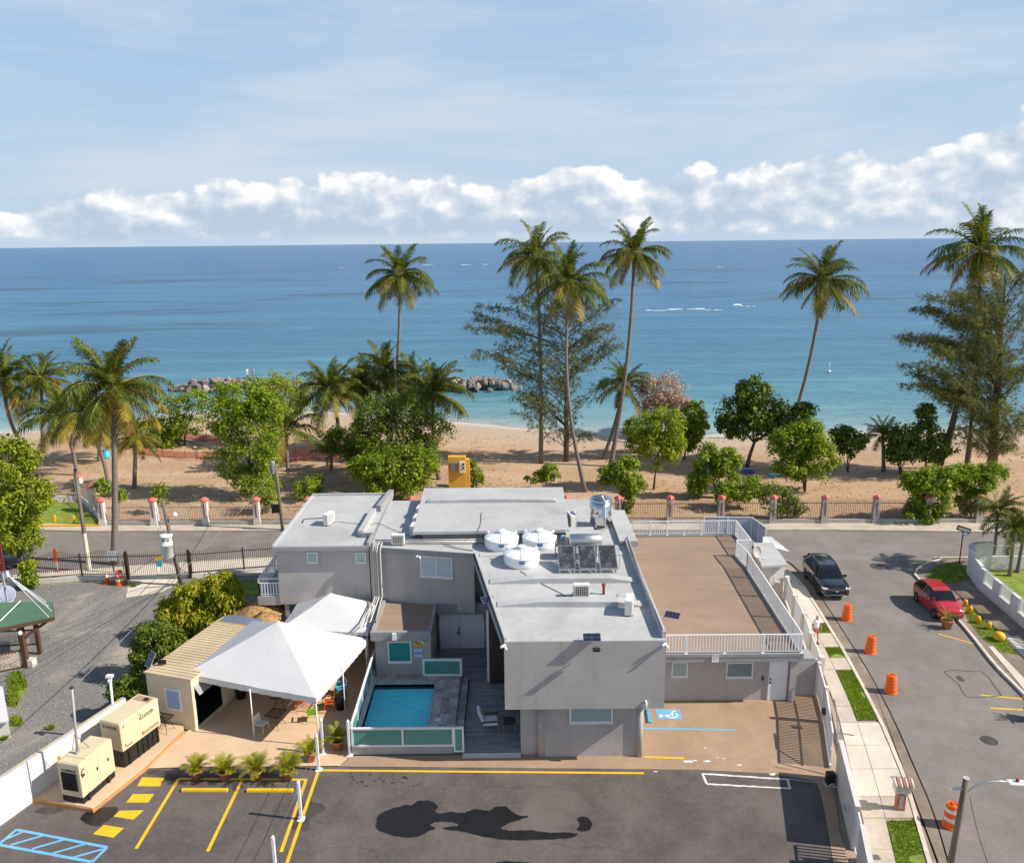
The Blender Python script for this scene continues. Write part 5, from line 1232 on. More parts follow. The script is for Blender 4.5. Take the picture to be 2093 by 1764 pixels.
# boards on the fence
for (x0, y0, x1, y1, Y_, l) in [(815, 300, 898, 372, 53.9, 'large white notice board behind the iron fence beside the palm trunk'), (915, 338, 958, 375, 53.6, 'smaller white notice on the fence beside the gate post'), (358, 343, 376, 362, 52.6, 'tiny white plate on the iron fence near the leftmost posts')]:
    p, q = aty(*Z5(x0, y0), Y_), aty(*Z5(x1, y1), Y_); T = thing('notice_board', l, 'sign', ((p.x + q.x)/2, Y_, 0), 0, 'white boards on the iron fence')
    part('panel', MB().box(p.x, q.x, Y_ - .02, Y_, q.z, p.z), M_['white'], T)
    if x1 - x0 > 30:
        for k in range(5): part('printed_line', MB().box(p.x + .1, q.x - .1 - .1 * (k % 2), Y_ - .024, Y_ - .021, p.z - (k + .8) * (p.z - q.z) / 6 - .03, p.z - (k + .8) * (p.z - q.z) / 6), M_['paperblue'], T)
        part('stake', MB().box((p.x+q.x)/2 - .03, (p.x+q.x)/2 + .03, Y_, Y_ + .04, 0, q.z + .1), M_['woodbr'], T)
# utility poles
def pole(label, b, t_, r0=.14, r1=.10, white=0.0, mt='polewood'):
    T = thing('utility_pole', label, 'utility pole', (b[0], b[1], 0), 0, 'utility poles'); b, t_ = V(b), V(t_)
    part('shaft', MB().tube([b, b.lerp(t_, .5), t_], [r0, (r0 + r1)/2, r1], 10), M_[mt], T, True)
    if white: part('white_base', MB().tube([b + V((0, 0, .02)), b.lerp(t_, white)], [r0 + .01, r0 * (1 - white * .3) + .008], 10, False), M_['polewhite'], T, True)
    return T
tpb = g(Z5, 1388, 560); tpt = aty(*A1(1245, 1478), tpb.y - .15)
TP = pole('leaning pole carrying a white transformer can beside the iron gate', tpb, tpt, .15, .12)
cc = aty(*Z5(1278, 255), tpb.y - .15)
cn_ = part('transformer_can', MB().lathe([(.40, -.85), (.43, -.82), (.43, .05), (.45, .06), (.45, .14), (.43, .15), (.43, .66), (.46, .68), (.46, .74), (.38, .84), (.0, .88)], 22, cc), M_['acwhite'], TP, True)
part('can_lug', MB().lathe([(.06, .45), (.06, .55)], 8, cc + V((0, -.45, 0))).lathe([(.05, .45), (.05, .53)], 8, cc + V((.3, -.34, 0))), M_['blackm'], cn_)
part('can_bracket', MB().box(cc.x + .4, cc.x + .75, cc.y - .04, cc.y + .04, cc.z + .5, cc.z + .58).box(cc.x + .4, cc.x + .7, cc.y - .04, cc.y + .04, cc.z - .7, cc.z - .62), M_['alu'], TP)
ins = aty(*A1(1210, 1590), tpb.y - .2); part('insulator', MB().lathe([(.05, -.5), (.09, -.4), (.05, -.3), (.09, -.2), (.05, -.1), (.09, 0), (.05, .1), (.04, .6)], 10, ins), M_['paperblue'], TP, True)
part('jumper_wire', MB().tube([ins + V((0, 0, -.5)), ins + V((.1, 0, -1.0)), cc + V((-.5, 0, 1.2)), cc + V((-.45, 0, .3))], .012, 5), M_['cable'], TP)
lmp = aty(*A1(1340, 1592), tpb.y - .15); part('lamp_bracket', MB().bar(lmp, (tpt.x + .25, tpb.y - .15, lmp.z - .1), .03), M_['alu'], TP); part('lamp_head', MB().lathe([(.13, -.1), (.17, 0), (.12, .12), (.04, .2)], 12, lmp), M_['white'], TP, True)
p2 = g(Z5, 685, 452); t2 = aty(*A1(575, 1240), p2.y); pole('tall grey pole with whitewashed foot behind the iron fence', p2, t2, .16, .11, .38)
p3 = at(578, 1085); t3 = aty(*A2(280, 1205), p3.y); PB = pole('dark pole with a small grey transformer behind the left roof', p3, t3, .14, .10)
c3 = aty(*A2(257, 1225), p3.y); part('transformer_can', MB().lathe([(.2, -.55), (.22, -.5), (.22, .35), (.18, .5), (0, .55)], 14, c3), M_['greybox'], PB, True)
part('meter_box', MB().box(p3.x - .75, p3.x - .15, p3.y - .15, p3.y + .1, 1.6, 2.3), M_['blackm'], PB)
p4 = aty(*A2(1210, 1150), 88); t4 = aty(*A2(1195, 385), 88); PL = pole('pale utility pole with crossarms standing among the beach trees', (p4.x, 88, -.6), t4, .16, .13, 0, 'polewhite')
for za in (4.1, 9.5): part('crossarm', MB().bar((t4.x - 1.6, 87.9, t4.z - za), (t4.x + 1.6, 87.9, t4.z - za), .12), M_['greypipe'], PL)
for dx in (-1.5, 1.3): part('insulator', MB().lathe([(.1, 0), (.16, .1), (.1, .2), (.16, .3), (.06, .4)], 10, (t4.x + dx, 88, t4.z - 4.0)), M_['acwhite'], PL, True)
# overhead wires
def wire(pts, label, r=.012, sag=.4, mt='wire'):
    o = []; pts = [V(p) for p in pts]
    for a, b_ in zip(pts, pts[1:]):
        for k in range(10): q = a.lerp(b_, k / 10); q.z -= sag * 4 * (k / 10) * (1 - k / 10); o.append(q)
    o.append(pts[-1]); solo('overhead_wire', MB().tube(o, r, 5), M_[mt], label, 'wire', pts[0], 'overhead wires on the left')
mt_ = V((tp.x, 29.9, tp.z)); knot = aty(*Z5(1375, 470), tpb.y - .2)
wire([mt_, knot], 'thick pale wire from the generator mast to the leaning transformer pole', .022, .3)
wire([knot, V((t3.x, t3.y, t3.z - .4))], 'pale wire from the transformer pole up to the dark pole behind the roof', .02, .25)
wire([V((-27, 22, 4.4)), aty(*Z5(1340, 520), tpb.y)], 'thin dark wire crossing the gravel lot to the transformer pole', .012, .5, 'cable')
wire([V((-30, 25, 4.2)), aty(*Z5(1330, 540), tpb.y)], 'second thin wire sagging lower across the gravel lot', .01, .7, 'cable')
wire([V((-34, 28.5, 4.0)), aty(*Z5(1290, 560), tpb.y)], 'third thin wire nearest the green roof crossing the gravel lot', .01, .6, 'cable')

# --- green roofed stall, dish, red sign, parked car
GK = thing('garden_stall', 'green roofed wooden stall with lattice sides at the left edge', 'stall', (-28.6, 41.3, 0))
rq = [g(Z5, -260, 705, 2.8), g(Z5, 395, 688, 2.8), g(Z5, 412, 802, 2.8), g(Z5, -260, 940, 2.8)]
part('roof', MB().prism(rq, 2.74, 2.84), M_['greenroof'], GK); part('fascia', MB().bar(rq[2] + V((0, -.02, -.12)), rq[3] + V((0, -.02, -.12)), .06, .2).bar(rq[1] + V((.02, 0, -.1)), rq[2] + V((.02, 0, -.1)), .06, .16), M_['woodbr'], GK)
kp = g(Z5, 205, 1185); part('post', MB().box(kp.x - .13, kp.x + .13, kp.y - .13, kp.y + .13, 0, 2.74), M_['woodbr'], GK)
part('post', MB().box(kp.x - 3.2, kp.x - 2.95, kp.y - 1.6, kp.y - 1.35, 0, 2.74), M_['woodbr'], GK); part('post', MB().box(kp.x - .2, kp.x, kp.y + 1.4, kp.y + 1.6, 0, 2.74), M_['woodbr'], GK)
part('brace', MB().bar((kp.x, kp.y, 1.7), (rq[2].x - .15, rq[2].y + .15, 2.7), .13, .13), M_['woodbr'], GK); part('post_foot', MB().box(kp.x - .02, kp.x + .4, kp.y - .1, kp.y + .35, 0, .42), M_['palewall'], GK)
part('lamp', MB().lathe([(.09, 2.1), (.12, 2.2), (.09, 2.32)], 10, (kp.x + .1, kp.y - .25, 0)), M_['white'], GK, True)
def lattice(T, a, b, z0, z1, s=.16, w_=.035):
    a, b = V((a[0], a[1], 0)), V((b[0], b[1], 0)); d = (b - a); L = d.length; u = d / L; hh = z1 - z0; m_ = MB(); k = -hh
    while k < L:
        for sg in (1, -1):
            s0, s1 = max(0, k), min(L, k + hh); 
            if s1 <= s0: continue
            za, zb = s0 - k, s1 - k
            if sg < 0: za, zb = hh - za, hh - zb
            m_.bar(a + u * s0 + V((0, 0, z0 + za)), a + u * s1 + V((0, 0, z0 + zb)), .012, w_)
        k += s
    part('lattice', m_, M_['lattice'], T, kind='stuff')
    part('lattice_rail', MB().bar(a + V((0, 0, z1)), b + V((0, 0, z1)), .05, .08).bar(a + V((0, 0, z0)), b + V((0, 0, z0)), .05, .08), M_['woodbr'], T)
lattice(GK, (kp.x - 3.1, kp.y - 1.5), (kp.x - .12, kp.y - .03), .05, 1.05); lattice(GK, (kp.x - 3.1, kp.y + 1.3), (kp.x - .2, kp.y + 1.5), .6, 1.5)
dc = aty(*Z5(-40, 600), 48.0); DS = thing('satellite_dish', 'large white mesh satellite dish facing up behind the stall', 'satellite dish', (dc.x, 48, 0))
pr = [(0, 0), (.7, .06), (1.3, .2), (1.75, .38), (1.78, .40), (1.72, .40), (1.28, .24), (.7, .1)]
bowl = link('bowl', MB().lathe(pr, 26, cap=False).mesh('bowl', M_['bluemesh'], True), DS, (-.3, 0, dc.z - .9), (R(18), R(4), 0), (.8, .8, .8))
part('pedestal', MB().tube([(dc.x, 48, 0), (dc.x, 48, dc.z - .4)], .12, 8), M_['alu'], DS)
fh = aty(*Z5(55, 495), 47.2); part('feed_horn', MB().lathe([(.26, -.3), (.26, .1), (.14, .25), (.14, .4)], 12, fh), M_['alu'], DS, True)
for q in ((190, 600), (-60, 680), (-150, 580)): e = aty(*Z5(*q), 48); part('feed_strut', MB().tube([fh, e], .025, 6), M_['white'], DS)
for q in ((350, 688), (368, 720), (370, 802), (395, 757)): e = g(Z5, *q, 2.86); part('guy_strut', MB().tube([fh + V((.1, 0, .05)), e], .028, 6), M_['white'], DS)
e0, e1 = g(Z5, 0, 835, 2.86), g(Z5, 165, 715, 2.86); part('guy_strut', MB().tube([e0, e1 + V((0, 0, .3))], .025, 6), M_['white'], DS)
sa, sb = aty(*Z5(-90, 245), 46.5), aty(*Z5(40, 450), 46.5)
RS = thing('shop_sign', 'dark red sign board with white lettering behind the dish', 'sign', ((sa.x + sb.x)/2, 46.5, 0))
part('board', MB().box(sa.x, sb.x, 46.45, 46.52, sb.z, sa.z), M_['signred'], RS)
part('post', MB().box(sb.x - .3, sb.x - .2, 46.52, 46.6, 0, sa.z), M_['greypipe'], RS)
so = V((sb.x - .45, 46.44, (sa.z + sb.z) / 2 + .2)) - RS.location
text_part('lettering', 'DAIOI', RS, Matrix.Translation(so) @ Matrix.Rotation(R(90), 4, 'X') @ Matrix.Rotation(R(-90), 4, 'Z'), .62, M_['white'], .01, .72)
solo('garden_hose', MB().tube([(-22.4 + .38 * (1 - k * .004) * math.cos(k * .42), 30.1 + .38 * math.sin(k * .42) + k * .004, .02 + k * .0006) for k in range(62)], .016, 5), mat('green_hose', (.02, .16, .10), .5), 'dark green coiled garden hose lying on the gravel by the wall', 'hose', (-22.4, 30.1, 0))
wq = [g(Z5, *p, 1.0) for p in [(-60, 1340), (20, 1335), (68, 1600), (-60, 1620)]]
WK = thing('shed', 'corner of a white roofed shed at the left edge of the gravel lot', 'shed', (wq[0].x, wq[0].y, 0)); part('roof', MB().prism(wq, .94, 1.02), M_['whitewall'], WK); part('wall', MB().prism([q.lerp(wq[0], .06) for q in wq], -.05, .93), M_['palewall'], WK)
# ================================================================== THINGS ON THE ROOFS
def tank(label, loc, r=.97):
    T = thing('water_tank', label, 'water tank', loc, 0, 'low white roof water tanks')
    bdy = lp(T, 'body', MB().lathe([(r * .93, 0), (r * .97, .04), (r, .3), (r * .985, .5), (r * 1.01, .53), (r * 1.01, .57), (r * .97, .60), (r * .75, .69), (r * .45, .78), (r * .24, .82)], 40), 'plastic', True)
    for k in range(6):
        a = k * math.pi / 3 - math.pi / 2
        lp(T, 'dome_rib', MB().obox((r * .62 * math.cos(a), r * .62 * math.sin(a), .72), V((math.cos(a) * r * .34, math.sin(a) * r * .34, -.10)), V((-math.sin(a), math.cos(a), 0)) * .035, V((math.cos(a) * .10, math.sin(a) * .10, r * .34)).normalized() * .035), 'plastic')
    for a in (.5, 2.6): lp(T, 'lifting_lug', MB().obox((r * .93 * math.cos(a), r * .93 * math.sin(a), .66), V((math.cos(a), math.sin(a), 0)) * .07, V((-math.sin(a), math.cos(a), 0)) * .06, (0, 0, .10)), 'plastic', bevel=.02)
    lid = lp(T, 'lid', MB().lathe([(.21, .80), (.21, .88), (.235, .89), (.235, .96), (.2, .99), (.05, 1.01)], 20), 'plastic', True)
    # oval label wrapped on the front
    def oval(rx, rz, off, mt, nm, par):
        m_ = MB(); n = 20; c = (0, -(r + off), .40); m_.v.append(c)
        for k in range(n):
            t_ = 6.2832 * k / n; th = rx * math.cos(t_) / r; m_.v.append(((r + off) * math.sin(th), -(r + off) * math.cos(th), .40 + rz * math.sin(t_)))
        m_.f = [(0, 1 + k, 1 + (k + 1) % n) for k in range(n)]
        return lp(T, nm, m_, mt, parent=par)
    l_ = oval(.185, .105, .012, 'white', 'label_rim', bdy); oval(.165, .09, .016, 'logo', 'label_oval', bdy)
    m_ = MB(); r2 = r + .02
    for z0, h in ((.40, .022),):
        for k in range(7): th = (-.10 + k * .033) / r; m_.add([(r2 * math.sin(th), -r2 * math.cos(th), z0 + .012 * math.sin(k * 1.4)), (r2 * math.sin(th + .024), -r2 * math.cos(th + .024), z0 + .012 * math.sin(k * 1.4)), (r2 * math.sin(th + .024), -r2 * math.cos(th + .024), z0 + h + .015 * math.sin(k)), (r2 * math.sin(th), -r2 * math.cos(th), z0 + h + .015 * math.sin(k))], [(0, 1, 2, 3)])
    lp(T, 'label_script', m_, 'paperblue', parent=bdy)
    return T
RZ = 6.292
tank('white water tank at the back left of the three on the roof', (-.65, 42.42, RZ)); tank('white water tank at the back right of the three, beside the solar heater drum', (1.48, 42.5, RZ)); tank('white water tank standing alone in front of the other two', (.45, 40.0, RZ))
p = V((5.28, 45.55, RZ + .25)); ST = thing('steel_tank', 'tall polished steel water tank at the back right of the roof', 'water tank', p)
lp(ST, 'body', MB().lathe([(.62, 0), (.64, .02), (.64, .45), (.655, .47), (.655, .5), (.64, .52), (.64, .95), (.655, .97), (.655, 1.0), (.64, 1.02), (.64, 1.42)], 32), 'steel', True)
lp(ST, 'dome', MB().lathe([(.66, 1.42), (.66, 1.47), (.6, 1.55), (.4, 1.63), (.2, 1.66)], 32), 'steel', True); lp(ST, 'hatch', MB().lathe([(.2, 1.64), (.2, 1.7), (.05, 1.73)], 18), 'steel', True)
for a in (.8, 2.4, 4.0, 5.5): lp(ST, 'foot', MB().box(.5 * math.cos(a) - .04, .5 * math.cos(a) + .04, .5 * math.sin(a) - .04, .5 * math.sin(a) + .04, -.25, 0), 'steel')
lp(ST, 'riser_pipe', MB().tube([(.2, -.7, -.2), (.2, -.68, 1.5), (.0, -.2, 1.75)], .03, 7), 'white', True); lp(ST, 'sticker', MB().box(-.02, .38, -.66, -.645, .55, 1.0), 'paperblue')
# solar water heater
SH = thing('solar_water_heater', 'solar water heater with three dark collectors and a silver drum', 'solar heater', (3.9, 38.9, RZ))
for x0, x1 in ((2.36, 3.22), (3.42, 4.32), (4.50, 5.42)):
    y0, y1, z0, z1 = 38.55, 40.0, RZ + .22, RZ + .95
    n_ = V((0, -(z1 - z0), (y1 - y0))).normalized(); c = V(((x0 + x1)/2, (y0 + y1)/2, (z0 + z1)/2)); ax = V(((x1 - x0)/2, 0, 0)); ay = V((0, (y1 - y0)/2, (z1 - z0)/2))
    tr = part('collector', MB().obox(c, ax, ay, n_ * .045), M_['alu'], SH); part('collector_glass', MB().obox(c + n_ * .047, ax * .90, ay * .93, n_ * .004), M_['collector'], tr)
    for xx in (x0 + .05, x1 - .05):
        part('stand_leg', MB().bar((xx, y0 + .05, RZ), (xx, y0 + .05, z0), .04), M_['white'], SH); part('stand_leg', MB().bar((xx, y1 - .05, RZ), (xx, y1 - .05, z1 - .03), .04), M_['white'], SH); part('stand_foot', MB().bar((xx, y0, RZ + .02), (xx, y1, RZ + .02), .05, .04), M_['white'], SH)
part('drum', MB().tube([(3.05, 40.45, RZ + 1.1), (3.08, 40.45, RZ + 1.1), (4.72, 40.45, RZ + 1.1), (4.75, 40.45, RZ + 1.1)], [.30, .34, .34, .30], 28), M_['alu'], SH, True)
for xx in (3.35, 4.45): part('cradle', MB().box(xx - .05, xx + .05, 40.2, 40.7, RZ, RZ + .85), M_['alu'], SH)
part('feed_pipe', MB().tube([(3.0, 40.45, RZ + 1.2), (2.5, 40.4, RZ + 1.2), (2.25, 40.1, RZ + 1.15), (2.25, 39.9, RZ + .6), (2.4, 39.8, RZ + .5)], .025, 7), M_['blackm'], SH, True)
part('link_pipe', MB().tube([(5.5, 39.8, RZ + .9), (5.6, 39.3, RZ + .6), (5.5, 38.6, RZ + .25)], .02, 6).tube([(2.36, 38.5, RZ + .2), (5.42, 38.5, RZ + .2)], .02, 6), M_['alu'], SH)
# air conditioners
def ac(label, loc, rz, s=1.0, grille='back'):
    T = thing('air_conditioner', label, 'air conditioner', loc, rz, 'air conditioner units on the roof'); w_, d_, h_ = .40 * s, .15 * s, .62 * s
    bdy = lp(T, 'casing', MB().box(-w_, w_, -d_, d_, .06, .06 + h_), 'acwhite', bevel=.02)
    if grille == 'front':
        lp(T, 'fan_recess', MB().box(-w_ * .78, w_ * .8, -d_ - .012, -d_ - .002, .12, h_ - .02), 'dark')
        for k in range(7): q = -w_ * .75 + k * w_ * .25; lp(T, 'grille_bar', MB().box(q - .008, q + .008, -d_ - .03, -d_ - .013, .12, h_ - .02), 'acwhite', parent=bdy)
        for k in range(5): q = .14 + k * (h_ - .18) / 4; lp(T, 'grille_bar', MB().box(-w_ * .78, w_ * .8, -d_ - .028, -d_ - .013, q - .008, q + .008), 'acwhite', parent=bdy)
    else:
        lp(T, 'coil', MB().box(-w_ * .85, w_ * .6, -d_ - .01, -d_ - .002, .10, h_), 'greybox')
        for k in range(9): q = .12 + k * (h_ - .14) / 8; lp(T, 'fin', MB().box(-w_ * .85, w_ * .6, -d_ - .024, -d_ - .011, q - .012, q + .012), 'acwhite', parent=bdy)
    for sx in (-1, 1): lp(T, 'foot', MB().box(sx * w_ * .7 - .05, sx * w_ * .7 + .05, -d_ * 1.2, d_ * 1.2, 0, .06), 'greybox')
    return T
ac('air conditioner with its fan grille facing the car park, mid roof', (3.27, 35.75, RZ), 0, 1.0, 'front')
ac('air conditioner side-on near the front right corner of the roof', (5.32, 34.0, RZ), R(78), 1.15)
ac('air conditioner beside the steel tank', (3.56, 45.6, RZ), R(-80), 1.2)
ac('air conditioner with dark grille on the pipe run above the inner corner', (-6.56, 42.85, RZ), 0, .95, 'front')
ac('air conditioner alone on the left wing roof', (-11.28, 46.4, 6.30), R(74), 1.1)
for k, y in enumerate((44.4, 45.9, 47.6)): ac('air conditioner hung on the back block side, %s of three' % ['nearest', 'middle', 'farthest'][k], (-5.85, y, 6.30), R(-95), 1.0)
solo('vent_pipe', MB().lathe([(.065, 0), (.065, .40), (.10, .46), (.10, .54), (.07, .55)], 14), M_['redpipe'], 'dark red vent pipe standing on the main roof', 'vent pipe', (4.38, 36.0, RZ), smooth=True, local=True)
solo('vent_pipe', MB().lathe([(.04, 0), (.04, .18), (.06, .2)], 10), M_['greypipe'], 'stubby grey vent near the front right air conditioner', 'vent pipe', (5.0, 35.6, RZ), local=True)
def filt():
    T = thing('water_filter', 'pair of blue water filter housings behind the right hand tank', 'water filter', (2.55, 42.6, RZ))
    lp(T, 'rail', MB().box(-.35, .45, -.05, .05, .62, .70), 'blackm')
    for x in (-.15, .2): lp(T, 'housing', MB().lathe([(.07, .25), (.09, .3), (.09, .62)], 12, (x, 0, 0)), 'bluebin', True)
    lp(T, 'stand', MB().box(.35, .42, -.04, .04, 0, .62).box(-.35, -.28, -.04, .04, 0, .62), 'greypipe')
filt()
# solar lights and cameras on the building
solar_light('solar_light', 'twin solar panel on a bracket at the middle of the front roof edge', (3.33, 31.22, 6.2), 0, R(38), .74, .36, 2, .2)
lampf = solo('flood_light', MB().box(-.16, .16, -.12, .12, 0, .08).tube([(0, .2, .05), (0, .1, .06)], .03, 6), M_['blackm'], 'black lamp head under the twin solar panel on the front wall', 'flood light', (3.5, 30.95, 6.05), local=True)
solar_light('solar_light', 'solar panel hanging off the left roof edge above the double door', (-1.25, 35.6, 6.0), R(20), R(20), .62, .42, 4, .15)
solar_light('solar_light', 'solar panel on the right roof edge over the brown terrace', (7.25, 33.6, 6.1), R(-25), R(15), .66, .42, 4, .12)
solo('bracket_arm', MB().bar((6.55, 33.6, 6.25), (7.2, 33.6, 6.25), .05), M_['greypipe'], 'bracket holding the solar panel over the brown terrace', 'bracket', (6.55, 33.6, 6.25))
def camera_(label, loc, rz=0):
    T = thing('security_camera', label, 'camera', loc, rz, 'small white security cameras')
    lp(T, 'mount', MB().box(-.06, .06, -.02, .06, -.06, .06), 'white'); lp(T, 'body', MB().tube([(0, -.02, 0), (.08, -.22, -.06)], .055, 10), 'white', True); lp(T, 'lamp_head', MB().tube([(0, 0, .02), (-.16, -.12, 0)], [.03, .07], 10), 'white', True); return T
camera_('white camera at the left front corner of the main roof', (-.42, 31.30, 6.12)); camera_('white camera at the right front corner of the main roof', (6.5, 31.28, 6.12)); camera_('white camera under the eave above the louvred window', (-5.3, 42.1, 5.9)); camera_('white camera above the yellow notice on the pool house', (-4.9, 38.72, 2.5))
for lab, px, w2, h2, Y_, mtl in [('yellow no-diving style notice on the pool house wall', Z8(850, 357), .22, .15, 38.75, 'yellowsign'), ('upper pale blue rules notice on the pool house wall', Z8(852, 400), .22, .13, 38.75, 'paperblue'), ('lower pale blue rules notice on the pool house wall', Z8(852, 440), .22, .13, 38.75, 'paperblue'), ('small white notice above the double door', Z8(1181, 72), .13, .17, 41.80, 'white'), ('small pinkish notice on the terrace slab edge', B3(884, 236), .17, .2, 35.88, 'white')]:
    c = aty(*px, Y_); T = thing('wall_notice', lab, 'sign', (c.x, Y_, c.z), 0, 'small notices fixed to the house')
    lp(T, 'panel', MB().box(-w2, w2, -.012, 0, -h2, h2), mtl)
    if mtl == 'yellowsign':
        lp(T, 'header', MB().box(-w2 * .8, w2 * .6, -.016, -.013, h2 * .45, h2 * .8), 'inkdark'); lp(T, 'swoosh', MB().tube([(-w2 * .7, -.014, -h2 * .3), (-.02, -.014, h2 * .3), (w2 * .6, -.014, h2 * .1), (w2 * .8, -.014, -h2 * .2)], .018, 5), 'orange'); lp(T, 'figure', MB().box(-.02, .05, -.017, -.013, -h2 * .6, -h2 * .1), 'inkdark')
    else:
        lp(T, 'header', MB().box(-w2, w2, -.016, -.013, h2 * .7, h2), 'inkblue' if mtl == 'paperblue' else 'greypipe')
        for k in range(4): lp(T, 'printed_line', MB().box(-w2 * .8, w2 * (.8 - .15 * (k % 2)), -.016, -.013, h2 * (.45 - k * .32), h2 * (.56 - k * .32)), 'greypipe')
# loose cables on the roofs
def cable(pts, label, r=.012, mt='cable'): solo('roof_cable', MB().tube(crm3(pts), r, 5), M_[mt], label, 'cable', V(pts[0]))
def crm3(pts, n=5):
    P = [V(p) for p in pts]; out = []
    for i in range(len(P) - 1):
        p0, p1, p2, p3 = P[max(i-1, 0)], P[i], P[i+1], P[min(i+2, len(P)-1)]
        for k in range(n): s = k / n; out.append(.5 * ((2*p1) + (p2-p0)*s + (2*p0-5*p1+4*p2-p3)*s*s + (3*p1-p0-3*p2+p3)*s**3))
    return out + [P[-1]]
z = RZ + .015
cable([g(B1, *q, z) for q in [(780, 950), (850, 995), (900, 1020), (1000, 1080), (1100, 1130), (1200, 1180), (1275, 1225)]] + [g(B1, 1320, 1165, z + .1)], 'black cable wandering from the front tank to the mid roof air conditioner', .016)
cable([g(B1, *q, z) for q in [(900, 1080), (940, 1040), (1000, 1070)]], 'short black cable end beside the wandering cable')
cable([g(Z7, *q, 6.32) for q in [(485, 345), (500, 318), (540, 312), (600, 310), (655, 308)]], 'thick black cable beside the air conditioner on the left wing', .03)
cable([g(Z7, *q, 6.32) for q in [(735, 335), (860, 345), (990, 362), (1060, 345), (1180, 395), (1300, 440)]], 'thin dark cable crossing from the left wing to the pipe run', .012)
cable([g(Z7, *q, 7.02) for q in [(1860, 265), (1852, 290), (1855, 330), (1840, 380), (1825, 420)]], 'crinkled dark cable down the back block roof', .014)
cable([g(B1, *q, z) for q in [(0, 690), (100, 715), (200, 735), (300, 745)]], 'thin cable lying along the roof edge above the louvred window', .012)
cable([g(Z7, *q, 6.3) for q in [(1400, 470), (1500, 490), (1600, 515), (1700, 540), (1790, 555)]], 'grey cable curving across the strip roof left of the tanks', .012)
# deck furniture
def lounge(label, loc, rz):
    T = thing('deck_chair', label, 'chair', loc, rz, 'white cushioned deck chairs')
    lp(T, 'seat_cushion', MB().box(-.33, .33, -.36, .34, .34, .50), 'cushion', bevel=.05); lp(T, 'back_cushion', MB().obox((0, .42, .72), (.33, 0, 0), (0, .075, 0), (0, .14, .36)), 'cushion', bevel=.05)
    for sx in (-1, 1):
        lp(T, 'side_frame', MB().bar((sx * .37, -.40, 0), (sx * .37, -.34, .56), .035).bar((sx * .37, .42, 0), (sx * .37, .36, .56), .035), 'alu'); lp(T, 'armrest', MB().box(sx * .37 - .04, sx * .37 + .04, -.42, .42, .56, .60), 'darkwood')
    return T
lounge('white cushioned deck chair on the open deck facing the dark table', (-1.2, 34.35, .1), R(95)); lounge('white cushioned deck chair half hidden behind the house corner', (-.15, 35.9, .1), R(5)); lounge('white cushioned deck chair tucked beside the lower wall', (.62, 34.1, .1), R(-90))
tb = thing('side_table', 'dark slatted side table under the overhang on the deck', 'table', (-.27, 34.15, .1))
for k in range(6): lp(tb, 'slat', MB().box(-.29, .29, -.34 + k * .115, -.24 + k * .115, .52, .55), 'darkwood')
for sx, sy in ((-1, -1), (1, -1), (1, 1), (-1, 1)): lp(tb, 'leg', MB().bar((sx * .27, sy * .32, 0), (sx * .27, sy * .32, .52), .03), 'alu')
# ================================================================== THINGS: EAST SIDE
# guard hut, dish, awning, entrance screens
GH = thing('gate_hut', 'small flat roofed gate hut beside the brown terrace', 'hut', (16.9, 49, 0))
part('wall', MB().prism([(16.0, 47.7), (17.45, 47.9), (17.5, 50.9), (16.1, 50.7)], 0, 2.72), M_['palewall'], GH)
part('roof', MB().prism([(15.75, 47.3), (17.52, 47.5), (17.72, 51.3), (16.4, 51.35)], 2.72, 2.86), M_['roof'], GH)
part('downpipe', MB().tube([(16.75, 47.7, 2.7), (16.75, 47.66, 1.8), (16.75, 47.7, 1.2)], .05, 8), M_['acwhite'], GH, True); part('hose_tap', MB().box(16.8, 17.1, 47.5, 47.6, 1.6, 1.7), M_['acwhite'], GH)
dsh = aty(*B2(1540, 515), 48.2); SD = thing('satellite_dish', 'small grey satellite dish on the gate hut roof', 'satellite dish', (dsh.x, 48.2, 2.86))
o = link('reflector', MB().lathe([(0, 0), (.18, .02), (.34, .08), (.42, .14), (.40, .15), (.3, .09)], 22, cap=False).mesh('reflector', M_['greypipe'], True), SD, (0, 0, .62), (R(55), R(60), 0)); lp(SD, 'mast', MB().tube([(0, 0, 0), (-.05, 0, .6)], .035, 7), 'greypipe'); lp(SD, 'feed_arm', MB().tube([(0, 0, .45), (.25, -.25, .2), (.42, -.4, .28)], .022, 6), 'acwhite'); lp(SD, 'receiver', MB().box(.36, .52, -.48, -.34, .22, .34), 'acwhite')
AW = thing('slatted_awning', 'white slatted awning over the entrance at the street corner', 'awning', (18, 52, 2.6))
for k in range(8):
    f = k / 7; a = g(B2, 1600 + 25 * f * 0, 372 + 58 * f, 2.6); b_ = g(B2, 1682 + 143 * f, 372 + 118 * f, 2.6); part('slat', MB().bar(a, b_, .16, .03), M_['white'], AW)
part('frame', MB().bar(g(B2, 1600, 372, 2.55), g(B2, 1600, 432, 2.55), .06).bar(g(B2, 1690, 380, 2.55), g(B2, 1820, 492, 2.55), .05), M_['redpipe'], AW)
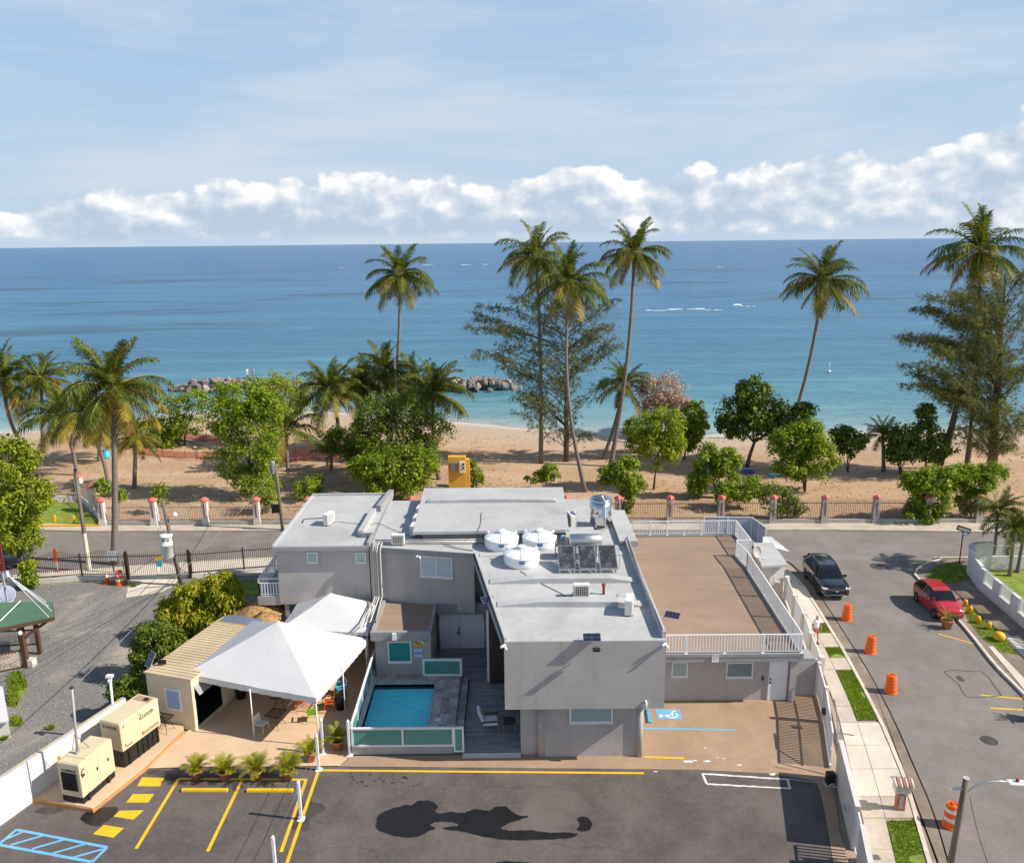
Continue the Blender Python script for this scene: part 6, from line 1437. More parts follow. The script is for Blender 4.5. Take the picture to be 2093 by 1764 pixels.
for k, (a, b_, l) in enumerate([((14.95, 59.1), (18.6, 58.85), 'blue grey screened fence along the street in front of the terrace'), ((18.62, 58.8), (19.0, 56.6), 'blue grey screened fence panel turning the corner towards the slatted awning')]):
    SF = thing('screen_fence', l, 'fence', (a[0], a[1], 0), 0, 'blue grey screened fences'); n = 2
    for i in range(n):
        p, q = V((a[0], a[1], 0)).lerp(V((b_[0], b_[1], 0)), i / n), V((a[0], a[1], 0)).lerp(V((b_[0], b_[1], 0)), (i + 1) / n)
        part('screen_panel', MB().bar(p + V((0, 0, 1.1)), q + V((0, 0, 1.1)), .02, 1.7), M_['bluemesh'], SF); part('post', MB().bar(p, p + V((0, 0, 2.05)), .07), M_['white'], SF)
    part('post', MB().bar((b_[0], b_[1], 0), (b_[0], b_[1], 2.05), .07), M_['white'], SF); part('top_rail', MB().bar((a[0], a[1], 2.0), (b_[0], b_[1], 2.0), .06, .05), M_['white'], SF)
# side fence along the pavement, sliding gate and wall
SFN = thing('side_fence', 'white metal fence with square pillars along the side pavement', 'fence', (16.3, 42, 0))
fl = [(17.6, 47.7), (17.15, 45.0), (16.85, 42.6), (16.4, 40.2), (15.95, 37.6)]
for p in fl: part('pillar', MB().box(p[0] - .13, p[0] + .13, p[1] - .15, p[1] + .15, 0, 1.95), M_['palewall'], SFN)
for a, b_ in zip(fl, fl[1:]):
    part('low_wall', MB().wallpath([a, b_], .14, 0, .35), M_['palewall'], SFN); r_ = MB(); A2_, B2_ = V((a[0], a[1], 0)), V((b_[0], b_[1], 0))
    part('panel_rails', MB().bar(A2_ + V((0, 0, 1.85)), B2_ + V((0, 0, 1.85)), .05).bar(A2_ + V((0, 0, .5)), B2_ + V((0, 0, .5)), .05), M_['white'], SFN)
    n = int((B2_ - A2_).length / .14); me = _cache.setdefault('sfb', shared_box('fence_bar', .04, .065, 1.4, M_['white']))
    for i in range(1, n): q = A2_.lerp(B2_, i / n); link('fence_bar', me, SFN, q - SFN.location + V((0, 0, .45)))
GTE = thing('sliding_gate', 'white sliding gate with bars and solid lower panel beside the yard', 'gate', (15, 34, 0))
gl = [(15.62, 37.0), (15.1, 34.7), (14.05, 31.2)]
for i, (a, b_) in enumerate(zip(gl, gl[1:])):
    A2_, B2_ = V((a[0], a[1], 0)), V((b_[0], b_[1], 0)); part('gate_frame', MB().bar(A2_ + V((0, 0, 1.75)), B2_ + V((0, 0, 1.75)), .06).bar(A2_ + V((0, 0, .12)), B2_ + V((0, 0, .12)), .08, .12).bar(A2_ + V((0, 0, .95)), B2_ + V((0, 0, .95)), .05), M_['white'], GTE)
    n = int((B2_ - A2_).length / .125); me = _cache.setdefault('gtb', shared_box('gate_bar', .03, .065, 1.65, M_['white']))
    for k in range(1, n): q = A2_.lerp(B2_, k / n); link('gate_bar', me, GTE, q - GTE.location + V((0, 0, .1)))
    part('gate_post', MB().box(a[0] - .1, a[0] + .1, a[1] - .1, a[1] + .1, 0, 1.95), M_['palewall'], GTE)
part('lock_box', MB().box(14.75, 14.95, 34.0, 34.25, .85, 1.1), M_['blackm'], GTE); part('gate_rollers', MB().tube([(14.35, 31.3, 1.2), (14.6, 32.2, 2.0), (14.95, 33.4, 2.05)], .035, 6).tube([(14.2, 30.6, .2), (14.35, 31.2, 2.0)], .035, 6).bar((14.1, 30.9, 2.0), (14.75, 30.7, 2.0), .04), M_['alu'], GTE)
go = thing('gate_motor', 'black sliding gate motor box in the shade of the yard wall', 'gate motor', (13.62, 30.1, 0)); lp(go, 'housing', MB().box(-.2, .2, -.16, .16, .08, .62), 'black', bevel=.06); lp(go, 'base', MB().box(-.24, .24, -.2, .2, 0, .1), 'conc'); lp(go, 'conduit', MB().tube([(-.1, -.2, 0), (-.1, -.24, .2), (.05, -.24, .25), (.1, -.22, 0)], .02, 6), 'white', True)
YW = thing('yard_wall', 'pale rendered yard wall along the right of the car park', 'wall', (13.5, 28, 0))
for a, b_ in [((14.12, 30.55), (13.08, 26.35)), ((12.85, 25.4), (11.2, 19.5))]: part('wall_panel', MB().wallpath([a, b_], .2, -.02, 1.9), M_['palewall'], YW)
part('wall_plate', MB().box(13.0, 13.05, 27.2, 27.45, 1.0, 1.2), M_['greypipe'], YW)
FE = thing('lower_fence', 'white barred fence section past the end of the yard wall', 'fence', (12.9, 25.5, 0)); part('frame', MB().bar((13.05, 26.2, 1.75), (11.4, 20, 1.75), .06).bar((13.05, 26.2, .2), (11.4, 20, .2), .06), M_['white'], FE)
for k in range(40): link('fence_bar', _cache['sfb'], FE, V((13.05, 26.2, .3)).lerp(V((11.4, 20, .3)), k / 40) - FE.location)
# street drums
for l, p, bnd in [('plain orange drum just in front of the black car', (20.66, 45.52), False), ('orange drum with bright ribs, middle of the three in the street', (20.34, 41.47), False), ('weathered orange drum nearest of the three open in the street', (19.60, 37.31), False), ('orange drum with two white bands behind the street lamp pole', (17.47, 27.55), True)]:
    drum(l, (p[0], p[1], .002), bnd, R(2))
# cars
def catm(tab, u):
    n = len(tab) - 1; x = u * n; i = min(int(x), n - 1); s = x - i; k = len(tab[0]); out = []
    P = [tab[max(i-1, 0)], tab[i], tab[i+1], tab[min(i+2, n)]]
    for j in range(k):
        a, b, c, d = (q[j] for q in P); out.append(.5 * (2*b + (c-a)*s + (2*a-5*b+4*c-d)*s*s + (3*b-a-3*c+d)*s**3))
    return out
def car(label, loc, rz, st, mt, wheels, wr, trim, name='parked_car', sub=None):
    """st rows: x(length), zbottom, zsill, zbelt, ztop, half width low, half width belt, half width top"""
    T = thing(name, label, 'car', loc, rz, 'cars in the street'); NU, NV = 64, 22
    def S(u, v):
        x, zb, zs, zl, zt, w0, w1, w2 = catm(st, u)
        ring = [(0, zb), (w0 * .8, zb), (w0, zb + .05), (w1 * .995, zs), (w1, (zs + zl) / 2), (w1 * .97, zl), (w2, zt - .045), (w2 * .8, zt), (0, zt + .012)]
        y, z = catm(ring, v); return V((x, max(y, 0), z))
    m_ = MB()
    for sg in (1, -1):
        o = len(m_.v)
        for i in range(NU + 1):
            for j in range(NV + 1): p = S(i / NU, j / NV); m_.v.append((p.x, sg * p.y, p.z))
        for i in range(NU):
            for j in range(NV):
                q = (o + i*(NV+1) + j, o + (i+1)*(NV+1) + j, o + (i+1)*(NV+1) + j+1, o + i*(NV+1) + j+1); m_.f.append(q if sg < 0 else q[::-1])
    for i in (0, NU):
        o = i * (NV + 1); o2 = (NU + 1) * (NV + 1) + o; m_.f.append(tuple([o + j for j in range(NV + 1)] + [o2 + j for j in range(NV, -1, -1)]))
    body = lp(T, 'body', m_, mt, True)
    def patch(u0, u1, v0, v1, mtp, nm, both=True, off=.008, taper=0.0, par=None, n=10):
        for sg in (1, -1) if both else (0,):
            k_ = MB()
            for i in range(n + 1):
                for j in range(n + 1):
                    v = v0 + (v1 - v0) * j / n; sh = taper * (j / n); uu = (u0 + sh) + (u1 - sh - u0 - sh * 0) * i / n if sg else u0 + (u1 - u0) * i / n
                    if sg == 0:
                        f = (i / n) * 2 - 1; p = S(u0 + (u1 - u0) * j / n, 1 - abs(f) * (1 - v0)); s2 = 1 if f >= 0 else -1
                        e = .004; pu = S(min(1, u0 + (u1 - u0) * j / n + e), 1 - abs(f) * (1 - v0)) - S(max(0, u0 + (u1 - u0) * j / n - e), 1 - abs(f) * (1 - v0)); pv = S(u0 + (u1 - u0) * j / n, max(v0, 1 - abs(f) * (1 - v0) - e)) - S(u0 + (u1 - u0) * j / n, min(1, 1 - abs(f) * (1 - v0) + e))
                        nn = pu.cross(pv); nn = nn.normalized() if nn.length > 1e-9 else V((0, 0, 1))
                        if nn.z < 0: nn = -nn
                        p = p + nn * off; k_.v.append((p.x, s2 * p.y, p.z))
                    else:
                        p = S(uu, v); e = .004; nn = (S(min(1, uu + e), v) - S(max(0, uu - e), v)).cross(S(uu, min(1, v + e)) - S(uu, max(0, v - e))); nn = nn.normalized() if nn.length > 1e-9 else V((0, 1, 0))
                        if nn.y < 0: nn = -nn
                        p = p + nn * off; k_.v.append((p.x, sg * p.y, p.z))
            for i in range(n):
                for j in range(n): a = i * (n + 1) + j; k_.f.append((a, a + n + 1, a + n + 2, a + 1))
            lp(T, nm, k_, mtp, True, parent=par)
    for p_ in trim: patch(*p_[:4], p_[4], p_[5], p_[6] if len(p_) > 6 else True, taper=p_[7] if len(p_) > 7 else 0)
    for wxp in wheels:
        for sg in (1, -1):
            yw = max(q[5] for q in st)
            wh = lp(T, 'wheel', MB().lathe([(wr * .55, -.11), (wr * .95, -.11), (wr, -.07), (wr, .07), (wr * .95, .11), (wr * .62, .11)], 24, cap=False), 'rubber', True)
            wh.data.transform(Matrix.Translation((wxp, sg * (yw - .085), wr)) @ Matrix.Rotation(R(-90 * sg), 4, 'X'))
            rm = lp(T, 'rim', MB().lathe([(wr * .62, .06), (wr * .60, .10), (wr * .5, .08), (wr * .12, .07), (.0, .10)], 24, cap=False), 'alu', True, parent=wh); rm.data.transform(Matrix.Translation((wxp, sg * (yw - .085), wr)) @ Matrix.Rotation(R(-90 * sg), 4, 'X'))
            for k in range(5):
                sp5 = lp(T, 'spoke_gap', MB().obox((wr * .36 * math.cos(k * 1.2566), wr * .36 * math.sin(k * 1.2566), .095), V((math.cos(k * 1.2566), math.sin(k * 1.2566), 0)) * wr * .17, V((-math.sin(k * 1.2566), math.cos(k * 1.2566), 0)) * wr * .09, (0, 0, .004)), 'black', parent=wh); sp5.data.transform(Matrix.Translation((wxp, sg * (yw - .085), wr)) @ Matrix.Rotation(R(-90 * sg), 4, 'X'))
            ar = lp(T, 'wheel_arch', MB().tube([(wxp + wr * 1.13 * math.cos(a), sg * (yw - .02), wr + wr * 1.13 * math.sin(a)) for a in [k * math.pi / 12 for k in range(13)]], .035, 6), 'black', True)
    return T, S
# black sport utility, front towards the viewer (local +x is forward)
suv = [(-2.28, .55, .62, .95, 1.05, .70, .80, .62), (-2.22, .42, .60, 1.02, 1.42, .84, .89, .60), (-2.0, .34, .58, 1.06, 1.58, .90, .92, .62), (-1.5, .26, .55, 1.06, 1.66, .915, .925, .645), (-.8, .24, .55, 1.05, 1.685, .92, .93, .665), (0, .24, .55, 1.04, 1.68, .92, .93, .67), (.45, .24, .55, 1.035, 1.62, .92, .93, .655), (.95, .24, .56, 1.03, 1.33, .92, .92, .70), (1.25, .25, .57, 1.02, 1.10, .92, .91, .78), (1.7, .27, .58, .99, 1.045, .915, .90, .76), (2.05, .30, .58, .94, .99, .89, .87, .72), (2.26, .36, .56, .84, .89, .80, .80, .64), (2.32, .46, .54, .72, .76, .70, .72, .55)]
SUV, S1 = car('glossy black sport utility car parked at the street corner facing the viewer', (21.22, 50.5, 0), R(-90) + math.atan2(-.16, 2.72), suv, 'carblack', (-1.32, 1.38), .355,
    [(.16, .40, .645, .775, 'carglass', 'side_window'), (.41, .60, .645, .775, 'carglass', 'side_window', True, .01), (.535, .655, .80, 1, 'carglass', 'windscreen', False), (.05, .13, .76, 1, 'carglass', 'rear_window', False)])
lp(SUV, 'grille', MB().box(2.285, 2.335, -.52, .52, .56, .74), 'black', bevel=.01); lp(SUV, 'grille_chrome', MB().bar((2.31, -.62, .78), (2.335, -.30, .72), .03).bar((2.335, -.30, .72), (2.335, .30, .72), .03).bar((2.335, .30, .72), (2.31, .62, .78), .03), 'chrome')
lp(SUV, 'badge', MB().box(2.335, 2.35, -.09, .09, .59, .71), 'chrome')
for sg in (1, -1):
    lp(SUV, 'headlamp', MB().obox((2.18, sg * .70, .80), (.12, -sg * .06, 0), (.02, sg * .17, .02), (0, 0, .065)), 'lamp', bevel=.03); lp(SUV, 'door_mirror', MB().obox((.72, sg * 1.02, 1.08), (.07, 0, 0), (0, .11, 0), (0, 0, .08)), 'carblack', bevel=.03)
    lp(SUV, 'door_handle', MB().box(-.1, .1, sg * .935 - .012, sg * .935 + .012, .86, .89), 'chrome'); lp(SUV, 'tail_lamp', MB().box(-2.27, -2.18, sg * .78 - .08, sg * .78 + .08, .9, 1.3), 'tail', bevel=.02)
    lp(SUV, 'roof_rail', MB().tube([(-1.4, sg * .60, 1.66), (-1.2, sg * .60, 1.73), (.1, sg * .60, 1.73), (.3, sg * .60, 1.66)], .016, 6), 'blackm')
lp(SUV, 'lower_chrome', MB().tube([(2.22, -.80, .52), (2.27, -.74, .36), (2.33, -.5, .34), (2.34, -.36, .41), (2.34, .36, .41), (2.33, .5, .34), (2.27, .74, .36), (2.22, .80, .52)], .03, 6), 'chrome', True); lp(SUV, 'number_plate_holder', MB().box(2.335, 2.345, -.2, .2, .47, .55), 'black')
# red hatchback
hat = [(-1.86, .60, .66, .95, 1.02, .66, .74, .52), (-1.80, .42, .60, 1.0, 1.22, .78, .81, .52), (-1.55, .30, .56, 1.0, 1.40, .82, .835, .54), (-1.0, .22, .52, .98, 1.49, .835, .845, .56), (-.4, .20, .50, .96, 1.515, .84, .85, .575), (.1, .20, .50, .95, 1.48, .84, .85, .57), (.5, .20, .50, .94, 1.33, .84, .845, .59), (.95, .21, .50, .93, 1.06, .835, .835, .66), (1.25, .22, .52, .90, .97, .83, .82, .68), (1.55, .25, .52, .84, .90, .80, .78, .64), (1.78, .32, .50, .72, .78, .70, .69, .55), (1.86, .42, .48, .62, .66, .58, .60, .46)]
RED, S2 = car('small red hatchback parked beside the yellow bollards', (26.98, 46.78, 0), R(-90) + math.atan2(-.10, 2.3), hat, 'carred', (-1.2, 1.2), .30,
    [(.13, .34, .645, .775, 'carglass', 'side_window', True, .012), (.36, .57, .645, .775, 'carglass', 'side_window', True, .012), (.50, .635, .79, 1, 'carglass', 'windscreen', False), (.05, .14, .76, 1, 'carglass', 'rear_window', False)])
for sg in (1, -1):
    lp(RED, 'headlamp', MB().obox((1.50, sg * .60, .72), (.17, -sg * .05, -.10), (.03, sg * .11, 0), (.02, 0, .05)), 'lamp', bevel=.04); lp(RED, 'door_mirror', MB().obox((.55, sg * .92, .98), (.06, 0, 0), (0, .09, 0), (0, 0, .065)), 'carred', bevel=.03); lp(RED, 'tail_lamp', MB().box(-1.83, -1.76, sg * .68 - .07, sg * .68 + .07, .75, 1.1), 'tail', bevel=.02)
lp(RED, 'lower_intake', MB().box(1.80, 1.865, -.34, .34, .36, .46), 'black', bevel=.01); lp(RED, 'wiper_cowl', MB().box(.92, 1.0, -.6, .6, 1.035, 1.065), 'black')
cp_ = aty(*Z5(20, 420), 54.9)
GREY, _ = car('dark car at the left edge, half hidden behind the tree and iron fence', (cp_.x - .9, 55.6, 0), R(186), suv, 'cargrey', (-1.32, 1.38), .355, [(.16, .40, .645, .775, 'carglass', 'side_window'), (.41, .60, .645, .775, 'carglass', 'side_window', True, .01), (.535, .655, .80, 1, 'carglass', 'windscreen', False), (.05, .13, .76, 1, 'carglass', 'rear_window', False)])
for sg in (1, -1): lp(GREY, 'tail_lamp', MB().box(-2.27, -2.18, sg * .78 - .08, sg * .78 + .08, .9, 1.3), 'tail', bevel=.02)
# pots, bollards, sign, mailbox, lamp pole
SPK = [frond_mesh('strap_leaf', 1.0, R(80 - 8 * i), R(55 + 22 * i), .10, 16, L_['palmy' if i % 2 else 'areca'], 70 + i, .2, .3) for i in range(4)]
potted('large pot of spiky yellow leaves and dry tufts in front of the red car', (26.2, 44.25, 0), .95, 5, 1.25, SPK, 26, 'terracotta pots beside the street')
potted('terracotta pot of leafy plants cut off by the right edge of the picture', (25.25, 34.75, 0), .7, 6, 1.2, None, 14, 'terracotta pots beside the street')
def bollard(label, p):
    T = thing('yellow_bollard', label, 'bollard', (p.x, p.y, .1), 0, 'short yellow bollards on the verge')
    lp(T, 'body', MB().lathe([(.14, 0), (.14, .34), (.125, .40), (.08, .45), (0, .47)], 16), 'yellowpost', True); lp(T, 'groove', MB().lathe([(.142, .25), (.147, .27), (.142, .29)], 16, cap=False), 'yellowpost', True)
for l, q in [('yellow bollard nearest the red car headlamp', (1610, 908)), ('second yellow bollard from the red car', (1650, 966)), ('third yellow bollard from the red car', (1716, 1046)), ('last upright yellow bollard, next to the yellow ball', (1803, 1096))]: bollard(l, g(B4, *q, .1))
yb = g(B4, 1885, 1185, .1); solo('yellow_boulder', MB().lathe([(.12, 0), (.28, .06), (.34, .2), (.32, .34), (.22, .46), (.08, .52)], 18), M_['yellowpost'], 'round yellow painted boulder on the grass verge', 'boulder', yb, smooth=True, local=True)
sp1 = g(B4, 1563, 560, .1); SG = thing('street_sign', 'one way arrow sign on a dark pole at the street corner', 'street sign', sp1)
lp(SG, 'pole', MB().tube([(0, 0, 0), (0, 0, 2.55)], .04, 8), 'blackm', True); pl_ = lp(SG, 'arrow_plate', MB().obox((0, -.03, 2.62), V((.50, .0, -.17)), V((0, .012, 0)), V((.06, 0, .17))), 'inkdark')
lp(SG, 'arrow', MB().obox((-.06, -.05, 2.63), V((.36, 0, -.12)), V((0, .006, 0)), V((.035, 0, .09))).add([(.28, -.056, 2.66), (.48, -.056, 2.47), (.20, -.056, 2.40)], [(0, 1, 2)]), 'white', parent=pl_); lp(SG, 'small_plate', MB().box(.02, .42, -.05, -.03, 2.1, 2.3), 'paperblue')
mbp = g(B5, 1000, 1250, .12); MX = thing('meter_pillar', 'pink meter pillar with a little tiled roof beside the kerb', 'meter pillar', mbp, R(-8))
lp(MX, 'shaft', MB().box(-.17, .17, -.13, .13, 0, .86), 'terracotta'); lp(MX, 'shaft_door', MB().box(-.08, .08, -.145, -.13, .12, .72), 'greypipe'); lp(MX, 'meter_head', MB().box(-.3, .3, -.2, .2, .86, 1.22), 'palewall')
for x in (-.15, .15): lp(MX, 'meter_box', MB().box(x - .11, x + .11, -.235, -.2, .93, 1.16), 'greypipe', bevel=.01)
for k in range(7):
    x = -.33 + k * .11; lp(MX, 'roof_tile', MB().tube([(x, -.32, 1.24), (x, .02, 1.40)], .055, 8), 'terracotta' if k % 2 else 'palewall', True); lp(MX, 'roof_tile', MB().tube([(x, .0, 1.40), (x, .3, 1.24)], .055, 8), 'terracotta' if k % 2 else 'palewall', True)
lb = at(1938, 1790); lt = aty(*B5(1588, 985), lb.y); LPp = thing('street_lamp', 'weathered pole with a curved lamp arm at the bottom right', 'street lamp', lb)
part('pole', MB().tube([lb, lb.lerp(lt, .5), lt], [.12, .112, .10], 14), M_['polewood'], LPp, True); part('pole_top', MB().lathe([(.10, .0), (.10, .02), (.04, .02), (.04, -.1)], 14, lt), M_['polewhite'], LPp)
aa = [aty(*B5(*q), lb.y - .0) for q in [(1590, 1100), (1650, 1060), (1720, 1030), (1790, 1015), (1880, 1010), (1975, 1018)]]; part('lamp_arm', MB().tube(aa, .035, 8), M_['alu'], LPp, True)
hd_ = aty(*B5(2045, 1025), lb.y); part('lamp_head', MB().obox(hd_, (.42, 0, -.03), (0, .14, 0), (.02, 0, .05)), M_['acwhite'], LPp, bevel=.04); part('lamp_sensor', MB().lathe([(.06, .03), (.06, .13), (.03, .16)], 12, hd_ + V((-.05, 0, .02))), M_['tail'], LPp, True)
part('bracket', MB().box(lt.x - .5, lt.x - .1, lt.y - .04, lt.y + .04, lt.z - .45, lt.z - .37), M_['alu'], LPp)
w0 = aty(*B5(1620, 1150), lb.y - .2); solo('lamp_wire', MB().tube(crm3([w0, aty(*B5(1650, 1300), lb.y - 1), aty(*B5(1700, 1500), lb.y - 2.5), aty(*B5(1800, 1800), lb.y - 4.5)]), .012, 5), M_['cable'], 'thin black wire dropping from the street lamp to the bottom edge', 'wire', w0)
# white garden wall with grilles
GW = thing('garden_wall', 'white garden wall with barred openings at the right street corner', 'wall', (31, 48, 0)); gp = [(31.75, 51.5), (31.25, 49.6), (31.08, 47.6), (30.9, 45.4), (30.7, 43.2), (30.45, 40.8), (30.2, 37)]
part('wall_panel', MB().wallpath(gp, .22, 0, .75), M_['whitewall'], GW)
for i, (a, b_) in enumerate(zip(gp, gp[1:])):
    A2_, B2_ = V((a[0], a[1], 0)), V((b_[0], b_[1], 0))
    if i == 0: part('wall_panel', MB().wallpath([a, b_], .22, .75, 1.72), M_['whitewall'], GW); continue
    part('pier', MB().wallpath([A2_, A2_.lerp(B2_, .28)], .22, .75, 1.62), M_['whitewall'], GW); part('pier', MB().wallpath([A2_.lerp(B2_, .85), B2_], .22, .75, 1.62), M_['whitewall'], GW)
    part('sill', MB().wallpath([A2_.lerp(B2_, .27), A2_.lerp(B2_, .86)], .28, .75, .80), M_['whitewall'], GW)
    me = _cache.setdefault('gwb', shared_box('grille_bar', .03, .03, .95, M_['white']))
    for k in range(10): q = A2_.lerp(B2_, .30 + .54 * k / 9); link('grille_bar', me, GW, q - GW.location + V((0, 0, .80)))
    part('top_rail', MB().bar(A2_.lerp(B2_, .28) + V((0, 0, 1.55)), A2_.lerp(B2_, .85) + V((0, 0, 1.55)), .05), M_['white'], GW)
cv = crm([(31.75, 51.5), (32.0, 52.3), (32.6, 52.95), (33.4, 53.15), (34.0, 53.1)], 5, False); part('corner_wall', MB().wallpath(cv, .24, 0, 1.9), M_['whitewall'], GW); part('corner_cap', MB().wallpath(cv, .36, 1.9, 2.0), M_['whitewall'], GW)
part('street_wall', MB().wallpath([(34.0, 53.1), (60, 52.3)], .22, 0, 1.0), M_['whitewall'], GW); 
for k in range(60): link('grille_bar', _cache['gwb'], GW, V((34.3 + k * .16, 53.1 - k * .005, .95)) - GW.location)
part('top_rail', MB().bar((34, 53.1, 1.75), (44, 52.8, 1.75), .05), M_['white'], GW)
# ================================================================== THE PARK AND BEACH
def gp_(px, py):                               # place on the ground or sand seen at a picture point
    p = at(px, py, 0)
    for _ in range(4): p = at(px, py, sandz(p.x, p.y))
    return p
PF = thing('park_fence', 'long park fence of pillars and iron pickets between street and beach', 'fence', (0, 63.4, 0))
px_ = [212.5 + 105.0 * k for k in range(20)]; pil = []
for x in px_: y = interp([(0, 1077), (200, 1075), (800, 1072), (1300, 1071), (2093, 1069)], x); pil.append(at(x, y))
for i, p in enumerate(pil):
    left = px_[i] < 700; mt = 'pillarw' if left else 'pillar'
    b_ = part('pillar', MB().box(p.x - .30, p.x + .30, p.y - .26, p.y + .26, 0, .45).add([(p.x - .26, p.y - .24, .45), (p.x + .26, p.y - .24, .45), (p.x + .26, p.y + .24, .45), (p.x - .26, p.y + .24, .45), (p.x - .22, p.y - .2, 2.2), (p.x + .22, p.y - .2, 2.2), (p.x + .22, p.y + .2, 2.2), (p.x - .22, p.y + .2, 2.2)], [(4, 5, 6, 7), (0, 1, 5, 4), (1, 2, 6, 5), (2, 3, 7, 6), (3, 0, 4, 7)]), M_[mt], PF)
    part('inset', MB().box(p.x - .045, p.x + .045, p.y - .245, p.y - .20, .75, 1.95), M_['redin'], b_)
    part('cap', MB().lathe([(.36, 2.2), (.38, 2.24), (.38, 2.32), (.2, 2.46), (.05, 2.52)], 4 if not left else 14, (p.x, p.y, 0)), M_['redcap'], b_)
for i, (a, b_) in enumerate(zip(pil, pil[1:])):
    left = px_[i] < 640; u = (b_ - a).normalized()
    part('plinth', MB().wallpath([a + u * .3, b_ - u * .3], .3, 0, .42), M_['pillar'], PF)
    iron_bay(PF, a + u * .26, b_ - u * .26, .42, 1.62 if left else 1.78, (lambda t_: .02 + .42 * math.sin(math.pi * t_) ** 1.4) if left else (lambda t_: .28), .14, 'picketw' if left else 'picket', .014 if left else .012)
RF = thing('park_fence', 'white pillared fence stepping back from the street beside the park lawn', 'fence', (pil[0].x, pil[0].y, 0))
q = [pil[0]] + [gp_(*A1(*p)) for p in [(722, 1572), (622, 1480), (255, 1492), (-60, 1500)]]
for i, p in enumerate(q[1:]):
    b_ = part('pillar', MB().box(p.x - .25, p.x + .25, p.y - .25, p.y + .25, -.1, 2.2), M_['pillarw'], RF); part('cap', MB().lathe([(.36, 2.2), (.38, 2.26), (.3, 2.4), (.05, 2.48)], 14, (p.x, p.y, 0)), M_['redcap'], b_)
for a, b_ in zip(q, q[1:]):
    u = (b_ - a).normalized(); part('plinth', MB().wallpath([a + u * .3, b_ - u * .26], .25, -.1, .42), M_['pillarw'], RF); iron_bay(RF, a + u * .3, b_ - u * .26, .42, 1.62, lambda t_: .02 + .4 * math.sin(math.pi * t_) ** 1.4, .15, 'picketw', .014)
# yellow posts with chain on the lawn edge
yk = thing('yellow_kerb', 'yellow painted kerb along the park lawn', 'kerb', at(120, 1077)); part('kerb_run', MB().wallpath([at(-60, 1079), at(208, 1076.5)], .25, 0, .22), M_['yellowpost'], yk)
yp = [at(*A1(x, y)) for x, y in [(112, 1668), (268, 1664), (425, 1664), (568, 1664), (768, 1672)]]
for k, p in enumerate(yp):
    T = thing('chain_post', ['short yellow chain post leftmost on the lawn edge', 'short yellow chain post second from the left on the lawn edge', 'short yellow chain post in the middle of the lawn edge', 'short yellow chain post beside the tall grey pole', 'short yellow chain post nearest the white fence pillar'][k], 'post', (p.x, p.y, .2), 0, 'yellow chain posts'); lp(T, 'shaft', MB().box(-.08, .08, -.08, .08, 0, .62), 'yellowpost', bevel=.02)
for k, (a, b_) in enumerate(zip(yp, yp[1:])): solo('yellow_chain', MB().tube([a.lerp(b_, t_ / 8) + V((0, 0, .72 - .9 * (t_ / 8) * (1 - t_ / 8))) for t_ in range(9)], .02, 5), M_['yellowpost'], 'sagging yellow chain, %s span from the left' % ['first', 'second', 'third', 'fourth'][k], 'chain', a)
# --- rock breakwater
BRK = thing('rock_breakwater', 'low breakwater of piled boulders in the shallows', 'breakwater', (-28, 135, SEA_Z))
rocks = []
for k in range(10):
    rnd = random.Random(k); bm = bmesh.new(); bmesh.ops.create_icosphere(bm, subdivisions=2, radius=1)
    for v in bm.verts:
        d = v.co.normalized(); s_ = 1 + .35 * mnoise.noise(d * 1.3 + V((k * 7.1, 0, 0))) ; v.co = d * s_
    for _ in range(7):                          # flat broken faces
        n_ = V((rnd.gauss(0, 1), rnd.gauss(0, 1), rnd.gauss(0, 1))).normalized(); c_ = rnd.uniform(.55, .8)
        for v in bm.verts:
            e = v.co.dot(n_) - c_
            if e > 0: v.co -= n_ * e
    me = bpy.data.meshes.new('boulder'); bm.to_mesh(me); bm.free(); me.materials.append(M_['rock1' if k % 3 else 'rock2']); rocks.append(me)
rnd = random.Random(4); bx0, bx1 = at(382, 785, SEA_Z).x, at(1062, 790, SEA_Z).x; n = 0
while n < 300:
    f = rnd.random(); x = bx0 + (bx1 - bx0) * f; side = rnd.triangular(-1, 1, -.35); endt = min(1, (x - bx0) / 6 + .25, (bx1 - x) / 5 + .25)
    h = (1 - abs(side) ** 1.5) * 1.75 * endt; y = 135.2 - 1.2 * f + side * 3.2 * endt + .8 * math.sin(x * .2); s_ = rnd.uniform(.45, .8)
    link('boulder', rocks[rnd.randrange(10)], BRK, V((x, y, SEA_Z + h - .1)) - V((-28, 135, SEA_Z)), (rnd.random() * 6, rnd.random() * 6, rnd.random() * 6), (s_ * rnd.uniform(.9, 1.35), s_, s_ * rnd.uniform(.65, .95))); n += 1
part('rock_core', MB().prism([(bx0 + 2, 134.4), (bx1 - 2, 133.2), (bx1 - 2, 135), (bx0 + 2, 136.4)], SEA_Z - .5, SEA_Z + 1.1), M_['rock1'], BRK)
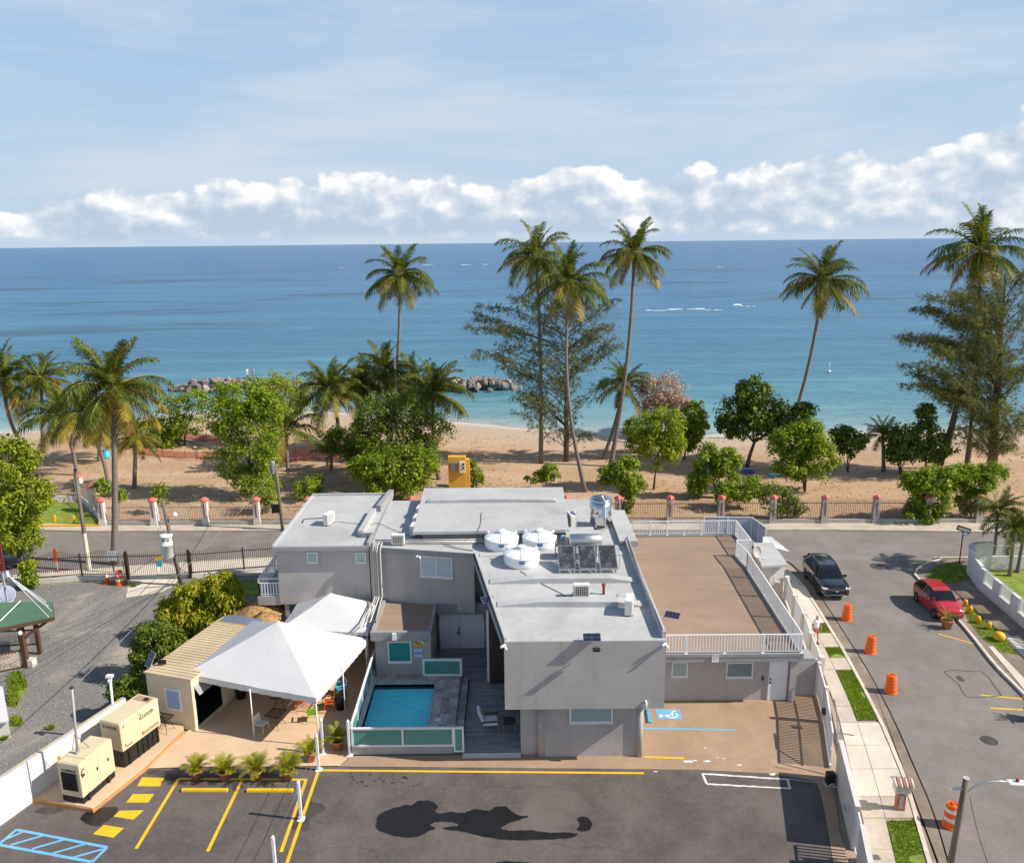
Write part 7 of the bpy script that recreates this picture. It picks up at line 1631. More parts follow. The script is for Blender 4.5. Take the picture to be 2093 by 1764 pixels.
# --- safety netting
def net(label, pts, h=1.0):
    P = [gp_(*p) for p in pts]; T = thing('safety_netting', label, 'netting', P[0], 0, 'orange safety netting on the sand'); m_ = MB()
    for a, b_ in zip(P, P[1:]):
        L = (b_ - a).length; n = max(2, int(L / .16))
        for i in range(n + 1):
            q_ = a.lerp(b_, i / n); sg = .14 * mnoise.noise(V((q_.x * .7, q_.y * .7, 0))); m_.bar(q_, q_ + V((0, sg * .3, h + sg)), .03)
        for z in (.03, .2, .37, .54, .71, .88): m_.bar(a + V((0, 0, z * h)), b_ + V((0, 0, z * h * 1.02)), .02, .055)
    part('mesh', m_, M_['orangenet'], T, kind='stuff')
    for p in P: part('stake', MB().tube([p, p + V((0, 0, h + .15))], .03, 6), M_['woodbr'], T)
net('orange netting across the sand in front of the palms at left', [A1(1065, 1125), A1(1250, 1145), A1(1420, 1160), A1(1520, 1160), A1(1720, 1150)], .8); net('orange netting farther back under the young trees', [A1(1250, 1020), A1(1440, 1000), A1(1560, 1025), A1(1700, 1035)], .9); net('bright orange netting between the palm trunks left of centre', [A2(280, 1205), A2(440, 1180), A2(600, 1165), A2(740, 1155), A2(865, 1125)], 1.5)
sgp = gp_(*A1(1508, 1175)); T = thing('park_sign', 'small brown board on a post beside the netting', 'sign', sgp); lp(T, 'post', MB().tube([(0, 0, 0), (0, 0, 1.4)], .04, 6), 'woodbr'); lp(T, 'board', MB().box(-.35, .3, -.03, .03, 1.25, 1.85), 'woodbr'); lp(T, 'print', MB().box(-.25, .2, -.036, -.031, 1.4, 1.7), 'lattice')
bb = gp_(*A1(818, 1158)); T = thing('beach_bin', 'bright blue barrel bin on the sand', 'bin', bb); lp(T, 'barrel', MB().lathe([(.36, 0), (.40, .3), (.36, .32), (.40, .62), (.36, .64), (.37, .95), (.3, .97), (.3, .4)], 18), 'bluesky', True); lp(T, 'rim', MB().lathe([(.37, .93), (.40, .96), (.36, 1.0)], 18), 'bluebin', True)
# --- ochre meter kiosk
UK = thing('meter_kiosk', 'ochre painted block with electric meter boxes behind the back roof', 'kiosk', (-5.3, 73.4, 0)); part('block', MB().box(-6.1, -4.45, 73.1, 73.9, -.3, 3.25), M_['ochre'], UK); part('side_block', MB().box(-4.45, -4.1, 73.2, 73.9, -.3, 2.95), M_['ochre'], UK)
part('panel_box', MB().box(-5.9, -5.25, 72.95, 73.1, 1.95, 2.75), M_['greybox'], UK); mbx = part('meter_box', MB().box(-5.02, -4.5, 72.88, 73.1, 1.75, 2.85), M_['acwhite'], UK)
for zz in (2.25, 2.6): part('meter', MB().box(-4.72, -4.56, 72.84, 72.88, zz - .1, zz + .1), M_['black'], mbx)
# --- buoy
bu = at(*A4(795, 1000), SEA_Z); T = thing('marker_buoy', 'small white marker buoy floating off the beach', 'buoy', (bu.x, bu.y, SEA_Z)); lp(T, 'float', MB().lathe([(.1, -.1), (.4, .0), (.4, .12), (.15, .25)], 14), 'white', True); lp(T, 'staff', MB().lathe([(.10, .2), (.09, 1.5), (.03, 1.6)], 10), 'white', True)
bu = at(*A4(1250, 990), SEA_Z); T = thing('marker_buoy', 'tiny white float near the feathery trees at right', 'buoy', (bu.x, bu.y, SEA_Z)); lp(T, 'float', MB().lathe([(.1, -.1), (.3, .0), (.3, .12), (.1, .25)], 14), 'white', True)

# ================================================================== TREES
FR = {}
for key, arch, droop, mt_, hang, fold, wd in [('a', 78, 45, 'palm', .35, .5, .24), ('b', 55, 95, 'palm', .55, .35, .26), ('c', 28, 105, 'palm', .75, .25, .27), ('d', -6, 68, 'palm', .9, .12, .27), ('dy', -8, 66, 'palmy', .9, .12, .26), ('e', -52, 30, 'palmd', .6, .1, .20), ('ey', -42, 40, 'palmy', .85, .1, .25)]:
    FR[key] = [frond_mesh('palm_frond', 1.0, R(arch + 8 * j - 8), R(droop), wd, 44, L_[mt_], hash(key) % 97 + j if False else ord(key[0]) * 3 + j + len(key), hang, fold, .96) for j in range(3)]
def coconut_palm(label, bpx, cpx, Lpx, n0=24, seed=0, r0=.20, bow=0.0, mix=(.13, .18, .24, .19, .11, .09, .06), base=None, cat='palm tree', group='coconut palms'):
    n = int(n0 * 1.4); Lpx *= 1.03; cpx = (cpx[0], cpx[1] + Lpx * .13); rnd = random.Random(seed); B0 = base or gp_(*bpx); Cc = aty(*cpx, B0.y + rnd.uniform(-.3, .3)); L = Lpx * B0.y / FPX
    T = thing('coconut_palm', label, cat, B0, 0, group)
    side = V(((Cc - B0).z, 0, -(Cc - B0).x)).normalized(); pts = []; rs = []; m = 16
    for i in range(m + 1):
        t_ = i / m; p = B0.lerp(Cc, t_) + side * bow * math.sin(math.pi * t_); p.z -= .15 * (1 - t_); pts.append(p); rs.append((r0 * (1.5 - 1.9 * t_) if t_ < .18 else r0 * (1.16 - .36 * t_)) * (1 + .05 * (i % 2)))
    part('trunk', MB().tube(pts, rs, 10), M_['bark'], T, True)
    part('crown_shaft', MB().tube([Cc - V((0, 0, L * .10)), Cc, Cc + V((0, 0, L * .07))], [r0 * .9, r0 * 1.3, r0 * .5], 8), M_['thatch'], T, True)
    keys = ['a', 'b', 'c', 'd', 'dy', 'ey', 'e']; off = Cc - B0; cum = []; s_ = 0
    for v_ in mix: s_ += v_; cum.append(s_)
    for k in range(n):
        f = (k + .5) / n * s_; kk = keys[next(i for i, c in enumerate(cum) if f <= c + 1e-9)]
        az = k * 2.39996 + rnd.uniform(-.25, .25); sc = L * rnd.uniform(.84, 1.10) * (.9 if kk == 'a' else .8 if kk == 'e' else 1)
        link('frond', FR[kk][rnd.randrange(3)], T, off + V((math.cos(az), math.sin(az), 0)) * r0 * .5, (rnd.uniform(-.35, .35), rnd.uniform(-.12, .12), az), (sc, sc, sc))
    if L > 2.5:
        for k in range(6):
            a = k * 1.1; link('coconut', _cache.setdefault('coco', MB().lathe([(0, -.17), (.1, -.12), (.14, 0), (.1, .12), (0, .17)], 8, cap=False).mesh('coconut', L_['rachis'], True)), T, off + V((math.cos(a) * .35, math.sin(a) * .35, -.35 - .1 * (k % 2))))
    return T
CPL = coconut_palm
CPL('tall coconut palm left of centre, its crown just above the horizon', A2(1155, 1080), (818, 552), 78, 26, 1, .17, .3)
CPL('tall coconut palm at the left of the central trio, rising from the feathery tree', A3(627, 1668), (1096, 512), 84, 24, 2, .19, .2)
CPL('coconut palm in front of the central trio with the lowest crown', (1197, 1005), (1163, 565), 92, 26, 3, .16, -.9)
CPL('tall coconut palm at the right of the central trio with yellowing skirt', A3(1075, 1690), (1297, 505), 80, 26, 4, .19, .5, (.16, .2, .26, .14, .10, .10, .04))
CPL('lone leaning coconut palm against the open sea at right', (1607, 900), (1682, 562), 88, 26, 5, .2, .6)
CPL('tall coconut palm rising out of the feathery tree at far right', A4(1545, 1535), (2004, 500), 104, 26, 6, .2, .3)
b0 = at(233, 1150, .1); CPL('large coconut palm on the near pavement with yellow and brown skirt', None, A1(862, 565), 128, 30, 7, .2, .1, (.14, .18, .22, .14, .10, .12, .10), base=b0)
CPL('coconut palm cut off by the left edge of the picture', A1(200, 1120), A1(25, 520), 96, 24, 8, .2, -.6, (.12, .2, .28, .16, .12, .08, .04))
CPL('coconut palm behind the cut off palm at far left, upright crown', A1(330, 1120), A1(315, 510), 78, 24, 9, .2, 0)
CPL('leaning coconut palm left of the large one with shaded crown', A1(590, 1285), A1(440, 790), 84, 22, 10, .17, .4, (.12, .2, .28, .18, .12, .06, .04))
CPL('leaning coconut palm hidden behind the large palm crown', A1(842, 1450), A1(640, 790), 88, 22, 11, .17, .5)
CPL('short coconut palm with drooping yellow fronds on the sand at left', A1(1028, 1388), A1(1040, 960), 62, 16, 12, .18, 0, (.16, .2, .2, .14, .16, .14, 0))
CPL('coconut palm with dense crown and orange skirt left of centre', A2(790, 1185), A2(705, 590), 82, 28, 13, .2, .2, (.16, .22, .24, .12, .10, .10, .06))
CPL('slender coconut palm whose crown is crossed by the tall trunk', A2(1140, 1100), A2(1108, 450), 78, 24, 14, .16, .2)
CPL('dark crowned coconut palm beside the shallow bay', A2(1535, 1320), A2(1490, 620), 86, 26, 15, .17, -.3, (.16, .24, .32, .18, .06, .04, 0))
CPL('young coconut palm with long upright fronds behind the bright tree', A2(375, 1255), A2(360, 900), 92, 18, 16, .16, 0, (.3, .3, .2, .12, .08, 0, 0))
CPL('very young lime green palm on the sand left of centre', A2(708, 1252), A2(708, 1110), 48, 14, 17, .16, 0, (.34, .36, .3, 0, 0, 0, 0))
CPL('coconut palm with one bright yellow frond behind the central trio', A3(1025, 1645), A3(1165, 1130), 66, 22, 18, .17, .2, (.16, .22, .28, .14, .08, .12, 0))
CPL('small coconut palm standing alone among the dark shrubs at right', A4(1095, 1545), A4(1088, 1330), 50, 18, 19, .17, 0, (.2, .3, .3, .14, .06, 0, 0))
CPL('coconut palm filling the gap between the two left of centre palms', A2(900, 1120), (735, 775), 70, 24, 20, .17, .2)
CPL('coconut palm behind the dark crowned palm by the shallow bay', A2(1350, 1060), (845, 775), 74, 24, 21, .17, .1)
CPL('coconut palm with a low broad crown at the left beach edge', A1(760, 1180), A1(745, 820), 72, 22, 22, .18, .1)
CPL('dead palm fronds heaped on the sand behind the large palm trunk', A1(930, 1335), A1(930, 1325), 22, 12, 23, .05, 0, (0, 0, 0, 0, 0, 0, 1), cat='palm fronds', group='fallen fronds')
MF = dict(FR)
for i, (l, b_, c_, L) in enumerate([('slim garden palm nearest the white corner wall', (34.32, 53.2, 0), B4(1880, 95), 62), ('slim garden palm, middle of the three at the right edge', (34.7, 51.9, 0), B4(2015, 255), 60), ('slim garden palm touching the right edge of the picture', (35.6, 52.5, 0), B4(2105, 215), 62)]):
    CPL(l, None, c_, L, 15, 30 + i, .11, 0, (.2, .34, .36, .1, 0, 0, 0), base=V(b_), group='slim garden palms')
# --- broad-leaved trees and shrubs
def broadleaf(label, bpx, crowns, leaf, n, ls=.26, seed=0, base=None, trunk=.12, stems=1, group='leafy trees and shrubs by the beach', cat='tree', name='leafy_tree', spread=.3, droop=.2, inner=.55):
    rnd = random.Random(seed); B0 = base or gp_(*bpx); T = thing(name, label, cat, B0, 0, group); k_ = B0.y / FPX
    lobes = []
    for (cx_, cy_, rx, ry) in crowns:
        c = aty(cx_, cy_, B0.y); rr = rx * k_ * 1.15; rh = ry * k_ * 1.15; m = max(5, int(9 * (rr * rh) ** .4))
        for _ in range(m * 3):
            d = V((rnd.gauss(0, 1), rnd.gauss(0, .8), rnd.gauss(0, 1))).normalized(); q = inner + (1 - inner) * rnd.random() ** .6 if rnd.random() < .82 else rnd.uniform(1.0, 1.3)
            lobes.append((c + V((d.x * rr * q * .82, d.y * rr * q * .8, d.z * rh * q * .82)), rnd.uniform(.18, .42) * min(rr, rh) + .14))
    m_ = MB(); ls *= .85; per = max(1, int(n * 2.1) // len(lobes))
    for c, r_ in lobes:
        for _ in range(int(per * rnd.uniform(.6, 1.4))):
            d = V((rnd.gauss(0, 1), rnd.gauss(0, 1), rnd.gauss(0, .8))).normalized(); p = c + d * r_ * rnd.random() ** .45
            nn = (d * .8 + V((rnd.gauss(0, .5), rnd.gauss(0, .5), .7 + rnd.gauss(0, .4)))).normalized(); a = nn.orthogonal().normalized(); a = Matrix.Rotation(rnd.random() * 6.28, 3, nn) @ a; b_ = nn.cross(a); s_ = ls * rnd.uniform(.5, 1.4)
            tip = p + a * s_ - V((0, 0, droop * s_)); m_.add([p - a * s_ * .1, p + a * s_ * .42 + b_ * s_ * .34, tip, p + a * s_ * .42 - b_ * s_ * .34], [(0, 1, 2, 3)])
    part('crown', m_, L_[leaf], T, kind='stuff')
    tr = MB(); top = sum((c for c, _ in lobes), V()) / len(lobes)
    for s_ in range(stems):
        o = V((rnd.uniform(-1, 1), rnd.uniform(-1, 1), 0)) * (spread if stems > 1 else 0); f = B0.lerp(top, .55) + o; f.z = B0.z + (top.z - B0.z) * .5
        tr.tube([B0 - V((0, 0, .1)), B0.lerp(f, .5) + V((rnd.uniform(-.1, .1), 0, 0)), f], [trunk, trunk * .8, trunk * .62], 7)
        for c, _ in rnd.sample(lobes, min(len(lobes), 7)): tr.tube([f, f.lerp(c, .5) + V((0, 0, .15)), c], [trunk * .45, trunk * .3, trunk * .12], 5)
    part('trunk', tr, M_['bark2'], T, True)
    return T
BL = broadleaf
BL('pale green street tree at the left edge over the iron fence', None, [(20, 940, 50, 45), (50, 1010, 52, 45), (10, 1040, 60, 45), (45, 1095, 42, 34), (55, 1160, 14, 18)], 'lime', 9000, .23, 1, base=at(52, 1195), trunk=.15, stems=2)
BL('leafy sapling climbing the iron fence beside the left tree', None, [(60, 1182, 14, 24)], 'almond', 500, .2, 2, base=at(60, 1203), trunk=.04, cat='shrub', name='leafy_shrub')
BL('thin open tree standing inside the orange netting', A1(1412, 1060), [(355, 828, 32, 20), (395, 815, 28, 22), (380, 865, 38, 24), (340, 870, 30, 22)], 'almond', 2000, .34, 3, trunk=.12, stems=3, spread=.8)
BL('large bright green tree in front of the left palms', A2(95, 1455), [(490, 815, 55, 32), (460, 850, 48, 40), (515, 880, 62, 52), (500, 935, 66, 42), (520, 975, 48, 30), (545, 835, 40, 30)], 'almond', 11000, .26, 4, trunk=.17)
BL('yellow green shrub hugging the far side of the bright tree', A2(330, 900), [(585, 795, 40, 32), (610, 825, 30, 25), (560, 790, 35, 25)], 'lime', 2600, .3, 5, trunk=.1, cat='shrub', name='leafy_shrub')
BL('tall open olive tree in front of the central left palms', A2(1180, 1400), [(770, 845, 45, 42), (830, 835, 60, 42), (870, 870, 50, 45), (800, 895, 75, 40), (745, 880, 36, 36), (850, 915, 50, 30)], 'mid', 8500, .24, 6, trunk=.15, stems=3, spread=1.0, inner=.4)
BL('dense glossy sea grape in front of the olive tree behind the left roof', A2(1170, 1490), [(770, 955, 42, 40), (820, 960, 55, 45), (860, 955, 35, 40), (740, 960, 28, 25), (800, 990, 60, 25)], 'almond', 7500, .27, 7, trunk=.1, stems=3, spread=.8, cat='shrub', name='leafy_shrub')
BL('small light green shrub near the fence right of the bright tree', A2(500, 1480), [(622, 995, 26, 20)], 'almond', 900, .2, 8, trunk=.05, stems=3, cat='shrub', name='leafy_shrub')
BL('small dark round shrub on the sand behind the left roof', A2(595, 1440), [(646, 988, 16, 20)], 'darkl', 900, .22, 9, trunk=.05, cat='shrub', name='leafy_shrub')
BL('sparse shrub below the bright tree at the park fence', A2(215, 1580), [(545, 1005, 30, 26), (535, 1030, 20, 18)], 'almond', 1100, .2, 10, trunk=.05, stems=2, cat='shrub', name='leafy_shrub')
BL('slender upright shrub beside the ochre meter block', A2(1800, 1380), [(962, 955, 10, 18), (975, 975, 14, 18)], 'almond', 800, .24, 11, trunk=.05, cat='shrub', name='leafy_shrub')
BL('low glossy shrub in front of the central trunks', (1110, 1003), [(1095, 975, 20, 12), (1125, 965, 22, 18)], 'almond', 900, .26, 12, trunk=.05, stems=2, cat='shrub', name='leafy_shrub')
BL('bright sea grape at the fence behind the steel tank', (1272, 1050), [(1245, 972, 25, 22), (1275, 960, 28, 24), (1290, 985, 28, 22), (1282, 1020, 12, 26)], 'almond', 3000, .27, 13, trunk=.06, stems=2, cat='shrub', name='leafy_shrub')
BL('feathery yellow green tree right of the central palms', A3(1355, 1840), [(1325, 880, 30, 40), (1360, 870, 36, 42), (1350, 915, 42, 34), (1375, 905, 26, 30)], 'lime', 6000, .24, 14, trunk=.12)
BL('dry pinkish flowering tree behind the yellow green tree', A3(1480, 1640), [(1330, 800, 28, 26), (1360, 795, 40, 30), (1375, 825, 36, 24), (1335, 830, 28, 22)], 'pinkd', 3600, .26, 15, trunk=.14, stems=2, inner=.35)
BL('glossy green sea grape right of the pinkish tree', A3(1552, 1645), [(1410, 850, 24, 34), (1425, 875, 18, 26), (1405, 895, 24, 22)], 'almond', 2400, .36, 16, trunk=.12)
BL('dark dense tree with a bent trunk right of centre', A4(345, 1540), [(1540, 800, 36, 28), (1525, 840, 55, 36), (1565, 850, 50, 38), (1500, 870, 38, 24), (1590, 870, 40, 26), (1640, 845, 22, 20)], 'darkl', 6500, .38, 17, trunk=.24)
BL('pair of pointed bright shrubs at the fence right of centre', A4(190, 1690), [(1447, 945, 25, 42), (1487, 950, 26, 40), (1430, 985, 25, 25)], 'almond', 3800, .27, 18, trunk=.06, stems=3, cat='shrub', name='leafy_shrub')
BL('low spreading shrub in front of the pointed pair at the fence', (1510, 1040), [(1490, 1005, 36, 22), (1530, 1000, 26, 24)], 'almond', 2000, .25, 19, trunk=.06, stems=3, cat='shrub', name='leafy_shrub')
BL('brownish tangled shrub against the fence behind the terrace', (1600, 1062), [(1590, 1020, 36, 30), (1618, 1035, 26, 22)], 'mid', 1800, .2, 20, trunk=.05, stems=3, cat='shrub', name='leafy_shrub')
BL('lime green rounded tree below the lone leaning palm', A4(665, 1655), [(1610, 905, 40, 32), (1650, 900, 42, 40), (1670, 935, 42, 34), (1620, 945, 40, 34), (1645, 880, 30, 24)], 'almond', 6500, .28, 21, trunk=.1, stems=4, spread=.7)
BL('small dark multi stemmed tree right of the lime tree', A4(900, 1545), [(1720, 885, 22, 16), (1745, 895, 28, 18), (1735, 910, 34, 18)], 'darkl', 1500, .34, 22, trunk=.06, stems=4, spread=.6)
BL('dark shrub right of the small lone palm', A4(1185, 1562), [(1845, 895, 28, 26), (1850, 920, 30, 22), (1830, 920, 22, 18)], 'darkl', 1900, .34, 23, trunk=.07, stems=4, spread=.6, cat='shrub', name='leafy_shrub')
BL('tall dark shrub under the leaning feathery trunk', A4(1320, 1560), [(1893, 850, 16, 30), (1885, 895, 32, 36), (1905, 915, 36, 28)], 'darkl', 2600, .34, 24, trunk=.07, stems=3, cat='shrub', name='leafy_shrub')
BL('round bright sea grape growing over the fence at right', (1897, 1066), [(1880, 985, 30, 26), (1915, 980, 36, 30), (1900, 1015, 42, 32), (1880, 1045, 36, 20)], 'almond', 5500, .25, 25, trunk=.07, stems=3, cat='shrub', name='leafy_shrub')
BL('spreading bright shrub behind the fence under the garden palms', (1985, 1058), [(1965, 970, 30, 22), (1990, 985, 44, 28), (2025, 970, 36, 24), (1985, 1020, 30, 24)], 'almond', 4200, .25, 26, trunk=.07, stems=3, cat='shrub', name='leafy_shrub')
for i, (bx, by, cx_, cy_, r_) in enumerate([(213, 1062, 210, 995, 14), (242, 1070, 243, 1010, 12), (322, 1062, 325, 1008, 18), (322, 1062, 330, 990, 10)][:3]):
    BL(['thin sapling with few leaves behind the large palm trunk', 'thin leafy vine on the fence beside the large palm trunk', 'small bright sapling above a white fence pillar'][i], (bx, by - 12), [(cx_, cy_, r_, r_ * 1.2)], 'almond', 260, .24, 40 + i, trunk=.03, cat='shrub', name='leafy_shrub')
BL('broad yellow green shrub behind the netting at left', A1(1560, 1060), [(300, 880, 45, 26), (340, 895, 35, 22)], 'almond', 2200, .3, 60, trunk=.06, stems=3, cat='shrub', name='leafy_shrub')
BL('olive shrub filling the gap below the left of centre palms', A2(930, 1330), [(700, 900, 40, 30), (735, 915, 40, 32)], 'mid', 3200, .26, 61, trunk=.07, stems=3, cat='shrub', name='leafy_shrub')
BL('bright shrub under the pinkish tree at the sand edge', A3(1300, 1600), [(1295, 880, 22, 30), (1305, 910, 24, 20)], 'almond', 1500, .28, 62, trunk=.06, stems=2, cat='shrub', name='leafy_shrub')
# leaf litter and bits of dry frond on the sand
rnd = random.Random(77); mb = MB()
for _ in range(7000):
    x, y = rnd.uniform(-62, 60), 65 + 34 * rnd.random() ** 1.3
    if mnoise.noise(V((x * .13, y * .13, 5))) < rnd.uniform(-.25, .25): continue
    s_ = rnd.uniform(.04, .17); a = rnd.random() * 6.28; z = sandz(x, y) + .03; c_, d_ = math.cos(a) * s_, math.sin(a) * s_
    mb.add([(x - c_, y - d_, z), (x + d_ * .4, y - c_ * .4, z + s_ * .3), (x + c_, y + d_, z), (x - d_ * .4, y + c_ * .4, z + s_ * .15)], [(0, 1, 2, 3)])
struct('leaf_litter', mb, L_['palmd'], kind='stuff')
# near trees by the container
BL('dense mango tree with reddish tips beside the container', None, [(450, 1195, 32, 26), (400, 1215, 48, 32), (460, 1225, 42, 30), (425, 1250, 60, 32), (370, 1245, 48, 34), (400, 1280, 55, 26), (350, 1275, 42, 26)], 'mango', 15000, .21, 50, base=V((-18.3, 44.0, 0)), trunk=.16, stems=3, spread=.8, droop=.6)
BL('dark leafy shrub between the mango tree and the container end', None, [(320, 1300, 40, 30), (300, 1330, 34, 30), (345, 1315, 34, 26), (290, 1355, 28, 26), (330, 1350, 26, 22)], 'mid', 6500, .17, 51, base=V((-19.2, 39.5, 0)), trunk=.08, stems=4, spread=.8, cat='shrub', name='leafy_shrub')
BL('low round shrub behind the camera post', None, [(258, 1405, 30, 20), (280, 1415, 22, 14), (235, 1412, 20, 16)], 'mid', 3000, .15, 52, base=V((-20.1, 35.6, 0)), trunk=.05, stems=3, cat='shrub', name='leafy_shrub')
# plants in the corner garden
for i, (bx, by, l) in enumerate([(1880, 600, 'spiky rosette plant beside the garden palms'), (1800, 560, 'yellow green clump behind the white corner wall')]):
    p = at(*B4(bx, by)); T = thing('garden_plant', l, 'plant', p, 0, 'plants in the corner garden'); rnd = random.Random(i)
    for k in range(22): link('strap_leaf', SPK[k % 4], T, (0, 0, .1), (rnd.uniform(-.3, .3), rnd.uniform(-.1, .6), k * 2.4), (rnd.uniform(.8, 1.2),) * 3)
# --- casuarinas
def casuarina(label, bpx, top, tips, seed, trunk=.32, extra=70, nd=1.0, leanbase=None):
    rnd = random.Random(seed); B0 = gp_(*bpx); T = thing('casuarina_tree', label, 'tree', B0, 0, 'feathery casuarina trees'); Y0 = B0.y; C = aty(*top, Y0); tr = MB(); nm = MB()
    tr.tube([B0 - V((0, 0, .2)), B0.lerp(C, .3), B0.lerp(C, .65), C], [trunk * 1.2, trunk * .85, trunk * .5, .04], 9)
    if leanbase: lb_ = gp_(*leanbase[0]); le = aty(*leanbase[1], lb_.y); tr.tube([lb_ - V((0, 0, .2)), lb_.lerp(le, .5) + V((.3, 0, 0)), le], [.42, .32, .12], 9)
    T3 = [aty(*t_, Y0 + rnd.uniform(-3.5, 3.5)) for t_ in tips]
    base_n = len(T3)
    for _ in range(extra):
        a, b_ = rnd.choice(T3[:base_n]), rnd.choice(T3[:base_n])
        q = a.lerp(b_, rnd.random() * .5); q.y = Y0 + rnd.uniform(-4, 4); q.z += rnd.uniform(-1.6, 1.4); q.x += rnd.uniform(-.8, .8); T3.append(q)
    for i, t3 in enumerate(T3):
        hz = max(.08, min(.9, ((t3.z - B0.z) / max(1, (C.z - B0.z))) - .12 - .15 * rnd.random())); s0 = B0.lerp(C, hz)
        mid_ = s0.lerp(t3, .5) + V((rnd.uniform(-.3, .3), 0, (t3 - s0).length * rnd.uniform(-.02, .14))); P = [s0, s0.lerp(mid_, .5) + V((0, 0, .1)), mid_, mid_.lerp(t3, .5) + V((0, 0, .15)), t3]
        tr.tube(P, [.06, .05, .035, .02, .01], 5)
        L = (t3 - s0).length; nt = int(L * 14 * nd) + 14
        for k in range(nt):
            f = rnd.uniform(.28, 1.0) ** .8; seg = min(3, int(f * 4)); c = P[seg].lerp(P[seg + 1], f * 4 - seg); spread_ = .75 * (1.15 - f * .75)
            c = c + V((rnd.gauss(0, 1), rnd.gauss(0, 1), rnd.gauss(0, .5))) * spread_; out = V((rnd.gauss(0, 1), rnd.gauss(0, 1), rnd.gauss(.1, .5))).normalized()
            for _ in range(5):
                d = (out + V((rnd.gauss(0, .5), rnd.gauss(0, .5), rnd.gauss(0, .4)))).normalized(); ln = rnd.uniform(.3, .75); sd = d.cross(V((rnd.gauss(0, 1), rnd.gauss(0, 1), .3))).normalized() * .019
                e = c + d * ln * .55; tip = e + d * ln * .3 - V((0, 0, ln * .55)); nm.add([c - sd, c + sd, e + sd, tip, e - sd], [(0, 1, 2, 4), (4, 2, 3)])
    part('trunk', tr, M_['bark2'], T, True); part('crown', nm, L_['needle'], T, kind='stuff')
    return T
casuarina('wide feathery casuarina tree behind the central palm trio', A3(792, 1655), A3(790, 640), [A3(*p) for p in [(130, 790), (205, 660), (440, 600), (480, 720), (350, 900), (170, 985), (330, 1000), (440, 1250), (460, 1340), (560, 1420), (650, 1350), (800, 1450), (950, 1480), (900, 1250), (1050, 1130), (1150, 900), (1090, 780), (1050, 640), (950, 620), (870, 750), (760, 650), (680, 660), (620, 800), (540, 1000), (720, 900), (850, 950), (980, 980), (1000, 800), (600, 1200), (750, 1150), (260, 800), (420, 1080)]], 3, .28, 36, .72)
casuarina('large feathery casuarina tree filling the right edge of the picture', A4(1680, 1565), A4(1760, 430), [A4(*p) for p in [(1175, 800), (1315, 595), (1450, 560), (1560, 540), (1700, 480), (1857, 450), (1180, 1070), (1290, 950), (1380, 870), (1450, 700), (1600, 650), (1750, 600), (1857, 700), (1300, 1060), (1400, 1150), (1500, 1300), (1600, 1400), (1750, 1400), (1857, 1300), (1650, 1000), (1800, 1000), (1700, 850), (1550, 900), (1480, 1000), (1950, 600), (1990, 900), (1950, 1200), (1560, 1180), (1680, 1250), (1800, 1180), (1720, 1120)]], 9, .45, 75, .95, (A4(1375, 1555), A4(1520, 1050)))

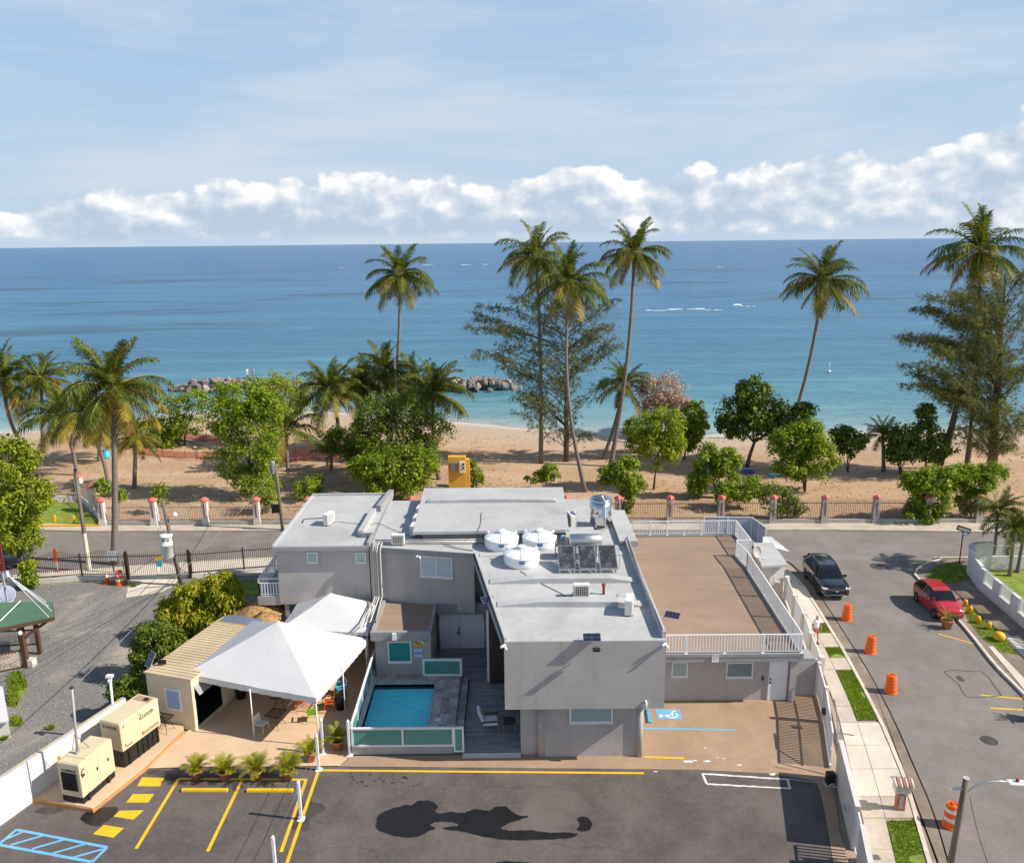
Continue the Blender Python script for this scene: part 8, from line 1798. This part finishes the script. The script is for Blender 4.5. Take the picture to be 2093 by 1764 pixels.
# ================================================================== PEOPLE
def skinmesh(name, verts, edges, radii, mat_, parent, root=0, sub=2):
    me = bpy.data.meshes.new(name); me.from_pydata(verts, edges, []); me.materials.append(mat_); o = link(name, me, parent)
    sk = o.modifiers.new('skin', 'SKIN'); sk.use_smooth_shade = True
    for i, r_ in enumerate(radii): me.skin_vertices[0].data[i].radius = (r_, r_ * .85) if isinstance(r_, float) else r_
    me.skin_vertices[0].data[root].use_root = True
    s_ = o.modifiers.new('sub', 'SUBSURF'); s_.levels = s_.render_levels = sub
    return o
def person(label, loc, rz, shirt, shorts, hair, bald=False, s=1.0, walk=.16):
    T = thing('person', label, 'person', loc, rz); T.scale = (s,) * 3; w_ = walk
    v = [(0, 0, .95), (0, 0, 1.12), (0, 0, 1.32), (0, -.01, 1.45), (0, -.02, 1.53), (0, -.035, 1.62), (0, -.04, 1.72),
         (.09, 0, .90), (.10, -w_ * .45, .50), (.10, -w_, .09), (.10, -w_ - .13, .035), (-.09, 0, .90), (-.10, w_ * .5 - .05, .50), (-.10, w_ + .02, .10), (-.10, w_ - .10, .035),
         (.19, 0, 1.42), (.25, .03, 1.14), (.28, -.06, .90), (.285, -.09, .82), (-.19, 0, 1.42), (-.25, .02, 1.14), (-.28, -.05, .90), (-.285, -.08, .82)]
    e = [(0, 1), (1, 2), (2, 3), (3, 4), (4, 5), (5, 6), (0, 7), (7, 8), (8, 9), (9, 10), (0, 11), (11, 12), (12, 13), (13, 14), (3, 15), (15, 16), (16, 17), (17, 18), (3, 19), (19, 20), (20, 21), (21, 22)]
    r_ = [.135, .14, .15, .10, .055, .085, .07, .085, .06, .04, .035, .085, .06, .04, .035, .06, .043, .033, .03, .06, .043, .033, .03]
    skinmesh('body', v, e, r_, M_['skin'], T)
    for sg, wr_, hd_ in ((1, v[17], v[18]), (-1, v[21], v[22])):
        hv = [hd_, (hd_[0], hd_[1] - .01, hd_[2] - .05)]; he = [(0, 1)]; hr = [.03, .03]
        for k, fx in enumerate((-.03, -.01, .01, .028)): hv += [(hd_[0] + fx * .4, hd_[1] + fx, hd_[2] - .10), (hd_[0] + fx * .4 - sg * .012, hd_[1] + fx, hd_[2] - .15)]; i = len(hv); he += [(1, i - 2), (i - 2, i - 1)]; hr += [.010, .008]
        hv += [(hd_[0], hd_[1] - .05, hd_[2] - .05), (hd_[0] - sg * .01, hd_[1] - .06, hd_[2] - .09)]; i = len(hv); he += [(0, i - 2), (i - 2, i - 1)]; hr += [.012, .009]; skinmesh('hand', hv, he, hr, M_['skin'], T, sub=1)
    skinmesh('shirt', [(0, 0, .90), (0, 0, 1.12), (0, 0, 1.32), (0, -.005, 1.44), (.19, 0, 1.42), (.235, .02, 1.22), (-.19, 0, 1.42), (-.235, .015, 1.22)], [(0, 1), (1, 2), (2, 3), (3, 4), (4, 5), (3, 6), (6, 7)], [.165, .165, .17, .105, .078, .072, .078, .072], shirt, T)
    skinmesh('shorts', [(0, 0, .97), (.09, 0, .88), (.10, -w_ * .4, .56), (-.09, 0, .88), (-.10, w_ * .42 - .03, .56)], [(0, 1), (1, 2), (0, 3), (3, 4)], [.15, .108, .10, .108, .10], shorts, T)
    skinmesh('nose', [(0, -.11, 1.64), (0, -.13, 1.615)], [(0, 1)], [.012, .014], M_['skin'], T, sub=1)
    for sg in (1, -1):
        lp(T, 'eye', MB().lathe([(0, -.012), (.012, 0), (0, .012)], 8, (sg * .032, -.112, 1.655)), 'shoe'); lp(T, 'ear', MB().lathe([(0, -.03), (.018, 0), (0, .03)], 8, (sg * .085, -.03, 1.63)), 'skin')
        lp(T, 'shoe', MB().box(sg * .10 - .045, sg * .10 + .045, (-w_ if sg > 0 else w_) - .17, (-w_ if sg > 0 else w_) + .07, 0, .07), 'shoe', bevel=.02)
    lp(T, 'mouth', MB().box(-.025, .025, -.117, -.108, 1.575, 1.585), 'shorts')
    hm = MB()
    for k in range(9):
        for j in range(5):
            az, ez = R(-115 + 230 * k / 8) + math.pi / 2, (.05 if bald else .1) + (.45 if bald else 1.35) * j / 4; hm.v.append((.096 * math.cos(az) * math.cos(ez), -.035 + .10 * math.sin(az) * math.cos(ez), 1.655 + .115 * math.sin(ez)))
    for k in range(8):
        for j in range(4): a = k * 5 + j; hm.f.append((a, a + 5, a + 6, a + 1))
    lp(T, 'hair', hm, hair, True)
    return T
person('man in white shirt and salmon shorts walking on the side pavement', (17.56, 42.45, .125), R(8), M_['shirt'], M_['shorts'], 'hair', True, .98, .12)
bpz = aty(*A1(1895, 545), 134.5); person('person in pale clothes standing on the breakwater, left of two', (bpz.x, 134.6, SEA_Z + 2.2), R(20), M_['shirt'], M_['cushion'], 'hairdk', False, 1.0, .02)
person('person in pale blue standing on the breakwater, right of two', (bpz.x + 1.0, 134.8, SEA_Z + 2.2), R(-30), M_['paperblue'], M_['shirt'], 'hairdk', False, 1.0, .02)
# beach towels and bag in the shade of the dark tree
for l, q, mt_, sx, sy, h in [('dark blue and white beach bag in the shade of the dark tree', (2130 + 760 * .0812, 1300 + 940 * .0812), 'inkblue', .55, .35, .45), ('turquoise striped towel beside a seated person in the tree shade', (2130 + 1760 * .0812, 1300 + 1030 * .0812), 'bluesky', .75, .4, .10)]:
    p = gp_(q[0] / 1.4333, q[1] / 1.4333 + 6); T = thing('beach_bag' if h > .2 else 'beach_towel', l, 'beach bag' if h > .2 else 'towel', p); lp(T, 'body', MB().box(-sx, sx, -sy, sy, 0, h), mt_, bevel=.08); lp(T, 'stripe', MB().box(-sx * .8, sx * .8, -sy * .3, sy * .25, h - .01, h + .03), 'white')
p = gp_((2130 + 1830 * .0812) / 1.4333, (1300 + 960 * .0812) / 1.4333 + 4)
T = thing('person', 'person sitting on the sand in the shade beside a towel', 'person', p, R(160))
v = [(0, 0, .14), (0, .03, .38), (0, .0, .58), (0, -.02, .70), (0, -.04, .80), (.1, -.35, .30), (.1, -.58, .06), (-.1, -.38, .28), (-.1, -.60, .06), (.2, -.02, .56), (.24, -.2, .36), (.15, -.4, .34), (-.2, -.02, .56), (-.24, -.2, .36), (-.15, -.4, .34)]
skinmesh('body', v, [(0, 1), (1, 2), (2, 3), (3, 4), (0, 5), (5, 6), (0, 7), (7, 8), (2, 9), (9, 10), (10, 11), (2, 12), (12, 13), (13, 14)], [.15, .14, .12, .06, .09, .075, .05, .075, .05, .055, .04, .03, .055, .04, .03], M_['skin'], T)
skinmesh('shirt', [(0, .01, .2), (0, .03, .38), (0, 0, .58)], [(0, 1), (1, 2)], [.16, .16, .14], M_['signred'], T); lp(T, 'hair', MB().lathe([(.0, .92), (.07, .90), (.095, .82), (.08, .74), (.03, .72)], 12, (0, -.02, 0)), 'hairdk', True)
